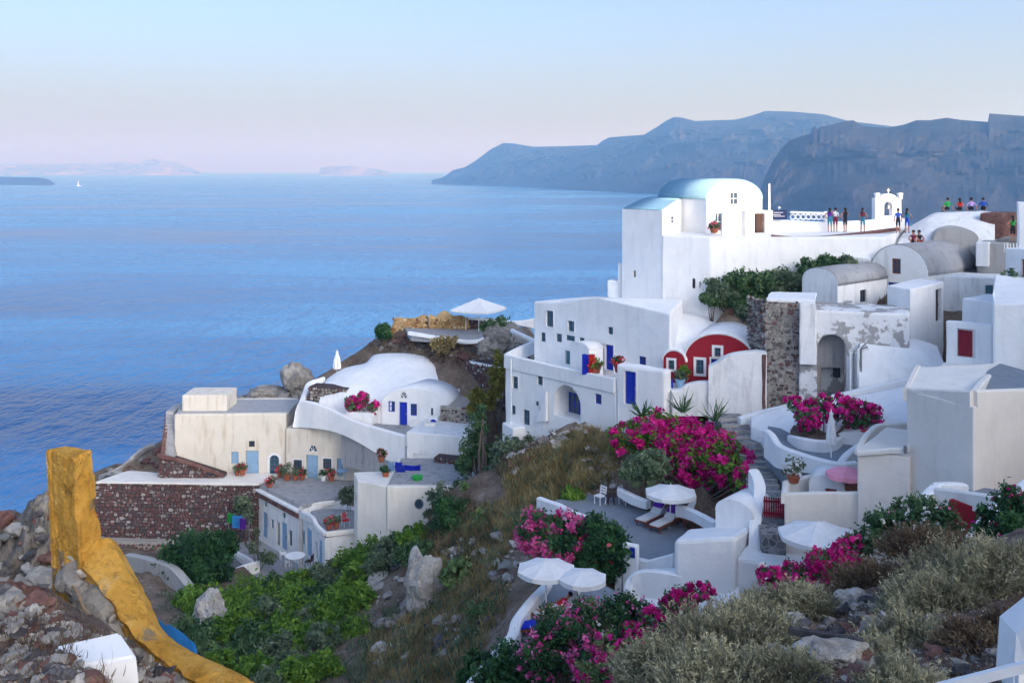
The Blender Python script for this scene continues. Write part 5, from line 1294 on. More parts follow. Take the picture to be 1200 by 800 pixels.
def plant(name, label, cat, ell, leaf, n, size, base=None, flowers=None, group=None, shell=.5, aspect=.45, trunk=.05, up=0.0, clump=.16, trunk_name='stem', cp=26):
    """ell: list of ellipsoids; flowers: list of (material, count, size, shell)"""
    SEEDN[0] += 1; rs = np.random.default_rng(SEEDN[0])
    c = Vector(np.mean([e[:3] for e in ell], 0))
    if base is None:
        gz = ground_z(c.x, c.y, min(e[2] for e in ell) + max(e[5] for e in ell)); lo = min(e[2] - e[5] for e in ell)
        base = Vector((c.x, c.y, min(gz, lo + .2)))
    o = thing(name, label, cat, base, group)
    loc = [tuple(np.array(e[:3]) - np.array(base)) + tuple(e[3:]) for e in ell]
    me = leaves('foliage', rs, loc, n, size, aspect, shell=shell, up=up, clump=clump, clumps_per=cp); link('foliage', me, M[leaf], o)
    tips = [Vector(e[:3]) + Vector((0, 0, e[5] * .3)) + Vector(rand_dirs(rs, 1)[0]) * .3 * e[3] for e in loc for _ in range(2)]
    link(trunk_name, stems_mesh(Vector((0, 0, -.15)), tips, trunk), M['trunk'], o)
    for fm, fn, fs, sh in (flowers or []):
        me = leaves('blossom', rs, loc, fn, fs, .8, shell=sh, up=up, clump=.10, clumps_per=max(14, cp)); link('blossoms', me, M[fm], o)
    return o
def base_hit(px, py): return hit(px, py)
def scatter_poly(rs, poly, n):
    xs = [p[0] for p in poly]; ys = [p[1] for p in poly]; out = []; P = np.array(poly, float); tries = 0
    while len(out) < n and tries < n * 6:
        tries += 1
        a, b = rs.uniform(min(xs), max(xs)), rs.uniform(min(ys), max(ys))
        if poly_dist(P, np.array([a]), np.array([b]))[0] > 0: continue
        h = hit(a, b)
        if h is not None: out.append(h)
    return out
mat_leaf('leaf_silver', [(0.07, 0.12, 0.06), (0.15, 0.22, 0.12), (0.27, 0.34, 0.22)])
# --- bougainvillea and garden shrubs
plant('bougainvillea', 'huge magenta bougainvillea cascading beside the cobbled stair street', 'bougainvillea',
      [E(738, 513, 56, 26, 15), E(770, 505, 56, 30, 20), E(800, 520, 55, 34, 28), E(832, 528, 53.6, 34, 26), E(858, 548, 51.4, 26, 24), E(872, 568, 49, 15, 22), E(815, 550, 53.6, 24, 22), E(780, 535, 56, 22, 18)],
      'leaf_bright', 9000, .13, base=Vector(W(822, 586, 52.4)), flowers=[('petal_magenta', 15000, .105, .8)], trunk=.06, clump=.13, cp=40)
plant('bougainvillea', 'magenta bougainvillea hanging over the curved planter behind the closed parasol', 'bougainvillea',
      [E(945, 490, 49.6, 16, 14), E(962, 480, 50, 18, 14), E(985, 478, 50, 20, 13), E(1005, 487, 49.6, 18, 16), E(1022, 484, 49.6, 12, 12), E(935, 473, 51, 16, 6)],
      'leaf_mid', 2200, .11, base=W(965, 517, 49.6), flowers=[('petal_magenta', 5200, .095, .8)], cp=30)
plant('bougainvillea', 'small magenta bougainvillea in a white planter at the cave house terrace', 'bougainvillea', [E(413, 473, 83.4, 9, 8), E(425, 469, 83.4, 9, 9), E(437, 478, 83.2, 6, 8)],
      'leaf_mid', 700, .14, base=W(420, 484, 83.4), flowers=[('petal_magenta', 1900, .13, .8)])
plant('bougainvillea', 'magenta bougainvillea trailing down the white stair wall beneath the plain white house', 'bougainvillea',
      [E(745, 745, 35.6, 16, 14), E(770, 727, 36, 20, 16), E(795, 707, 36.6, 22, 14), E(822, 692, 37, 18, 8), E(720, 778, 34.6, 20, 16)], 'leaf_mid', 2600, .085, base=W(765, 760, 36),
      flowers=[('petal_magenta', 7000, .065, .75)], cp=34)
plant('bougainvillea', 'loose magenta bougainvillea along the slope edge beside the open white parasol', 'bougainvillea',
      [E(905, 676, 30, 18, 9), E(935, 672, 30, 20, 10), E(965, 662, 30, 22, 14), E(990, 650, 30, 18, 16), E(1002, 636, 30, 12, 12)], 'leaf_mid', 3200, .065, base=W(960, 690, 29.5),
      flowers=[('petal_pink', 900, .05, .8), ('petal_magenta', 5200, .06, .7)], cp=34)
plant('oleander', 'round oleander covered in pink blossom above the two grey parasols', 'oleander', [E(635, 628, 47.5, 31, 28), E(662, 624, 47.5, 28, 25), E(648, 642, 47, 34, 22)], 'leaf_dark', 5200, .12,
      flowers=[('petal_pink', 7000, .075, .86)], up=.4)
plant('hibiscus_bush', 'dark glossy hibiscus bush with few orange flowers right of the pink oleander', 'bush', [E(705, 630, 46.5, 26, 24), E(722, 650, 46, 22, 22), E(695, 655, 46, 24, 18)], 'leaf_dark', 7000, .11, flowers=[('petal_red', 60, .09, .9)])
olive = plant('olive_tree', 'small olive tree growing on the lounger terrace beside the parasol', 'tree', [E(735, 551, 53.2, 13, 11), E(750, 546, 53.2, 17, 15), E(768, 543, 53, 17, 16), E(777, 556, 53, 10, 12), E(756, 562, 53.2, 15, 8)], 'leaf_silver', 6500, .11,
      base=W(757, 597, 53.0), trunk=.13, trunk_name='trunk', aspect=.3)
plant('leafy_tree', 'loose pale green tree left of the stepped white house', 'tree', [E(560, 500, 71, 12, 16), E(556, 525, 71, 15, 18), E(572, 535, 71, 14, 16), E(548, 545, 71, 13, 12), E(565, 485, 71, 8, 10)], 'leaf_mid', 4200, .15, base=W(565, 585, 69), trunk=.14, trunk_name='trunk', shell=.25, aspect=.4)
plant('dark_bush', 'soft dark green bush beside the pale tree below the stepped white house', 'bush', [E(595, 535, 66, 22, 22), E(612, 525, 66, 14, 16), E(585, 553, 65, 18, 14)], 'leaf_olive', 5000, .13, shell=.4)
plant('round_bush', 'round dense dark green bush on the slope', 'bush', [E(532, 615, 60, 27, 27), E(525, 600, 60, 18, 14)], 'leaf_dark', 7000, .11, shell=.6)
for (px, py, Y, r, lb) in [(574, 612, 58, 20, 'pale prickly pear bush right of the round dark bush'), (536, 672, 53, 17, 'pale prickly pear bush on the rocky slope below the round dark bush'), (548, 584, 62, 13, 'small pale leafy bush above the round dark bush')]:
    plant('prickly_pear', lb, 'cactus', [E(px, py, Y, r, r * 1.15), E(px + r * .4, py + r * .5, Y, r * .8, r * .7)], 'leaf_cactus', 900, .19, aspect=.7, shell=.4, group='pale cactus bushes on the slope')
for (px, py, Y, r, lf, lb) in [(575, 728, 47, 28, 'leaf_mid', 'mid green shrub left of the white stair parapet'), (556, 752, 45, 20, 'leaf_olive', 'grey green shrub at the foot of the white stair parapet'), (600, 783, 36, 34, 'leaf_dark', 'dark green shrub at the bottom beside the lower stair'),
                               (565, 790, 37, 24, 'leaf_dark', 'small dark shrub left of the lower stair shrub'), (672, 583, 55, 12, 'leaf_bright', 'tiny bright green shrub on the lounger terrace edge')]:
    plant('shrub', lb, 'shrub', [E(px, py, Y, r, r * .85), E(px - r * .5, py + r * .4, Y, r * .7, r * .6)], lf, 4200, .09 if Y < 50 else .11)
plant('flowering_shrub', 'pink flowering shrub in front of the lower sun terrace', 'shrub', [E(645, 765, 35, 30, 26), E(672, 750, 35, 26, 22), E(625, 770, 35, 18, 22), E(690, 778, 34, 28, 22)], 'leaf_dark', 7500, .075, flowers=[('petal_pink', 1500, .065, .9)])
plant('flowering_shrub', 'green shrub with pink and white flowers below the grey parasols', 'shrub', [E(655, 728, 37, 24, 18), E(690, 722, 37, 26, 20), E(640, 745, 37, 20, 14)], 'leaf_mid', 6000, .075, flowers=[('petal_pink', 420, .06, .92), ('petal_white', 130, .06, .92)])
plant('flowering_shrub', 'dark shrub with white flowers beside the white stair wall', 'shrub', [E(722, 722, 38, 24, 22), E(742, 712, 38, 22, 16), E(712, 745, 37, 18, 16)], 'leaf_dark', 6000, .08, flowers=[('petal_white', 150, .065, .92), ('petal_pink', 160, .065, .9)])
plant('flowering_shrub', 'yellow green shrub with magenta flowers at the lower edge', 'shrub', [E(712, 760, 34, 18, 16), E(735, 770, 34, 18, 20), E(700, 795, 33, 30, 16)], 'leaf_cactus', 3600, .07, flowers=[('petal_magenta', 1300, .06, .85)])
plant('flowering_shrub', 'leafy oleander with white and pink flowers below the blank cream wall', 'shrub', [E(1040, 622, 30, 28, 22), E(1075, 612, 30, 30, 26), E(1105, 616, 29.5, 24, 26), E(1010, 640, 30, 16, 14), E(1090, 640, 29, 34, 16)], 'leaf_mid', 11000, .075, flowers=[('petal_white', 420, .05, .9), ('petal_pink', 60, .05, .9)], shell=.35)
plant('rose_bush', 'rose bush with magenta flowers at the right edge beside the sloping white parapet', 'bush', [E(1165, 618, 27, 22, 24), E(1190, 600, 27, 24, 30), E(1192, 630, 26, 26, 26)], 'leaf_dark', 6500, .07, flowers=[('petal_red', 60, .07, .92), ('petal_magenta', 90, .065, .95)])
plant('flowering_shrub', 'shrub of magenta flowers hanging in at the right edge above the rose bush', 'shrub', [E(1190, 580, 27.6, 12, 8), E(1200, 590, 27.6, 10, 10)], 'leaf_mid', 500, .06, flowers=[('petal_magenta', 160, .06, .9)])
# --- thicket in the ravine
tk = [(230,648,72,34,'leaf_dark'),(208,662,72,22,'leaf_dark'),(252,640,73,22,'leaf_dark'),(245,668,71,24,'leaf_dark')]
for i, (px, py, Y, r, lf) in enumerate(tk):
    plant('dark_shrub', ['broad dark shrub at the foot of the stone terrace wall', 'lowest dark shrub left of the broad one under the stone wall', 'upper dark shrub nearest the row house yard', 'small dark shrub under the yard edge'][i], 'shrub', [E(px, py, Y, r, r * .8), E(px + r * .5, py - r * .1, Y, r * .7, r * .65)], lf, 4200, .16)
rsT = np.random.default_rng(5)
th = [(262,705),(292,694),(322,690),(352,684),(382,672),(410,660),(436,648),(462,640),(487,630),(455,655),(430,672),(405,690),(375,700),(345,708),(312,715),(282,728),(255,740),(300,745),(332,738),(362,725),(392,712),(418,700),(270,770),(300,780),(330,765),(352,752),(240,715),(222,745),(248,785),(380,745),(400,735),(225,700),(490,645),(345,790),(320,798),(375,778)]
for i, (px, py) in enumerate(th):
    h0 = hit(px, py + 10)
    if h0 is None: continue
    Y = h0.y; r = rsT.uniform(17, 26); lf = ['leaf_bright', 'leaf_bright', 'leaf_mid', 'leaf_bright', 'leaf_olive'][i % 5]
    plant('thicket_shrub', 'bright green shrub in the thicket filling the ravine below the row house', 'shrub', [E(px, py, Y, r, r * .75), E(px + r * .6, py + r * .25, Y - .4, r * .75, r * .6), E(px - r * .6, py + r * .2, Y, r * .7, r * .55)], lf, 3000, .135, group='thicket shrubs in the ravine', shell=.35)
# --- green bank under the white terrace
gb = [(845,338,17),(868,330,18),(895,330,18),(922,326,18),(948,318,17),(972,312,15),(992,309,12),(858,352,14),(884,350,16),(912,346,17),(940,335,16),(832,350,10),(902,362,13),(925,352,12),(965,325,14),(870,366,9)]
for i, (px, py, r) in enumerate(gb):
    Y = interp([(830, 66.2), (1000, 65.2)], px) - .0; h0 = hit(px, py + r * .5); Y = min(Y, h0.y) if h0 is not None else Y
    plant('bank_shrub', 'dark green shrub on the brown bank under the long white terrace wall', 'shrub', [E(px, py, Y, r, r * .7), E(px + r * .5, py + r * .3, Y - .3, r * .7, r * .5)], 'leaf_mid' if i % 3 else 'leaf_olive', 2600, .125, group='bank shrubs')
# --- single plants further off
plant('hill_bush', 'dark rounded bush at the seaward end of the hilltop terrace', 'bush', [E(450, 389, 96, 9, 9)], 'leaf_dark', 1800, .16)
plant('dry_bush', 'straw coloured dry bush on the hill above the cave house', 'bush', [E(518, 404, 90, 13, 9), E(530, 400, 90, 8, 6)], 'dry_grass', 1800, .14)
plant('drooping_agave', 'spreading green succulent beside the terrace railing under the big parasol', 'plant', [E(585, 378, 84, 14, 5), E(572, 384, 84, 10, 6), E(597, 386, 84, 8, 7)], 'leaf_mid', 1400, .2, aspect=.25)
plant('ivy_curtain', 'yellow green ivy curtain hanging on the wall between cave house and stepped house', 'ivy', [E(560, 470, 80, 12, 14), E(575, 468, 79.5, 10, 12), E(552, 482, 80, 9, 10), E(585, 440, 79, 9, 30)], 'leaf_yellow', 4200, .15, shell=.3)
plant('wall_shrub', 'small grey shrub growing from the stone terrace wall above the laundry', 'shrub', [E(284, 592, 82.6, 10, 9), E(290, 604, 82.2, 8, 8)], 'leaf_olive', 1100, .15)
plant('yard_tree', 'thin young tree in the row house yard', 'tree', [E(297, 640, 78.5, 7, 10), E(314, 652, 76.6, 10, 8), E(300, 622, 78.5, 5, 7)], 'leaf_olive', 900, .14, base=W(303, 668, 77), trunk=.05, trunk_name='trunk', shell=.2)
plant('terrace_shrub', 'grey green shrub on the worn terrace beside the blank cream house', 'shrub', [E(408, 580, 79, 10, 9)], 'leaf_olive', 1100, .13)
plant('grey_bush', 'pale grey green bush hanging over the blank cream wall', 'bush', [E(520, 582, 68, 22, 12), E(545, 575, 67, 18, 14), E(535, 592, 67, 16, 12), E(505, 600, 69, 10, 10)], 'leaf_olive', 3000, .14, shell=.3)
# agave spikes above the bougainvillea
for i, (px, py, Y) in enumerate([(752, 482, 53.5), (800, 478, 53.5), (838, 488, 53)]):
    rs = np.random.default_rng(900 + i); b = W(px, py + 6, Y); n = 26
    o = thing('agave', ['spiky agave above the left end of the huge bougainvillea', 'spiky agave above the middle of the huge bougainvillea', 'spiky agave above the right end of the huge bougainvillea'][i], 'agave', b)
    d = rand_dirs(rs, n); d[:, 2] = np.abs(d[:, 2]) + .5; L = rs.uniform(.6, 1.2, n)[:, None]
    link('leaf_rosette', blades('leaf_rosette', rs, d * .05, d * L, np.full(n, .05), rs.random(n)), M['leaf_mid'], o)

# --- thorny cushions of the near slope
def thorn_bush(label, parts, n, mat='twig_grey', length=.42, width=.009, group=None, lean=(0, 0, .3)):
    SEEDN[0] += 1; rs = np.random.default_rng(SEEDN[0]); B = []; T = []; tn = []
    c0 = None
    for (px, py, Y, r, h) in parts:
        c = W(px, py, Y); k = Y / F; r *= k; h *= k
        if c0 is None: c0 = Vector((c.x, c.y, ground_z(c.x, c.y, c.z + 3)))
        m = n // len(parts); d = rand_dirs(rs, m); d[:, 2] = np.abs(d[:, 2]); q = rs.random(m) ** .4
        K = 60; kd = rand_dirs(rs, K); kd[:, 2] = np.abs(kd[:, 2]); near = (d @ kd.T).argmax(1); lump = (.75 + .45 * rs.random(K))[near]
        cz = c.z - h * .35
        p = np.array([c.x, c.y, cz]) + d * np.array([r, r, h]) * (q * lump)[:, None]
        L = length * rs.uniform(.35, .9, m) * (.6 + .5 * lump)
        dr = d * .8 + rand_dirs(rs, m) * .5 + kd[near] * .35 + np.array(lean); dr /= np.linalg.norm(dr, axis=1, keepdims=True)
        cl = rs.random(K)[near]; t0 = .15 + .35 * cl + .25 * rs.random(m)
        m4 = m // 4                                   # stalks, the rest are short side shoots along them
        B.append(p[:m4]); T.append(p[:m4] + dr[:m4] * L[:m4, None]); tn.append(t0[:m4] * .6)
        par = rs.integers(0, m4, m * 2); tt = rs.random(m * 2)[:, None]
        b2 = p[par] + dr[par] * L[par, None] * (.25 + .75 * tt); d2 = dr[par] * .8 + rand_dirs(rs, m * 2) * .9; d2 /= np.linalg.norm(d2, axis=1, keepdims=True)
        B.append(b2); T.append(b2 + d2 * (length * .24 * rs.uniform(.5, 1.2, m * 2))[:, None]); tn.append(np.clip(t0[par] * .7 + .45 * tt[:, 0], 0, 1))
    B = np.concatenate(B) - np.array(c0); T = np.concatenate(T) - np.array(c0); tn = np.concatenate(tn)
    o = thing('thorn_bush', label, 'bush', c0, group)
    link('twigs', blades('twigs', rs, B, T, width * rs.uniform(.6, 1.4, len(B)), tn), M[mat], o)
    link('stem', stems_mesh(Vector((0, 0, -.2)), [Vector(B[i]) for i in rs.integers(0, len(B), 8)], .03), M['trunk'], o)
thorn_bush('large grey green thorn bush below the sloping white parapet', [(1140, 690, 19.5, 75, 60), (1190, 680, 19.5, 60, 55), (1090, 712, 19, 45, 40)], 26000, length=.40)
thorn_bush('grey green thorn bush beside the dark timber on the rubble', [(1070, 765, 15.5, 62, 55), (1110, 790, 15, 50, 40), (1030, 790, 15, 40, 34)], 19000, length=.32)
thorn_bush('pale thorn bush at the lower edge beside the white stair parapet', [(830, 765, 17, 70, 52), (780, 795, 16.4, 60, 40), (880, 750, 17.4, 55, 50)], 26000, length=.34)
thorn_bush('pale thorn bush on the crest behind the lower thorn bush', [(905, 718, 20.5, 42, 28), (945, 708, 20.5, 34, 22), (872, 730, 20, 34, 26)], 14000, length=.30)
thorn_bush('thorn bush at the bottom edge below the lower thorn bush', [(850, 805, 14, 70, 45), (920, 800, 14, 45, 36)], 14000, length=.28)
thorn_bush('brown dry bush behind the large thorn bush', [(1015, 690, 22, 40, 30), (1050, 690, 22, 36, 26)], 9000, 'twig_brown', .34)
thorn_bush('olive brown dry bush under the leafy oleander', [(1080, 645, 24.5, 45, 24), (1120, 650, 24, 36, 22)], 9000, 'twig_brown', .4)
thorn_bush('straw brown bush at the right bottom corner above the white railing', [(1150, 765, 14.5, 50, 34), (1185, 745, 15, 36, 30)], 9000, 'twig_brown', .26)
thorn_bush('grey tuft at the very bottom beside the white railing', [(1060, 815, 12, 50, 34)], 6000, 'twig_grey', .26)

# --- dry grass (nobody could count it)
def grass(name, polys, mat, hmin, hmax, width, label, seed, dens_clump=9, spread=.22):
    rs = np.random.default_rng(seed); B = []; T = []
    for poly, n in polys:
        for h in scatter_poly(rs, poly, n):
            m = dens_clump; b = np.array(h) + rs.normal(size=(m, 3)) * np.array([spread, spread, .02]); L = rs.uniform(hmin, hmax, m)
            d = rand_dirs(rs, m) * .55 + np.array([0, 0, 1.0]); d /= np.linalg.norm(d, axis=1, keepdims=True)
            b[:, 2] -= .05; B.append(b); T.append(b + d * L[:, None])
    B = np.concatenate(B); T = np.concatenate(T); nz = np.array([mnoise.noise(Vector(b) * .8) for b in B]) * .5 + .5
    o = link(name, blades(name, rs, B, T, np.full(len(B), width), nz * .7 + rs.random(len(B)) * .3), M[mat]); tag(o, label, kind='stuff')
grass('dry_grass', [([(590,545),(690,500),(725,520),(715,560),(660,590),(600,590)], 2200), ([(540,600),(620,580),(640,600),(600,640),(570,700),(500,690),(480,640)], 1200), ([(440,740),(540,690),(600,680),(590,720),(540,800),(430,800)], 900), ([(690,490),(800,478),(730,500)], 100)],
      'dry_grass', .18, .5, .018, 'dry straw coloured grass on the brown hillside', 11)
grass('olive_scrub', [([(590,545),(690,500),(720,530),(715,560),(640,590),(600,590)], 260), ([(540,600),(620,580),(640,600),(600,640),(570,700),(500,690),(480,640)], 320), ([(430,720),(540,690),(600,680),(590,720),(540,800),(380,800)], 420), ([(190,690),(250,670),(420,720),(380,800),(200,800)], 500)],
      'leaf_olive', .15, .4, .035, 'low olive green scrub on the brown hillside', 15, 14, .25)
grass('brown_grass', [([(430,405),(480,388),(600,400),(540,430),(440,418)], 500), ([(800,345),(900,365),(890,380),(800,362)], 160), ([(600,520),(650,505),(640,540),(580,560)], 250), ([(500,560),(600,600),(560,660),(480,660)], 500), ([(960,340),(1040,345),(1030,372),(985,370)], 100)],
      'twig_brown', .15, .45, .022, 'brown withered weeds on the hillside', 12)
grass('near_grass', [([(930,690),(1060,680),(1060,730),(960,750),(900,760)], 300), ([(880,770),(1000,740),(1200,700),(1200,800),(880,800)], 420), ([(0,700),(60,705),(110,745),(190,790),(150,800),(0,800)], 260)], 'twig_brown', .06, .22, .005, 'brown withered weeds among the near stones', 13, 8, .10)
# ------------------------------------------------------------------ stones of the slopes (pieces of the ground)
def rock_meshes(k=8):
    out = []
    for i in range(k):
        bm = bmesh.new(); bmesh.ops.create_icosphere(bm, subdivisions=2, radius=1)
        for v in bm.verts:
            n = mnoise.noise(v.co * 1.3 + Vector((i * 7.1, 0, 0))) * .55 - abs(mnoise.noise(v.co * 2.6 + Vector((0, i * 3.3, 0)))) * .45
            v.co *= 1 + n; v.co.z *= .7
        out.append(mesh_of(bm, 'rock'))
    return out
ROCKS = {m: rock_meshes() for m in ('rock_grey', 'rock_pale', 'rock_red', 'rock_dark')}
for m, L in ROCKS.items():
    for me in L: me.materials.append(M[m])
def strew(parent, poly, n, smin, smax, mats, seed, sink=.3, big=None):
    rs = np.random.default_rng(seed); rnd = random.Random(seed)
    for h in scatter_poly(rs, poly, n):
        me = ROCKS[rnd.choice(mats)]; me = me[rnd.randrange(4)] if smin > .3 else rnd.choice(me)
        s = smin + (smax - smin) * rnd.random() ** 2.2
        o = bpy.data.objects.new('rock', me); COL.objects.link(o); o.parent = parent
        o.location = h + Vector((0, 0, s * (.5 - sink) * .6)); o.rotation_euler = (rnd.uniform(-.4, .4), rnd.uniform(-.4, .4), rnd.uniform(0, 6.28))
        o.scale = (s * rnd.uniform(.7, 1.4), s * rnd.uniform(.7, 1.2), s * rnd.uniform(.5, 1.0))
strew(NEAR, [(930,700),(1060,690),(1060,740),(1000,760),(920,770)], 85, .06, .26, ['rock_pale', 'rock_grey', 'rock_grey', 'rock_dark', 'rock_red'], 1)
strew(NEAR, [(880,765),(1020,735),(1020,800),(880,800)], 95, .07, .30, ['rock_grey', 'rock_red', 'rock_dark', 'rock_pale', 'rock_red'], 2)
strew(NEAR, [(1060,740),(1200,720),(1200,800),(1060,800)], 60, .05, .16, ['rock_grey', 'rock_red', 'rock_dark'], 3)
strew(NEARL, [(0,705),(50,702),(110,742),(190,782),(215,800),(0,800)], 230, .03, .12, ['rock_grey', 'rock_red', 'rock_dark', 'rock_pale', 'rock_grey', 'rock_grey'], 4)
strew(TERR, [(480,640),(560,600),(620,620),(600,690),(560,760),(440,790),(430,720)], 120, .12, .55, ['rock_grey', 'rock_pale', 'rock_dark', 'rock_grey'], 5)
strew(TERR, [(640,512),(735,478),(735,492),(640,530),(600,560),(600,530)], 70, .12, .5, ['rock_pale', 'rock_grey', 'rock_red'], 6)
strew(TERR, [(690,520),(720,535),(720,575),(690,575)], 45, .12, .4, ['rock_grey', 'rock_dark', 'rock_pale'], 7)
strew(TERR, [(430,410),(480,390),(600,400),(610,440),(560,430),(500,410)], 90, .15, .6, ['rock_red', 'rock_grey', 'rock_dark', 'rock_red'], 8)
strew(TERR, [(800,345),(880,350),(900,378),(800,362)], 40, .12, .35, ['rock_red', 'rock_grey'], 9)
strew(TERR, [(270,470),(345,440),(365,460),(300,478)], 30, .3, 1.2, ['rock_grey'], 10)
strew(TERR, [(120,550),(190,518),(190,555),(130,560)], 24, .15, .6, ['rock_grey', 'rock_red'], 11)
strew(OUTC, [(0,610),(60,596),(60,700),(0,720)], 46, .08, .32, ['rock_grey', 'rock_grey', 'rock_dark', 'rock_red'], 12)
def gravel(parent, poly, n, smin, smax, mats, seed):
    rs = np.random.default_rng(seed); bm = bmesh.new(); rnd = random.Random(seed)
    for h in scatter_poly(rs, poly, n):
        s_ = smin + (smax - smin) * rnd.random() ** 2
        r = bmesh.ops.create_icosphere(bm, subdivisions=1, radius=s_, matrix=Matrix.Translation(h) @ Matrix.Rotation(rnd.random() * 6, 4, 'Z') @ Matrix.Diagonal((1.2, .9, .7, 1)))
        for w_ in r['verts']: w_.co += Vector((rnd.uniform(-.25, .25), rnd.uniform(-.25, .25), rnd.uniform(-.25, .25))) * s_
    o = link('gravel', mesh_of(bm, 'gravel'), M[mats], parent); o['kind'] = 'stuff'
gravel(NEARL, [(0,705),(50,702),(110,742),(190,782),(215,800),(0,800)], 900, .012, .05, 'stones_grey', 41)
gravel(NEAR, [(900,710),(1060,690),(1200,720),(1200,800),(880,800)], 1300, .015, .06, 'stones_grey', 42)
gravel(TERR, [(480,640),(560,600),(620,620),(600,690),(560,760),(440,790),(430,720)], 500, .05, .16, 'stones_grey', 43)
gravel(TERR, [(600,545),(640,512),(735,480),(725,520),(715,575),(600,590)], 350, .05, .15, 'stones_grey', 44)
gravel(TERR, [(430,410),(480,390),(600,400),(610,440),(560,430),(500,410)], 350, .06, .2, 'stones_red', 45)
def boulder(label, px, py, Y, sx, sy, sz, mat, seed, name='boulder'):
    bm = bmesh.new(); bmesh.ops.create_icosphere(bm, subdivisions=4, radius=1); o3 = Vector((seed * 5.3, seed, 0))
    for v in bm.verts:
        n = fract(*(v.co * 1.1 + o3), 6) * .75 - abs(mnoise.noise(v.co * 1.7 + o3)) * .5 - abs(mnoise.noise(v.co * 3.9 + o3)) * .25
        v.co *= 1.15 + n * .6
    for v in bm.verts: v.co = Vector((v.co.x * sx, v.co.y * sy, v.co.z * sz))
    o = link(name, mesh_of(bm, name), M[mat]); p = W(px, py, Y); o.location = p; tag(o, label, 'rock'); return o
boulder('big pale limestone boulder on the slope above the thicket', 497, 690, 54, 1.05, 1.0, 1.9, 'rock_pale', 1)
boulder('pale flat boulder at the edge of the bright thicket', 452, 692, 60, 1.5, 1.2, .8, 'rock_pale', 2)
boulder('pale boulder half hidden in the ravine thicket', 246, 716, 61, .9, 1.0, 1.1, 'rock_pale', 3)
boulder('tall rock point above the sea beside the cave house', 348, 450, 97, 1.3, 1.6, 1.9, 'rock_grey', 4, 'rock_point')
boulder('lower rock shoulder left of the tall rock point', 322, 467, 98, 2.6, 2, 1.2, 'rock_grey', 5, 'rock_point')
boulder('lumpy rock face beside the terrace railing under the parasol', 590, 402, 83, 1.9, 1.4, 1.4, 'rock_grey', 6, 'rock_mass')
boulder('dark rock at the crest edge below the leafy oleander', 1000, 708, 20.5, .45, .4, .25, 'rock_pale', 8)
boulder('rounded pale stone near the dark timber', 1025, 737, 16.5, .22, .2, .18, 'rock_pale', 9)
boulder('broad pale stone beside the red rubble', 975, 765, 14.8, .42, .3, .17, 'rock_pale', 10)

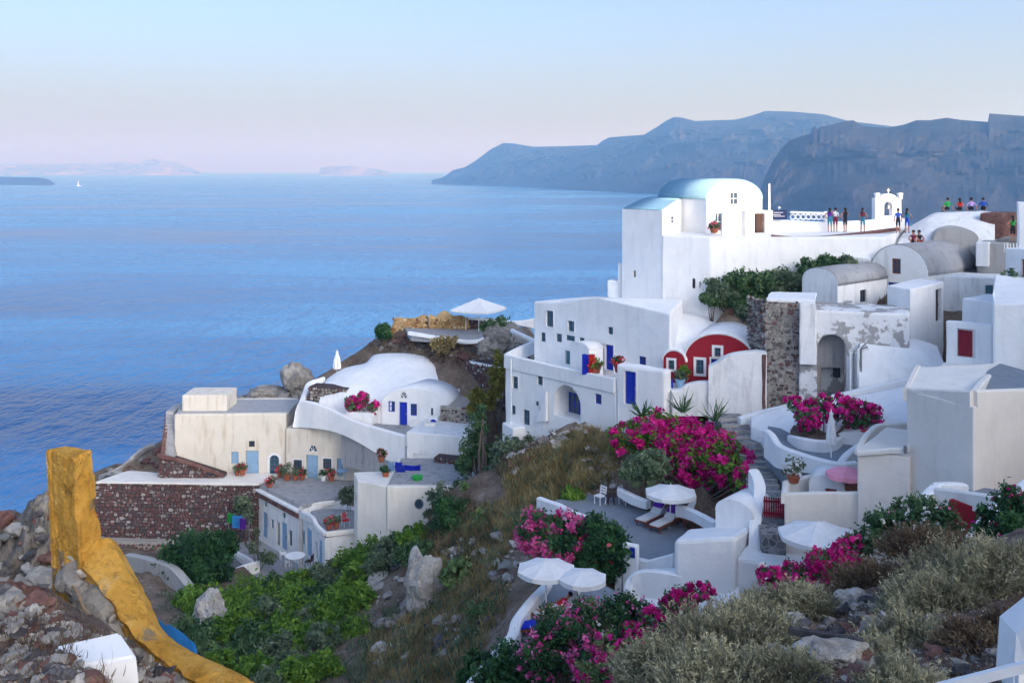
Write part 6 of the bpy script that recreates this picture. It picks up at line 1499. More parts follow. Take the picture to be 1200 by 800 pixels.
# ------------------------------------------------------------------ yellow pillar and wall, near left
def yellow_wall():
    h = thing('yellow_pillar_wall', 'weathered ochre yellow pillar with a sloping yellow wall running down from it', 'wall', W(80, 690, 13.2))
    Y = 13.2; k = Y / F
    # one squared leaning post, its plaster pitted and cracked, corner towards the viewer
    cor = [((54, 13.45), (62, 13.45)), ((88, 13.0), (95.5, 13.0)), ((106.5, 13.4), (127, 13.35)), ((76, 13.62), (86, 13.62))]
    N = 120; per = 34; v = []; f = []
    for j in range(N + 1):
        t = j / N
        for i in range(4):
            for q in range(per):
                u = q / per; a0, b0 = cor[i], cor[(i + 1) % 4]
                P0 = W(a0[1][0] + (a0[0][0] - a0[1][0]) * t, 706 - 174 * t, a0[1][1] + (a0[0][1] - a0[1][1]) * t); P1 = W(b0[1][0] + (b0[0][0] - b0[1][0]) * t, 706 - 174 * t, b0[1][1] + (b0[0][1] - b0[1][1]) * t)
                p = P0.lerp(P1, u); z = P0.z + (P1.z - P0.z) * 0
                p.z = W(0, 706 - 174 * t, 13.2).z
                nn = Vector((P1.y - P0.y, P0.x - P1.x, 0)).normalized()
                n1 = fract(p.x * 4, p.y * 4, p.z * 3, 6); pit = max(0, mnoise.noise(Vector((p.x * 5, p.y * 5, p.z * 3.2))) - .12); chip = max(0, mnoise.noise(Vector((p.x * 2.2 + 7, p.y * 2.2, p.z * 1.7))) - .2)
                d = .018 * n1 - .09 * pit - (.10 if i == 0 else .03) * chip
                if i == 0 and u > .86: d -= .05 * (u - .86) / .14 * (1 + mnoise.noise(p * 5))       # worn corner, crack
                if i == 1 and .0 < u < .12: d -= .05
                if i == 0 and u < .16: d = -.02 * (int(u * 50) % 2)                                # fluted left edge
                if j > N - 3: d -= .012 * (j - N + 2)
                d += .014 * fract(p.x * 13, p.y * 13, p.z * 11, 4); p += nn * d; p.z += .02 * mnoise.noise(Vector((p.x * 5, p.y * 5, 0))) * (t > .97)
                v.append(p)
    m = 4 * per
    for j in range(N):
        for i in range(m): f.append((j * m + i, j * m + (i + 1) % m, (j + 1) * m + (i + 1) % m, (j + 1) * m + i))
    c = Vector((0, 0, 0))
    for i in range(m): c += v[N * m + i]
    c /= m; v.append(c + Vector((0, 0, -.015)))
    for i in range(m): f.append((N * m + i, N * m + (i + 1) % m, len(v) - 1))
    part('pillar', mesh_pd(v, f, 'pillar'), M['ochre_near'], h)
    bm = bmesh.new(); bmesh.ops.create_icosphere(bm, subdivisions=3, radius=1)
    for w_ in bm.verts: w_.co = Vector((w_.co.x * .10, w_.co.y * .12, w_.co.z * .035)) * (1 + .5 * mnoise.noise(w_.co * 2))
    bmesh.ops.translate(bm, verts=bm.verts, vec=W(96, 531, 13.35)); part('cap_lump', mesh_of(bm, 'cap_lump'), M['ochre_near'], h)
    # sloping wall: left/top edge, right edge
    P = [(100, 634, 128, 630, 13.3), (96, 655, 142, 655, 13.1), (104, 672, 156, 680, 12.9), (122, 694, 169, 706, 12.7), (142, 722, 182, 734, 12.5), (163, 750, 206, 754, 12.3), (186, 770, 236, 770, 12.1), (212, 788, 266, 783, 11.9), (248, 810, 300, 802, 11.7), (300, 842, 346, 830, 11.5)]
    L = smooth_line([(*W(a, b, y), *W(c, d, y + .12)) for a, b, c, d, y in P], 14)
    v = []; f = []; m = 25
    for i, q in enumerate(L):
        a = Vector(q[:3]); b = Vector(q[3:6])
        for j in range(m):
            t = j / (m - 1)
            if j < 2: p = a + Vector((-.02, .06, -.5 + .42 * j))
            elif j > m - 3: p = b + Vector((.02, .10 + .1 * (j - m + 3), -.12 - 1.2 * (j - m + 2)))
            else:
                s = (j - 2) / (m - 5); s = max(0, min(1, s)); p = a.lerp(b, s) + Vector((0, -.07 * math.sin(math.pi * s) ** .4, .02 * math.sin(math.pi * s)))
            n = fract(p.x * 2.2, p.y * 2.2, p.z * 2.2, 4); p += Vector((0, -.03 * n, .025 * n)); p += Vector((.05, 0, .03)) * mnoise.noise(p * 7) * (1 if j < 5 else .2); p += Vector((0, -.022, .012)) * fract(p.x * 9, p.y * 9, p.z * 9, 4); v.append(p)
    for i in range(len(L) - 1):
        for j in range(m - 1): f.append((i * m + j, i * m + j + 1, (i + 1) * m + j + 1, (i + 1) * m + j))
    me = mesh_pd(v, f, 'sloping_wall'); part('sloping_wall', me, M['ochre_near'], h)
    # rubble core exposed under the left edge
    rnd = random.Random(4); vv = []; ff = []
    bmr = bmesh.new()
    for i in range(210):
        t = rnd.random(); a = L[int(t * (len(L) - 30))]; p = Vector(a[:3]) + Vector((rnd.uniform(-.30, .02), rnd.uniform(-.02, .30), -rnd.uniform(.02, .5)))
        s = rnd.uniform(.025, .075); r = bmesh.ops.create_icosphere(bmr, subdivisions=1, radius=s, matrix=Matrix.Translation(p) @ Matrix.Rotation(rnd.random() * 6, 4, 'Y') @ Matrix.Diagonal((1, .8, .7, 1)))
        for w_ in r['verts']: w_.co += Vector((rnd.uniform(-.3, .3), rnd.uniform(-.3, .3), rnd.uniform(-.3, .3))) * s
    o = part('rubble_core', mesh_of(bmr, 'rubble_core'), M['stones_grey'], h); o['kind'] = 'stuff'
    bmc = bmesh.new(); pts = [W(a - 8, b + 26, y + .1) for a, b, c, d, y in P[1:]] 
    L2 = [Vector(q[:3]) + Vector((-.10, .14, -.28)) for q in L[9::2]]
    K = 18; rings = []
    for q, p0 in enumerate(L2):
        t = (L2[min(q + 1, len(L2) - 1)] - L2[max(q - 1, 0)]).normalized(); sd_ = t.cross(Vector((0, 1, 0))).normalized(); up_ = sd_.cross(t); ring = []
        for a in range(K):
            an = 2 * math.pi * a / K; w_ = p0 + (sd_ * math.cos(an) + up_ * math.sin(an)) * .25; n_ = fract(w_.x * 3, w_.y * 3, w_.z * 3, 5) - .8 * abs(mnoise.noise(w_ * 6)); ring.append(bmc.verts.new(w_ + (w_ - p0).normalized() * (.12 * n_)))
        rings.append(ring)
    for r0, r1 in zip(rings, rings[1:]):
        for a in range(K): bmc.faces.new((r0[a], r0[(a + 1) % K], r1[(a + 1) % K], r1[a]))
    part('core', mesh_of(fix(bmc), 'core'), M['rock_grey'], h)
    return h
yellow_wall()
mat_plain('rope_tan', (.30, .21, .12), .9, .2, 20)
def cord(label, pts, r, mat, name='rope'):
    bm = bmesh.new(); L = smooth_line([tuple(W(*p)) for p in pts], 5)
    for a, b in zip(L, L[1:]): bar_bm(bm, a, b, r, 6)
    o = link(name, mesh_of(bm, name), M[mat]); tag(o, label, 'rope')
cord('tan rope hanging from the foot of the yellow pillar over the rubble', [(74, 690, 13.1), (84, 686, 12.9), (92, 696, 12.6), (98, 712, 12.3), (108, 724, 12.0), (122, 736, 11.8), (132, 742, 11.6)], .02, 'rope_tan')
def whitewashed_block():
    h = thing('whitewashed_block', 'whitewashed concrete wedge lying on the rubble below the yellow wall', 'block', W(110, 790, 10.6))
    y0 = hit(110, 770).y - .25; a = [W(64, 756, y0 + .25), W(140, 739, y0 + .3), W(160, 768, y0 - .1), W(78, 782, y0 - .15)]
    lo = [W(66, 800, y0 + .15), W(142, 792, y0 + .3), W(164, 786, y0 - .1), W(88, 818, y0 - .2)]; bm = bmesh.new()
    A = [bm.verts.new(p) for p in a]; B = [bm.verts.new(p - Vector((0, 0, .15))) for p in lo]
    bm.faces.new(A); bm.faces.new(B[::-1])
    for i in range(4): bm.faces.new((A[i], B[i], B[(i + 1) % 4], A[(i + 1) % 4]))
    fix(bm); bmesh.ops.bevel(bm, geom=bm.edges[:], offset=.025, segments=2, affect='EDGES'); part('block', mesh_of(bm, 'block'), M['white'], h)
whitewashed_block()
def blue_tarp():
    bm = bmesh.new(); a = [W(183, 722, 13.4), W(228, 752, 12.8), W(231, 768, 12.7), W(196, 748, 13.1)]
    N = 8; g = [[None] * (N + 1) for _ in range(N + 1)]
    for i in range(N + 1):
        for j in range(N + 1):
            u, v = i / N, j / N; p = a[0].lerp(a[1], u).lerp(a[3].lerp(a[2], u), v); p += Vector((0, .05 * mnoise.noise(p * 6), .05 * mnoise.noise(p * 5))); g[i][j] = bm.verts.new(p)
    for i in range(N):
        for j in range(N): bm.faces.new((g[i][j], g[i + 1][j], g[i + 1][j + 1], g[i][j + 1]))
    bmesh.ops.solidify(bm, geom=bm.faces[:], thickness=.02)
    o = link('blue_tarpaulin', mesh_of(bm, 'blue_tarpaulin', True), M['fabric_cyan']); tag(o, 'bright blue tarpaulin behind the sloping yellow wall', 'tarpaulin')
blue_tarp()
def near_railing():
    h = thing('white_railing', 'white painted beam railing at the bottom right corner', 'railing', W(1200, 800, 9))
    bm = bmesh.new(); bar_bm(bm, W(1100, 806, 9.0), W(1215, 777, 8.6), .055, 4); part('beam', mesh_of(bm, 'beam'), M['white_paint'], h)
    bm = bmesh.new(); bar_bm(bm, W(1100, 836, 9.0), W(1215, 812, 8.6), .05, 4); part('beam', mesh_of(bm, 'beam'), M['white_paint'], h)
    A = [W(1191, 742, 11.6), W(1225, 716, 11.4), W(1225, 830, 11.2), W(1185, 830, 11.4)]
    bm = bmesh.new(); q = [bm.verts.new(p) for p in A] ; r = [bm.verts.new(p + Vector((.05, .5, -.02))) for p in A]
    bm.faces.new(q); bm.faces.new(r[::-1])
    for i in range(4): bm.faces.new((q[i], r[i], r[(i + 1) % 4], q[(i + 1) % 4]))
    fix(bm); part('end_wall', mesh_of(bm, 'end_wall'), M['white'], h)
    bm = bmesh.new(); bar_bm(bm, W(1196, 776, 9.0), W(1196, 845, 9.0), .05, 4); part('post', mesh_of(bm, 'post'), M['white_paint'], h)
near_railing()
def timber():
    bm = bmesh.new(); bar_bm(bm, W(925, 738, 15.6), W(1012, 752, 14.9), .075, 4); bmesh.ops.bevel(bm, geom=bm.edges[:], offset=.01, segments=1, affect='EDGES')
    o = link('dark_timber', mesh_of(bm, 'dark_timber'), M['rock_dark']); tag(o, 'dark weathered timber lying across the rubble', 'timber')
timber()

# ------------------------------------------------------------------ parasols and furniture
def parasol(label, px, py, Y, r_px, base_py, mat, sides=8, group=None, rise=.26, tilt=0, pole_px=None, drop=.16):
    """open parasol: apex at (px,py), canopy radius in pixels, pole foot at base_py"""
    k = Y / F; r = r_px * k; top = W(px, py, Y); pb = W(pole_px or px, base_py, Y)
    h = thing('parasol', label, 'parasol', pb, group); top = top - pb; rz = top.z
    v = [(top.x, top.y, rz)]; f = []; n = sides; rings = [(.14, .02), (.55, .12), (1.0, rise * 1.0)]
    K = 4 * n
    zr = r * rise
    for t, zz in ((.12, .10), (.5, .48), (1.0, 1.0)):
        for i in range(K):
            a = 2 * math.pi * (i + .0) / K + .3; s = (i % 4) / 4; q = math.cos(math.pi / n) / math.cos((s - .5) * 2 * math.pi / n) if n <= 8 else 1
            sag = .05 * r * math.sin(math.pi * s) * t
            v.append((top.x + r * t * math.cos(a) * q, top.y + r * t * math.sin(a) * q, rz - zr * zz - sag * .4))
    for i in range(K):      # valance
        a = 2 * math.pi * i / K + .3; s = (i % 4) / 4; q = math.cos(math.pi / n) / math.cos((s - .5) * 2 * math.pi / n)
        v.append((top.x + r * 1.0 * math.cos(a) * q, top.y + r * math.sin(a) * q, rz - zr - drop * (1 + .4 * math.sin(math.pi * s))))
    for i in range(K): f.append((0, 1 + i, 1 + (i + 1) % K))
    for g in range(3):
        b = 1 + g * K
        for i in range(K): f.append((b + i, b + K + i, b + K + (i + 1) % K, b + (i + 1) % K))
    bm = bmesh.new(); me = mesh_pd(v, f); bm.from_mesh(me); fix(bm); bmesh.ops.solidify(bm, geom=bm.faces[:], thickness=.012)
    link('canopy', mesh_of(bm, 'canopy'), M[mat], h)
    bm = bmesh.new(); bar_bm(bm, (0, 0, 0), top, .035, 8); link('pole', mesh_of(bm, 'pole'), M['white_paint'], h)
    bm = bmesh.new(); bar_bm(bm, top + Vector((0, 0, -.02)), top + Vector((0, 0, .09)), .04, 6, .01); link('finial', mesh_of(bm, 'finial'), M['white_paint'], h)
    for i in range(n):
        a = 2 * math.pi * i / n + .3; bm = bmesh.new(); e = Vector((top.x + r * .97 * math.cos(a), top.y + r * .97 * math.sin(a), rz - zr - .03)); bar_bm(bm, top + Vector((0, 0, -.06)), e, .012, 4); link('rib', mesh_of(bm, 'rib'), M['white_paint'], h)
    bm = bmesh.new(); bar_bm(bm, (0, 0, 0), (0, 0, .08), .25, 10, .2); link('foot', mesh_of(bm, 'foot'), M['metal_grey'], h)
    return h
def closed_parasol(label, px, py, Y, base_py, w_px, mat='fabric_white'):
    k = Y / F; pb = W(px, base_py, Y); top = W(px, py, Y) - pb; h = thing('closed_parasol', label, 'parasol', pb); H = top.z; wr = w_px * k / 2
    v = []; f = []; n = 16
    prof = [(1.0, .06), (.93, .45), (.90, .30), (.70, .75), (.45, 1.0), (.30, 1.0)]
    for t, s in prof:
        for i in range(n):
            a = 2 * math.pi * i / n; q = s * wr * (1 + (.18 if i % 2 else -.12)); v.append((q * math.cos(a), q * math.sin(a), H * t))
    for j in range(len(prof) - 1):
        for i in range(n): f.append((j * n + i, (j + 1) * n + i, (j + 1) * n + (i + 1) % n, j * n + (i + 1) % n))
    f.append(tuple(range(n)))
    link('canopy', mesh_pd(v, f, 'canopy'), M[mat], h)
    bm = bmesh.new(); bar_bm(bm, (0, 0, 0), (0, 0, H * .98), .03, 8); link('pole', mesh_of(bm, 'pole'), M['white_paint'], h)
    bm = bmesh.new(); bar_bm(bm, (0, 0, H * .98), (0, 0, H * 1.05), .03, 6, .008); link('finial', mesh_of(bm, 'finial'), M['white_paint'], h)
parasol('white parasol over the purple cushioned sun loungers', 786, 568, 50.4, 31, 617.5, 'fabric_white', pole_px=785)
parasol('grey white parasol over the sunbather, left of the pair', 640, 656.5, 41.5, 35, 714, 'fabric_white')
parasol('grey white parasol, right of the overlapping pair', 683, 668, 40.6, 29, 722, 'fabric_white')
parasol('open white parasol beside the magenta flowers below the courtyard', 958, 611, 39.2, 46, 690, 'fabric_white', rise=.3)
parasol('pink parasol in the cream courtyard', 992, 546, 43.2, 24, 592, 'fabric_pink', rise=.32)
parasol('big square white parasol on the hilltop terrace', 561, 349.5, 93, 34, 388, 'fabric_white', sides=4, rise=.36)
parasol('half hidden white parasol right behind the big square parasol', 546, 357, 95, 18, 388, 'fabric_white', sides=4, rise=.3)
closed_parasol('closed white parasol in front of the curved planter', 974, 481, 46.6, 536, 10)
closed_parasol('closed white parasol between the white stair parapets', 813.5, 716, 34.6, 760, 11)
closed_parasol('closed white parasol standing on the cave house roof edge against the sea', 395, 410.5, 91.4, 441, 8)
def lounger(label, px, py, Y, rz, cushion, group=None, towel=None):
    b = W(px, py, Y); h = thing('sun_lounger', label, 'sun lounger', b, group); h.rotation_euler = (0, 0, rz)
    bm = bmesh.new(); box_bm(bm, (0, -.35, .30), (.66, 1.3, .06)); 
    for x in (-.3, .3): box_bm(bm, (x, 0, .27), (.05, 2.0, .08))
    link('frame', mesh_of(bm, 'frame'), M['brown_wood'], h)
    bm = bmesh.new(); box_bm(bm, (0, -.32, .37), (.6, 1.3, .08)); bmesh.ops.bevel(bm, geom=bm.edges[:], offset=.03, segments=2, affect='EDGES'); link('mattress', mesh_of(bm, 'mattress'), M['fabric_white'] if not towel else M[towel], h)
    bm = bmesh.new(); vv = box_bm(bm, (0, 0, 0), (.6, .85, .08)); bmesh.ops.bevel(bm, geom=bm.edges[:], offset=.03, segments=2, affect='EDGES'); o = link('backrest', mesh_of(bm, 'backrest'), M['fabric_white'], h); o.location = (0, .66, .62); o.rotation_euler = (R(38), 0, 0)
    if cushion:
        bm = bmesh.new(); box_bm(bm, (0, 0, 0), (.58, .55, .12)); bmesh.ops.bevel(bm, geom=bm.edges[:], offset=.05, segments=3, affect='EDGES'); o = link('cushion', mesh_of(bm, 'cushion'), M[cushion], h); o.location = (0, .78, .80); o.rotation_euler = (R(38), 0, 0)
    for x in (-.28, .28):
        for y in (-.85, .85): 
            bm = bmesh.new(); bar_bm(bm, (x, y, 0), (x, y, .26), .03, 4); link('leg', mesh_of(bm, 'leg'), M['brown_wood'], h)
    return h
Lz = -18.15
def lz(px, Y): return HY - Lz * F / Y
for px, Y, cu, lb in [(763, 51.2, 'fabric_purple', 'wooden sun lounger with purple cushion, left of the pair'), (779, 50.4, 'fabric_purple', 'wooden sun lounger with purple cushion under the parasol pole')]:
    lounger(lb, px, lz(px, Y), Y, R(-42), cu)
lounger('wooden sun lounger with blank mattress behind the terrace table', 799, lz(800, 51.4), 51.4, R(-60), None)
Tz = Zat(722, 41)
lounger('sun lounger with bright blue towel on the lower terrace', 628, HY - Tz * F / 39.6, 39.6, R(-70), None, towel='fabric_blue')
sbx = lounger('sun lounger carrying the sunbather under the left grey parasol', 652, HY - Tz * F / 40.8, 40.8, R(-62), None)
def table(label, px, py, Y, r, hgt, mat, round_=True, cat='table'):
    h = thing('table', label, cat, W(px, py, Y)); bm = bmesh.new(); bar_bm(bm, (0, 0, hgt - .04), (0, 0, hgt), r, 20 if round_ else 4); link('table_top', mesh_of(bm, 'table_top'), M[mat], h)
    for i in range(4):
        a = math.pi / 4 + i * math.pi / 2; bm = bmesh.new(); bar_bm(bm, (r * .7 * math.cos(a), r * .7 * math.sin(a), 0), (r * .55 * math.cos(a), r * .55 * math.sin(a), hgt - .04), .025, 4); link('leg', mesh_of(bm, 'leg'), M[mat], h)
def chair(label, px, py, Y, rz, mat, group=None, seat_mat=None):
    h = thing('chair', label, 'chair', W(px, py, Y), group); h.rotation_euler = (0, 0, rz); sm = M[seat_mat or mat]
    bm = bmesh.new(); box_bm(bm, (0, 0, .45), (.48, .46, .05)); link('seat', mesh_of(bm, 'seat'), sm, h)
    bm = bmesh.new(); 
    for i in range(3): box_bm(bm, (0, .24 + i * .03, .60 + i * .14), (.46, .03, .10))
    link('backrest', mesh_of(bm, 'backrest'), sm, h)
    for x in (-.21, .21):
        for y in (-.2, .2): bm = bmesh.new(); bar_bm(bm, (x, y, 0), (x, y + (.1 if y > 0 else 0), .95 if y > 0 else .45), .025, 4); link('leg', mesh_of(bm, 'leg'), M[mat], h)
table('low brown wooden table on the lounger terrace', 807, lz(806, 50.2), 50.2, .45, .5, 'brown_wood', False)
chair('brown wooden chair beside the low brown table', 818, lz(815, 49.9), 49.9, R(60), 'brown_wood')
chair('white deck chair on the lounger terrace facing the sea, left one', 703, lz(703, 54.0), 54.0, R(-50), 'white_paint', seat_mat='fabric_white')
chair('white deck chair beside the olive tree', 732, lz(732, 54.0), 54.0, R(50), 'white_paint', seat_mat='fabric_white')
table('small dark table between the white deck chairs', 716, lz(716, 54.0), 54.0, .35, .5, 'dark_wood')
table('round white table in the row house yard', 346, 662, 74.6, .75, .75, 'white_paint')
for i, (px, py, Y, a, lb) in enumerate([(332, 655, 76.4, 2.0, 'white chair left of the round yard table'), (362, 664, 74.0, 4.4, 'dark chair right of the round yard table'), (338, 664, 74.8, .4, 'low white chair in front of the round yard table')]):
    chair(lb, px, py, Y, a, 'white_paint' if i != 1 else 'dark_wood')
table('round white table at the door of the old cream house', 401, 561, 84.2, .5, .75, 'pale_blue_paint')
chair('small red and white chair on the lower worn terrace', 405, 616, 75.6, .6, 'white_paint', seat_mat='fabric_red')
chair('white chair under the courtyard parasol', 900, 690, 38.2, .6, 'white_paint')
table('dark table beneath the open white parasol', 935, 690, 38.4, .5, .7, 'dark_wood')
def pot(label, px, py, Y, r, leaf='leaf_mid', fl=None, mat='terracotta', hgt=.4, lr=.4):
    h = thing('flower_pot', label, 'flower pot', W(px, py, Y)); bm = bmesh.new(); bar_bm(bm, (0, 0, 0), (0, 0, hgt), r * .7, 12, r); bar_bm(bm, (0, 0, hgt), (0, 0, hgt + .06), r * 1.12, 12); link('pot', mesh_of(bm, 'pot'), M[mat], h)
    SEEDN[0] += 1; rs = np.random.default_rng(SEEDN[0]); el = [(0, 0, hgt + lr * .7, lr, lr, lr * .8)]
    link('foliage', leaves('foliage', rs, el, 260, .09, shell=.3), M[leaf], h)
    if fl: link('blossoms', leaves('blossoms', rs, el, 90, .08, .8, shell=.8), M[fl], h)
for a in [('terracotta pot with red flowers beside the plank door of the old house', 284, 556, 85.4, .3, 'leaf_mid', 'petal_red'), ('tall potted plant under the blue shutter of the old house', 277.5, 557, 85.6, .2, 'leaf_olive', None),
          ('olive leaved potted shrub left of the fanlight door', 336, 562, 84.8, .35, 'leaf_olive', None, 'terracotta', .4, .7), ('terracotta pot just left of the fanlight door', 346, 562, 84.8, .28, 'leaf_olive', None), ('small terracotta pot right beside the fanlight door', 354, 562, 84.8, .25, 'leaf_dark', 'petal_red'),
          ('white pot right of the fanlight door', 379, 563, 84.4, .25, 'leaf_dark', None, 'white_paint'), ('dark leaved pot beside the white pot', 388, 563, 84.2, .28, 'leaf_dark', 'petal_red'), ('small pot under the arched window', 328, 559, 85.6, .2, 'leaf_mid', 'petal_red'),
          ('terracotta pot stacked by the laundry, upper', 447, 541, 76, .28, 'leaf_dark', 'petal_red'), ('terracotta pot by the laundry, lower', 452, 560, 73.6, .26, 'leaf_dark', None), ('red planter on the parapet of the row house', 316, 572, 83.0, .28, 'leaf_dark', 'petal_red'),
          ('terracotta planter on the edge of the lower worn terrace', 386, 620, 74.6, .28, 'leaf_olive', 'petal_red'), ('second terracotta planter on the lower worn terrace', 394, 619, 75, .25, 'leaf_olive', None),
          ('flower box on the arched front of the barrel-roofed house', 837, 273, 68.2, .3, 'leaf_mid', 'petal_red', 'terracotta', .25, .35), ('red flowering pot at the blue upper door', 696, 440, 62.9, .25, 'leaf_bright', 'petal_red'), ('big green potted plant beside the blue upper door', 700, 437, 63.2, .22, 'leaf_bright', None),
          ('red flowering pot right of the blue upper door', 723.5, 436, 61.4, .2, 'leaf_dark', 'petal_red'), ('blue glazed pot in front of the red cave house', 797, 453, 59.4, .3, 'leaf_olive', None, 'pale_blue_paint'), ('green potted plant in front of the red cave house window', 803, 447, 60, .22, 'leaf_bright', None),
          ('potted plant on the ledge at the right edge above the red gate', 1184, 340, 55, .3, 'leaf_mid', None, 'white_paint', .3, .55), ('row of pot plants on the stone ledge by the stair street', 930, 565, 44.6, .3, 'leaf_olive', 'petal_white', 'terracotta', .3, .5)]:
    pot(*a)
def planter():
    h = thing('white_planter', 'white box planter under the small cave house bougainvillea', 'planter', W(420, 492, 83.3)); A, B = C(405, 83.4), C(436, 82.6)
    block(h, [A, B] + back_of(A, B, 1), Zat(497, 83), Zat(483, 83), 'white', bev=.06, name='box')
planter()
def cloth(label, px, py, Y, w, hgt, mat, cat='laundry'):
    """a piece of washing: cloth folded over the line"""
    a = W(px, py, Y); bm = bmesh.new(); N = 6; g = []
    for i in range(N + 1):
        row = []
        for j in range(5):
            x = a.x + w * (i / N - .5); z = a.z - hgt * j / 4; y = a.y + .05 * math.sin(i * 2.1 + px) * (j / 4) - .03 * j / 4; row.append(bm.verts.new((x, y, z + .03 * math.sin(i * 1.3))))
        g.append(row)
    for i in range(N):
        for j in range(4): bm.faces.new((g[i][j], g[i + 1][j], g[i + 1][j + 1], g[i][j + 1]))
    bmesh.ops.solidify(bm, geom=bm.faces[:], thickness=.02); o = link('washing', mesh_of(bm, 'washing', True), M[mat]); tag(o, label, cat, 'washing on the lines')
def wash_line(label, a, b):
    h = thing('clothes_line', label, 'clothes line', W(*a)); o = h.location; bm = bmesh.new(); bar_bm(bm, W(*a) - o, W(*b) - o, .012, 4); link('line', mesh_of(bm, 'line'), M['metal_grey'], h)
    for p in (a, b): bm = bmesh.new(); q = W(*p) - o; bar_bm(bm, q + Vector((0, 0, -2.0)), q + Vector((0, 0, .05)), .04, 6); link('pole', mesh_of(bm, 'pole'), M['metal_grey'], h)
wash_line('clothes line in the row house yard under the stone wall', (268, 600, 81.6), (292, 609, 80.6))
for a in [('green cloth hanging on the yard clothes line', 270.5, 601, 81.5, .6, .8, 'fabric_green'), ('bright blue cloth on the yard clothes line', 278, 604, 81.2, .8, 1.0, 'fabric_cyan'), ('purple cloth on the yard clothes line', 284.5, 607, 80.9, .5, .9, 'fabric_purple')]: cloth(*a)
wash_line('clothes line on the terrace of the blank cream house', (454, 540, 75), (492, 544, 75))
for a in [('dark blue towel on the terrace clothes line', 467, 541.5, 75, .55, 1.0, 'fabric_blue'), ('pale blue cloth on the terrace clothes line', 458, 541, 75, .5, .9, 'pale_blue_paint'), ('long blue towel at the right end of the terrace line', 482, 545, 74.8, 1.4, .4, 'fabric_blue'), ('blue bedspread hanging on the terrace line', 469.5, 545, 74.4, .7, 1.2, 'blue_paint')]: cloth(*a)
for a in [('blue bedspread hung beside the upper blue door', 688.5, 415, 62.8, .7, 1.3, 'fabric_blue'), ('red cloth hung beside the upper blue door', 693.5, 415, 62.7, .4, 1.2, 'fabric_red')]: cloth(*a)
def green_tub():
    h = thing('plastic_tub', 'bright green plastic tub on the terrace of the blank cream house', 'tub', W(489, 563, 72.6)); bm = bmesh.new(); bar_bm(bm, (0, 0, 0), (0, 0, .3), .28, 14, .4); link('tub', mesh_of(bm, 'tub'), M['fabric_green'], h)
    bm = bmesh.new(); bar_bm(bm, (0, 0, .3), (0, 0, .34), .43, 14); link('rim', mesh_of(bm, 'rim'), M['fabric_green'], h)
green_tub()
def sign_board():
    h = thing('notice_board', 'dark blue notice board with a lamp on the white parapet of the top terrace', 'sign', W(912, 257, 72))
    o = h.location; fc = Face(C(903.5, 72.2), C(922, 72.3)); z0, z1 = Zat(257, 72.2), Zat(246, 72.2)
    bm = bmesh.new(); ext_bm(bm, fc, [(0, z0), (fc.L, z0), (fc.L, z1), (0, z1)], 0, .05); part('board', mesh_of(fix(bm), 'board'), M['sign_blue'], h)
    bm = bmesh.new(); 
    for i, (a, b, zz) in enumerate([(.15, .75, .72), (.12, .6, .5), (.15, .85, .32)]): ext_bm(bm, fc, [(fc.L * a, z0 + (z1 - z0) * zz - .02), (fc.L * b, z0 + (z1 - z0) * zz - .02), (fc.L * b, z0 + (z1 - z0) * zz + .02), (fc.L * a, z0 + (z1 - z0) * zz + .02)], .05, .056)
    part('lettering', mesh_of(fix(bm), 'lettering'), M['white_paint'], h)
    bm = bmesh.new(); u, z = fc.at(912.5, 243.5); p = fc.p(u, z); bar_bm(bm, p + Vector((0, 0, -.2)), p + Vector((0, -.2, .08)), .02, 5); bar_bm(bm, p + Vector((0, -.2, .1)), p + Vector((0, -.2, -.02)), .03, 8, .12); part('lamp', mesh_of(bm, 'lamp'), M['white_paint'], h)
mat_plain('sign_blue', (.015, .025, .09), .5, .1, 6)
sign_board()
def sailboat():
    Y = -SEA * F / (218.0 - HY); p = W(92.5, 218, Y); k = Y / F; h = thing('sailboat', 'tiny white sailboat on the far sea beside the dark islet', 'boat', p)
    bm = bmesh.new(); L = 5 * k; 
    vs = [bm.verts.new(q) for q in ((-L * .5, -L * .12, L * .16), (L * .42, -L * .14, L * .14), (L * .6, 0, L * .18), (L * .42, L * .14, L * .14), (-L * .5, L * .12, L * .16))]; lo = [bm.verts.new((v.co.x * .8, v.co.y * .5, -L * .04)) for v in vs]
    bm.faces.new(vs); bm.faces.new(lo[::-1])
    for i in range(5): bm.faces.new((vs[i], lo[i], lo[(i + 1) % 5], vs[(i + 1) % 5]))
    link('hull', mesh_of(fix(bm), 'hull'), M['white_paint'], h)
    bm = bmesh.new(); a = [bm.verts.new(q) for q in ((0, 0, L * .2), (-L * .45, .2, L * .25), (-L * .02, 0, L * 1.7))]; bm.faces.new(a); bmesh.ops.solidify(bm, geom=bm.faces[:], thickness=.1); link('sail', mesh_of(bm, 'sail'), M['fabric_white'], h)
    bm = bmesh.new(); bar_bm(bm, (0, 0, L * .1), (0, 0, L * 1.75), .12, 6); link('mast', mesh_of(bm, 'mast'), M['metal_grey'], h)
sailboat()

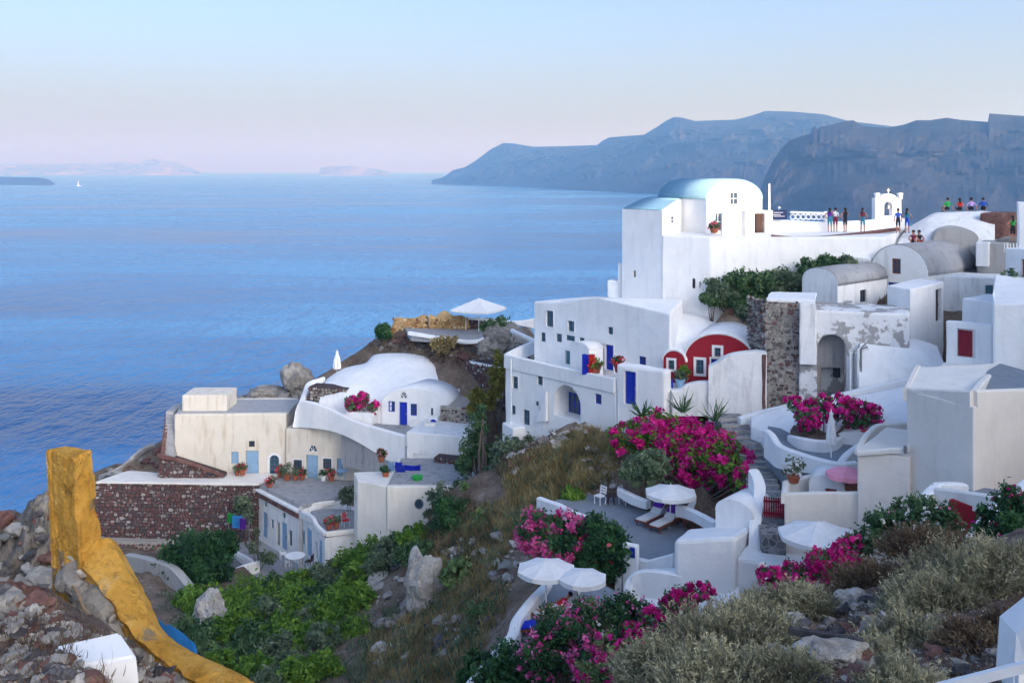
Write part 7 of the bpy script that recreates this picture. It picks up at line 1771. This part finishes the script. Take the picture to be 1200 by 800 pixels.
# ------------------------------------------------------------------ people
def person(label, loc, rz, joints, cols, hair='hair', scale=1.0, hair_long=False):
    """one continuous skinned body; joints: name -> (x,y,z) with radius; cols: material by body region"""
    names = list(joints); idx = {n: i for i, n in enumerate(names)}
    ed = [('pelvis', 'belly'), ('belly', 'chest'), ('chest', 'neck'), ('neck', 'jaw'), ('jaw', 'head')]
    for s in 'LR': ed += [('chest', 'sho' + s), ('sho' + s, 'elb' + s), ('elb' + s, 'wri' + s), ('wri' + s, 'han' + s), ('pelvis', 'hip' + s), ('hip' + s, 'kne' + s), ('kne' + s, 'ank' + s), ('ank' + s, 'toe' + s)]
    rad = dict(pelvis=.125, belly=.115, chest=.13, neck=.052, jaw=.075, head=.095, sho=.062, elb=.043, wri=.033, han=.036, hip=.088, kne=.056, ank=.04, toe=.036)
    me = bpy.data.meshes.new('body'); me.from_pydata([joints[n] for n in names], [(idx[a], idx[b]) for a, b in ed], [])
    ob = bpy.data.objects.new('body_tmp', me); COL.objects.link(ob)
    ob.modifiers.new('s', 'SKIN'); sk = me.skin_vertices[0].data if me.skin_vertices else None
    if sk is None:
        bm = bmesh.new(); bm.from_mesh(me); bm.verts.layers.skin.verify(); bm.to_mesh(me); bm.free(); sk = me.skin_vertices[0].data
    for n in names:
        r = rad.get(n, rad.get(n[:3])); sk[idx[n]].radius = (r, r); sk[idx[n]].use_root = n == 'pelvis'
    ob.modifiers.new('u', 'SUBSURF').levels = 1
    dg = bpy.context.evaluated_depsgraph_get(); out = bpy.data.meshes.new_from_object(ob.evaluated_get(dg)); bpy.data.objects.remove(ob)
    h = thing('person', label, 'person', loc); h.rotation_euler = (0, 0, rz); h.scale = (scale,) * 3
    mats = [M['skin'], M[cols['top']], M[cols['bottom']], M[cols.get('shoe', 'fabric_black')]]
    for m in mats: out.materials.append(m)
    J = {n: Vector(p) for n, p in joints.items()}
    segs = [('pelvis', 'belly', 2 if not cols.get('dress') else 1), ('belly', 'chest', 1), ('chest', 'neck', 1), ('neck', 'jaw', 0), ('jaw', 'head', 0)]
    for s in 'LR':
        segs += [('chest', 'sho' + s, 1), ('sho' + s, 'elb' + s, 1 if cols.get('sleeve') else 0), ('elb' + s, 'wri' + s, 0), ('wri' + s, 'han' + s, 0), ('pelvis', 'hip' + s, 2 if not cols.get('dress') else 1), ('hip' + s, 'kne' + s, 2 if not cols.get('dress') else 1), ('kne' + s, 'ank' + s, 2 if cols.get('long') else 0), ('ank' + s, 'toe' + s, 3)]
    for p in out.polygons:
        c = p.center; best = (9, 0)
        for a, b, m in segs:
            A, B = J[a], J[b]; t = max(0, min(1, (c - A).dot(B - A) / max(1e-6, (B - A).length_squared))); d = (c - A.lerp(B, t)).length
            if a[:3] == 'hip' and t > .8 and not cols.get('long'): m = 0
            if d < best[0]: best = (d, m)
        p.material_index = best[1]; p.use_smooth = True
    link('body', out, None, h)
    bm = bmesh.new(); hd = J['head']; bmesh.ops.create_icosphere(bm, subdivisions=2, radius=.112, matrix=Matrix.Translation(hd + Vector((0, .025, .03))))
    bmesh.ops.delete(bm, geom=[v for v in bm.verts if (v.co - hd).y < -.045 and (v.co - hd).z < .06], context='VERTS')
    link('hair', mesh_of(bm, 'hair', True), M[hair], h)
    if hair_long:
        bm = bmesh.new(); bar_bm(bm, hd + Vector((0, .07, .02)), hd + Vector((0, .12, -.30)), .085, 8, .05); link('hair_length', mesh_of(bm, 'hair_length', True), M[hair], h)
    return h
def stand(armL=0, armR=0, bend=0, step=.06):
    """faces -y; arms: 0 hanging, 1 hand on hip, 2 raised to face"""
    J = dict(pelvis=(0, 0, .95), belly=(0, 0, 1.12), chest=(0, -.01, 1.33), neck=(0, 0, 1.48), jaw=(0, -.02, 1.56), head=(0, -.01, 1.65))
    for s, k, arm in (('L', -1, armL), ('R', 1, armR)):
        J['sho' + s] = (k * .18, 0, 1.40); J['hip' + s] = (k * .09, 0, .88); J['kne' + s] = (k * .10, -.02 + k * step * .5, .49); J['ank' + s] = (k * .10, .02 + k * step, .08); J['toe' + s] = (k * .12, -.12 + k * step, .04)
        if arm == 0: J['elb' + s] = (k * .24, .02, 1.12); J['wri' + s] = (k * .25, -.05, .88); J['han' + s] = (k * .25, -.07, .79)
        elif arm == 1: J['elb' + s] = (k * .38, .06, 1.16); J['wri' + s] = (k * .20, -.06, 1.02); J['han' + s] = (k * .14, -.09, .98)
        else: J['elb' + s] = (k * .30, -.12, 1.24); J['wri' + s] = (k * .16, -.26, 1.46); J['han' + s] = (k * .11, -.26, 1.55)
    return J
def sit(lean=0.0, arm=0, knees=.5):
    """seated on a ledge, facing -y, origin at the seat"""
    J = dict(pelvis=(0, 0, .12), belly=(0, -.02 + lean * .3, .29), chest=(0, -.04 + lean, .50), neck=(0, -.05 + lean * 1.3, .65), jaw=(0, -.08 + lean * 1.4, .73), head=(0, -.07 + lean * 1.5, .82))
    for s, k in (('L', -1), ('R', 1)):
        J['sho' + s] = (k * .18, -.03 + lean, .57); J['hip' + s] = (k * .1, -.05, .10); J['kne' + s] = (k * .13, -.46, .12 + knees * .2); J['ank' + s] = (k * .12, -.5 + knees * .1, -.28 + knees * .3); J['toe' + s] = (k * .12, -.63 + knees * .1, -.32 + knees * .3)
        if arm == 0: J['elb' + s] = (k * .30, -.1 + lean, .34); J['wri' + s] = (k * .2, -.32, .28); J['han' + s] = (k * .15, -.4, .27)
        else: J['elb' + s] = (k * .34, .06, .34); J['wri' + s] = (k * .36, .1, .10); J['han' + s] = (k * .36, .12, .02)
    return J
def lie():
    J = dict(pelvis=(0, 0, .14), belly=(0, .17, .17), chest=(0, .36, .28), neck=(0, .49, .38), jaw=(0, .56, .43), head=(0, .64, .49))
    for s, k in (('L', -1), ('R', 1)):
        J['sho' + s] = (k * .18, .42, .32); J['hip' + s] = (k * .09, -.06, .13); J['kne' + s] = (k * .11, -.44, .36 if k > 0 else .14); J['ank' + s] = (k * .1, -.78, .10); J['toe' + s] = (k * .1, -.88, .18)
        J['elb' + s] = (k * .3, .2, .2); J['wri' + s] = (k * .24, 0, .16); J['han' + s] = (k * .22, -.08, .15)
    return J
TZ = Zat(277, 67.4)
def on_top(px, Y): p = XY(px, Y); return Vector((p.x, p.y, TZ))
def ypeople(py): return TZ * F / (HY - py)
Yp = ypeople(272.5)
for a in [('standing tourist in turquoise shorts with raised arm, first on the top terrace', 972.5, Yp, 2.8, stand(2, 1), dict(top='fabric_purple', bottom='fabric_teal')),
          ('standing tourist in white shirt and red shorts beside the turquoise shorts', 979, Yp + .5, 2.9, stand(0, 2), dict(top='fabric_white', bottom='fabric_maroon', sleeve=1)),
          ('standing woman in a short black dress with hands raised', 990.5, Yp, 3.3, stand(2, 1), dict(top='fabric_black', bottom='fabric_black', dress=1)),
          ('standing woman in dark top and teal skirt in front of the bell arch', 1011, Yp, 2.5, stand(1, 0), dict(top='fabric_maroon', bottom='fabric_teal')),
          ('standing man in blue shirt and dark shorts right of the bell arch', 1052.5, Yp - .6, 3.0, stand(0, 0), dict(top='fabric_cobalt', bottom='fabric_black', sleeve=1)),
          ('standing woman in blue short dress at the right of the top terrace', 1063, Yp - .6, 2.4, stand(1, 1), dict(top='fabric_teal', bottom='fabric_maroon'))]:
    pass
mat_plain('fabric_teal', (.03, .22, .30), .9, .1, 6); mat_plain('fabric_maroon', (.20, .02, .05), .9, .1, 6); mat_plain('fabric_cobalt', (.02, .08, .48), .9, .1, 6); mat_plain('fabric_lilac', (.45, .30, .60), .9, .1, 6)
PEOPLE = [('standing tourist in turquoise shorts, first on the top terrace', 972.5, Yp, 2.8, stand(2, 1), dict(top='fabric_purple', bottom='fabric_teal'), 1),
          ('standing tourist in white shirt and red shorts beside the turquoise shorts', 979, Yp + .5, 2.9, stand(0, 2), dict(top='fabric_white', bottom='fabric_maroon', sleeve=1), 0),
          ('standing woman in a short black dress', 990.5, Yp, 3.3, stand(2, 1), dict(top='fabric_black', bottom='fabric_black', dress=1), 1),
          ('standing woman in dark top and teal skirt left of the bell arch', 1011, Yp, 2.5, stand(1, 0), dict(top='fabric_maroon', bottom='fabric_teal'), 1),
          ('standing man in blue shirt and dark shorts right of the bell arch', 1052.5, Yp - .8, 3.0, stand(0, 0), dict(top='fabric_cobalt', bottom='fabric_black', sleeve=1), 0),
          ('standing woman in teal top at the right end of the top terrace', 1063, Yp - .8, 2.4, stand(1, 1), dict(top='fabric_teal', bottom='fabric_cobalt'), 1)]
for lb, px, Y, rz, J, co, hl in PEOPLE: person(lb, on_top(px, Y), rz, J, co, hair_long=bool(hl))
for lb, px, py, Y, rz, J, co, hl in [('person in green shirt sitting with hand on hip on the rounded roof', 1110.5, 246.5, 73.4, 3.3, sit(.05, 1), dict(top='fabric_green', bottom='fabric_black', sleeve=1), 0),
          ('person in red top sitting on the rounded roof', 1125, 247, 73.4, 3.1, sit(.0, 0), dict(top='fabric_red', bottom='fabric_black'), 1),
          ('person in lilac shirt sitting third on the rounded roof', 1138.5, 246.5, 73.4, 3.0, sit(.0, 1), dict(top='fabric_lilac', bottom='fabric_black', sleeve=1), 0),
          ('person in blue shirt sitting leaning at the end of the rounded roof', 1152, 246.5, 73.4, 2.6, sit(-.08, 0), dict(top='fabric_cobalt', bottom='fabric_black', sleeve=1), 0),
          ('left one of the couple sitting close on the grey barrel roof', 1070.5, 286, 66.8, -.5, sit(.02, 0, 1.2), dict(top='fabric_maroon', bottom='fabric_black'), 1),
          ('right one of the couple sitting close on the grey barrel roof', 1077, 286, 67.0, -.1, sit(.0, 0, 1.2), dict(top='fabric_black', bottom='fabric_red'), 1)]:
    person(lb, W(px, py, Y), rz, J, co, hair_long=bool(hl))
pb = W(652, HY - Tz * F / 40.8, 40.8)
person('sunbather in red swimwear lying on the lower terrace lounger', pb + Vector((0, 0, .36)), R(-62), lie(), dict(top='fabric_red', bottom='fabric_red', shoe='skin'))
person('person in green top standing in the dark corner at the top right edge', W(1187, 284, 66), 3.0, stand(1, 1), dict(top='fabric_green', bottom='fabric_black'), hair_long=True)
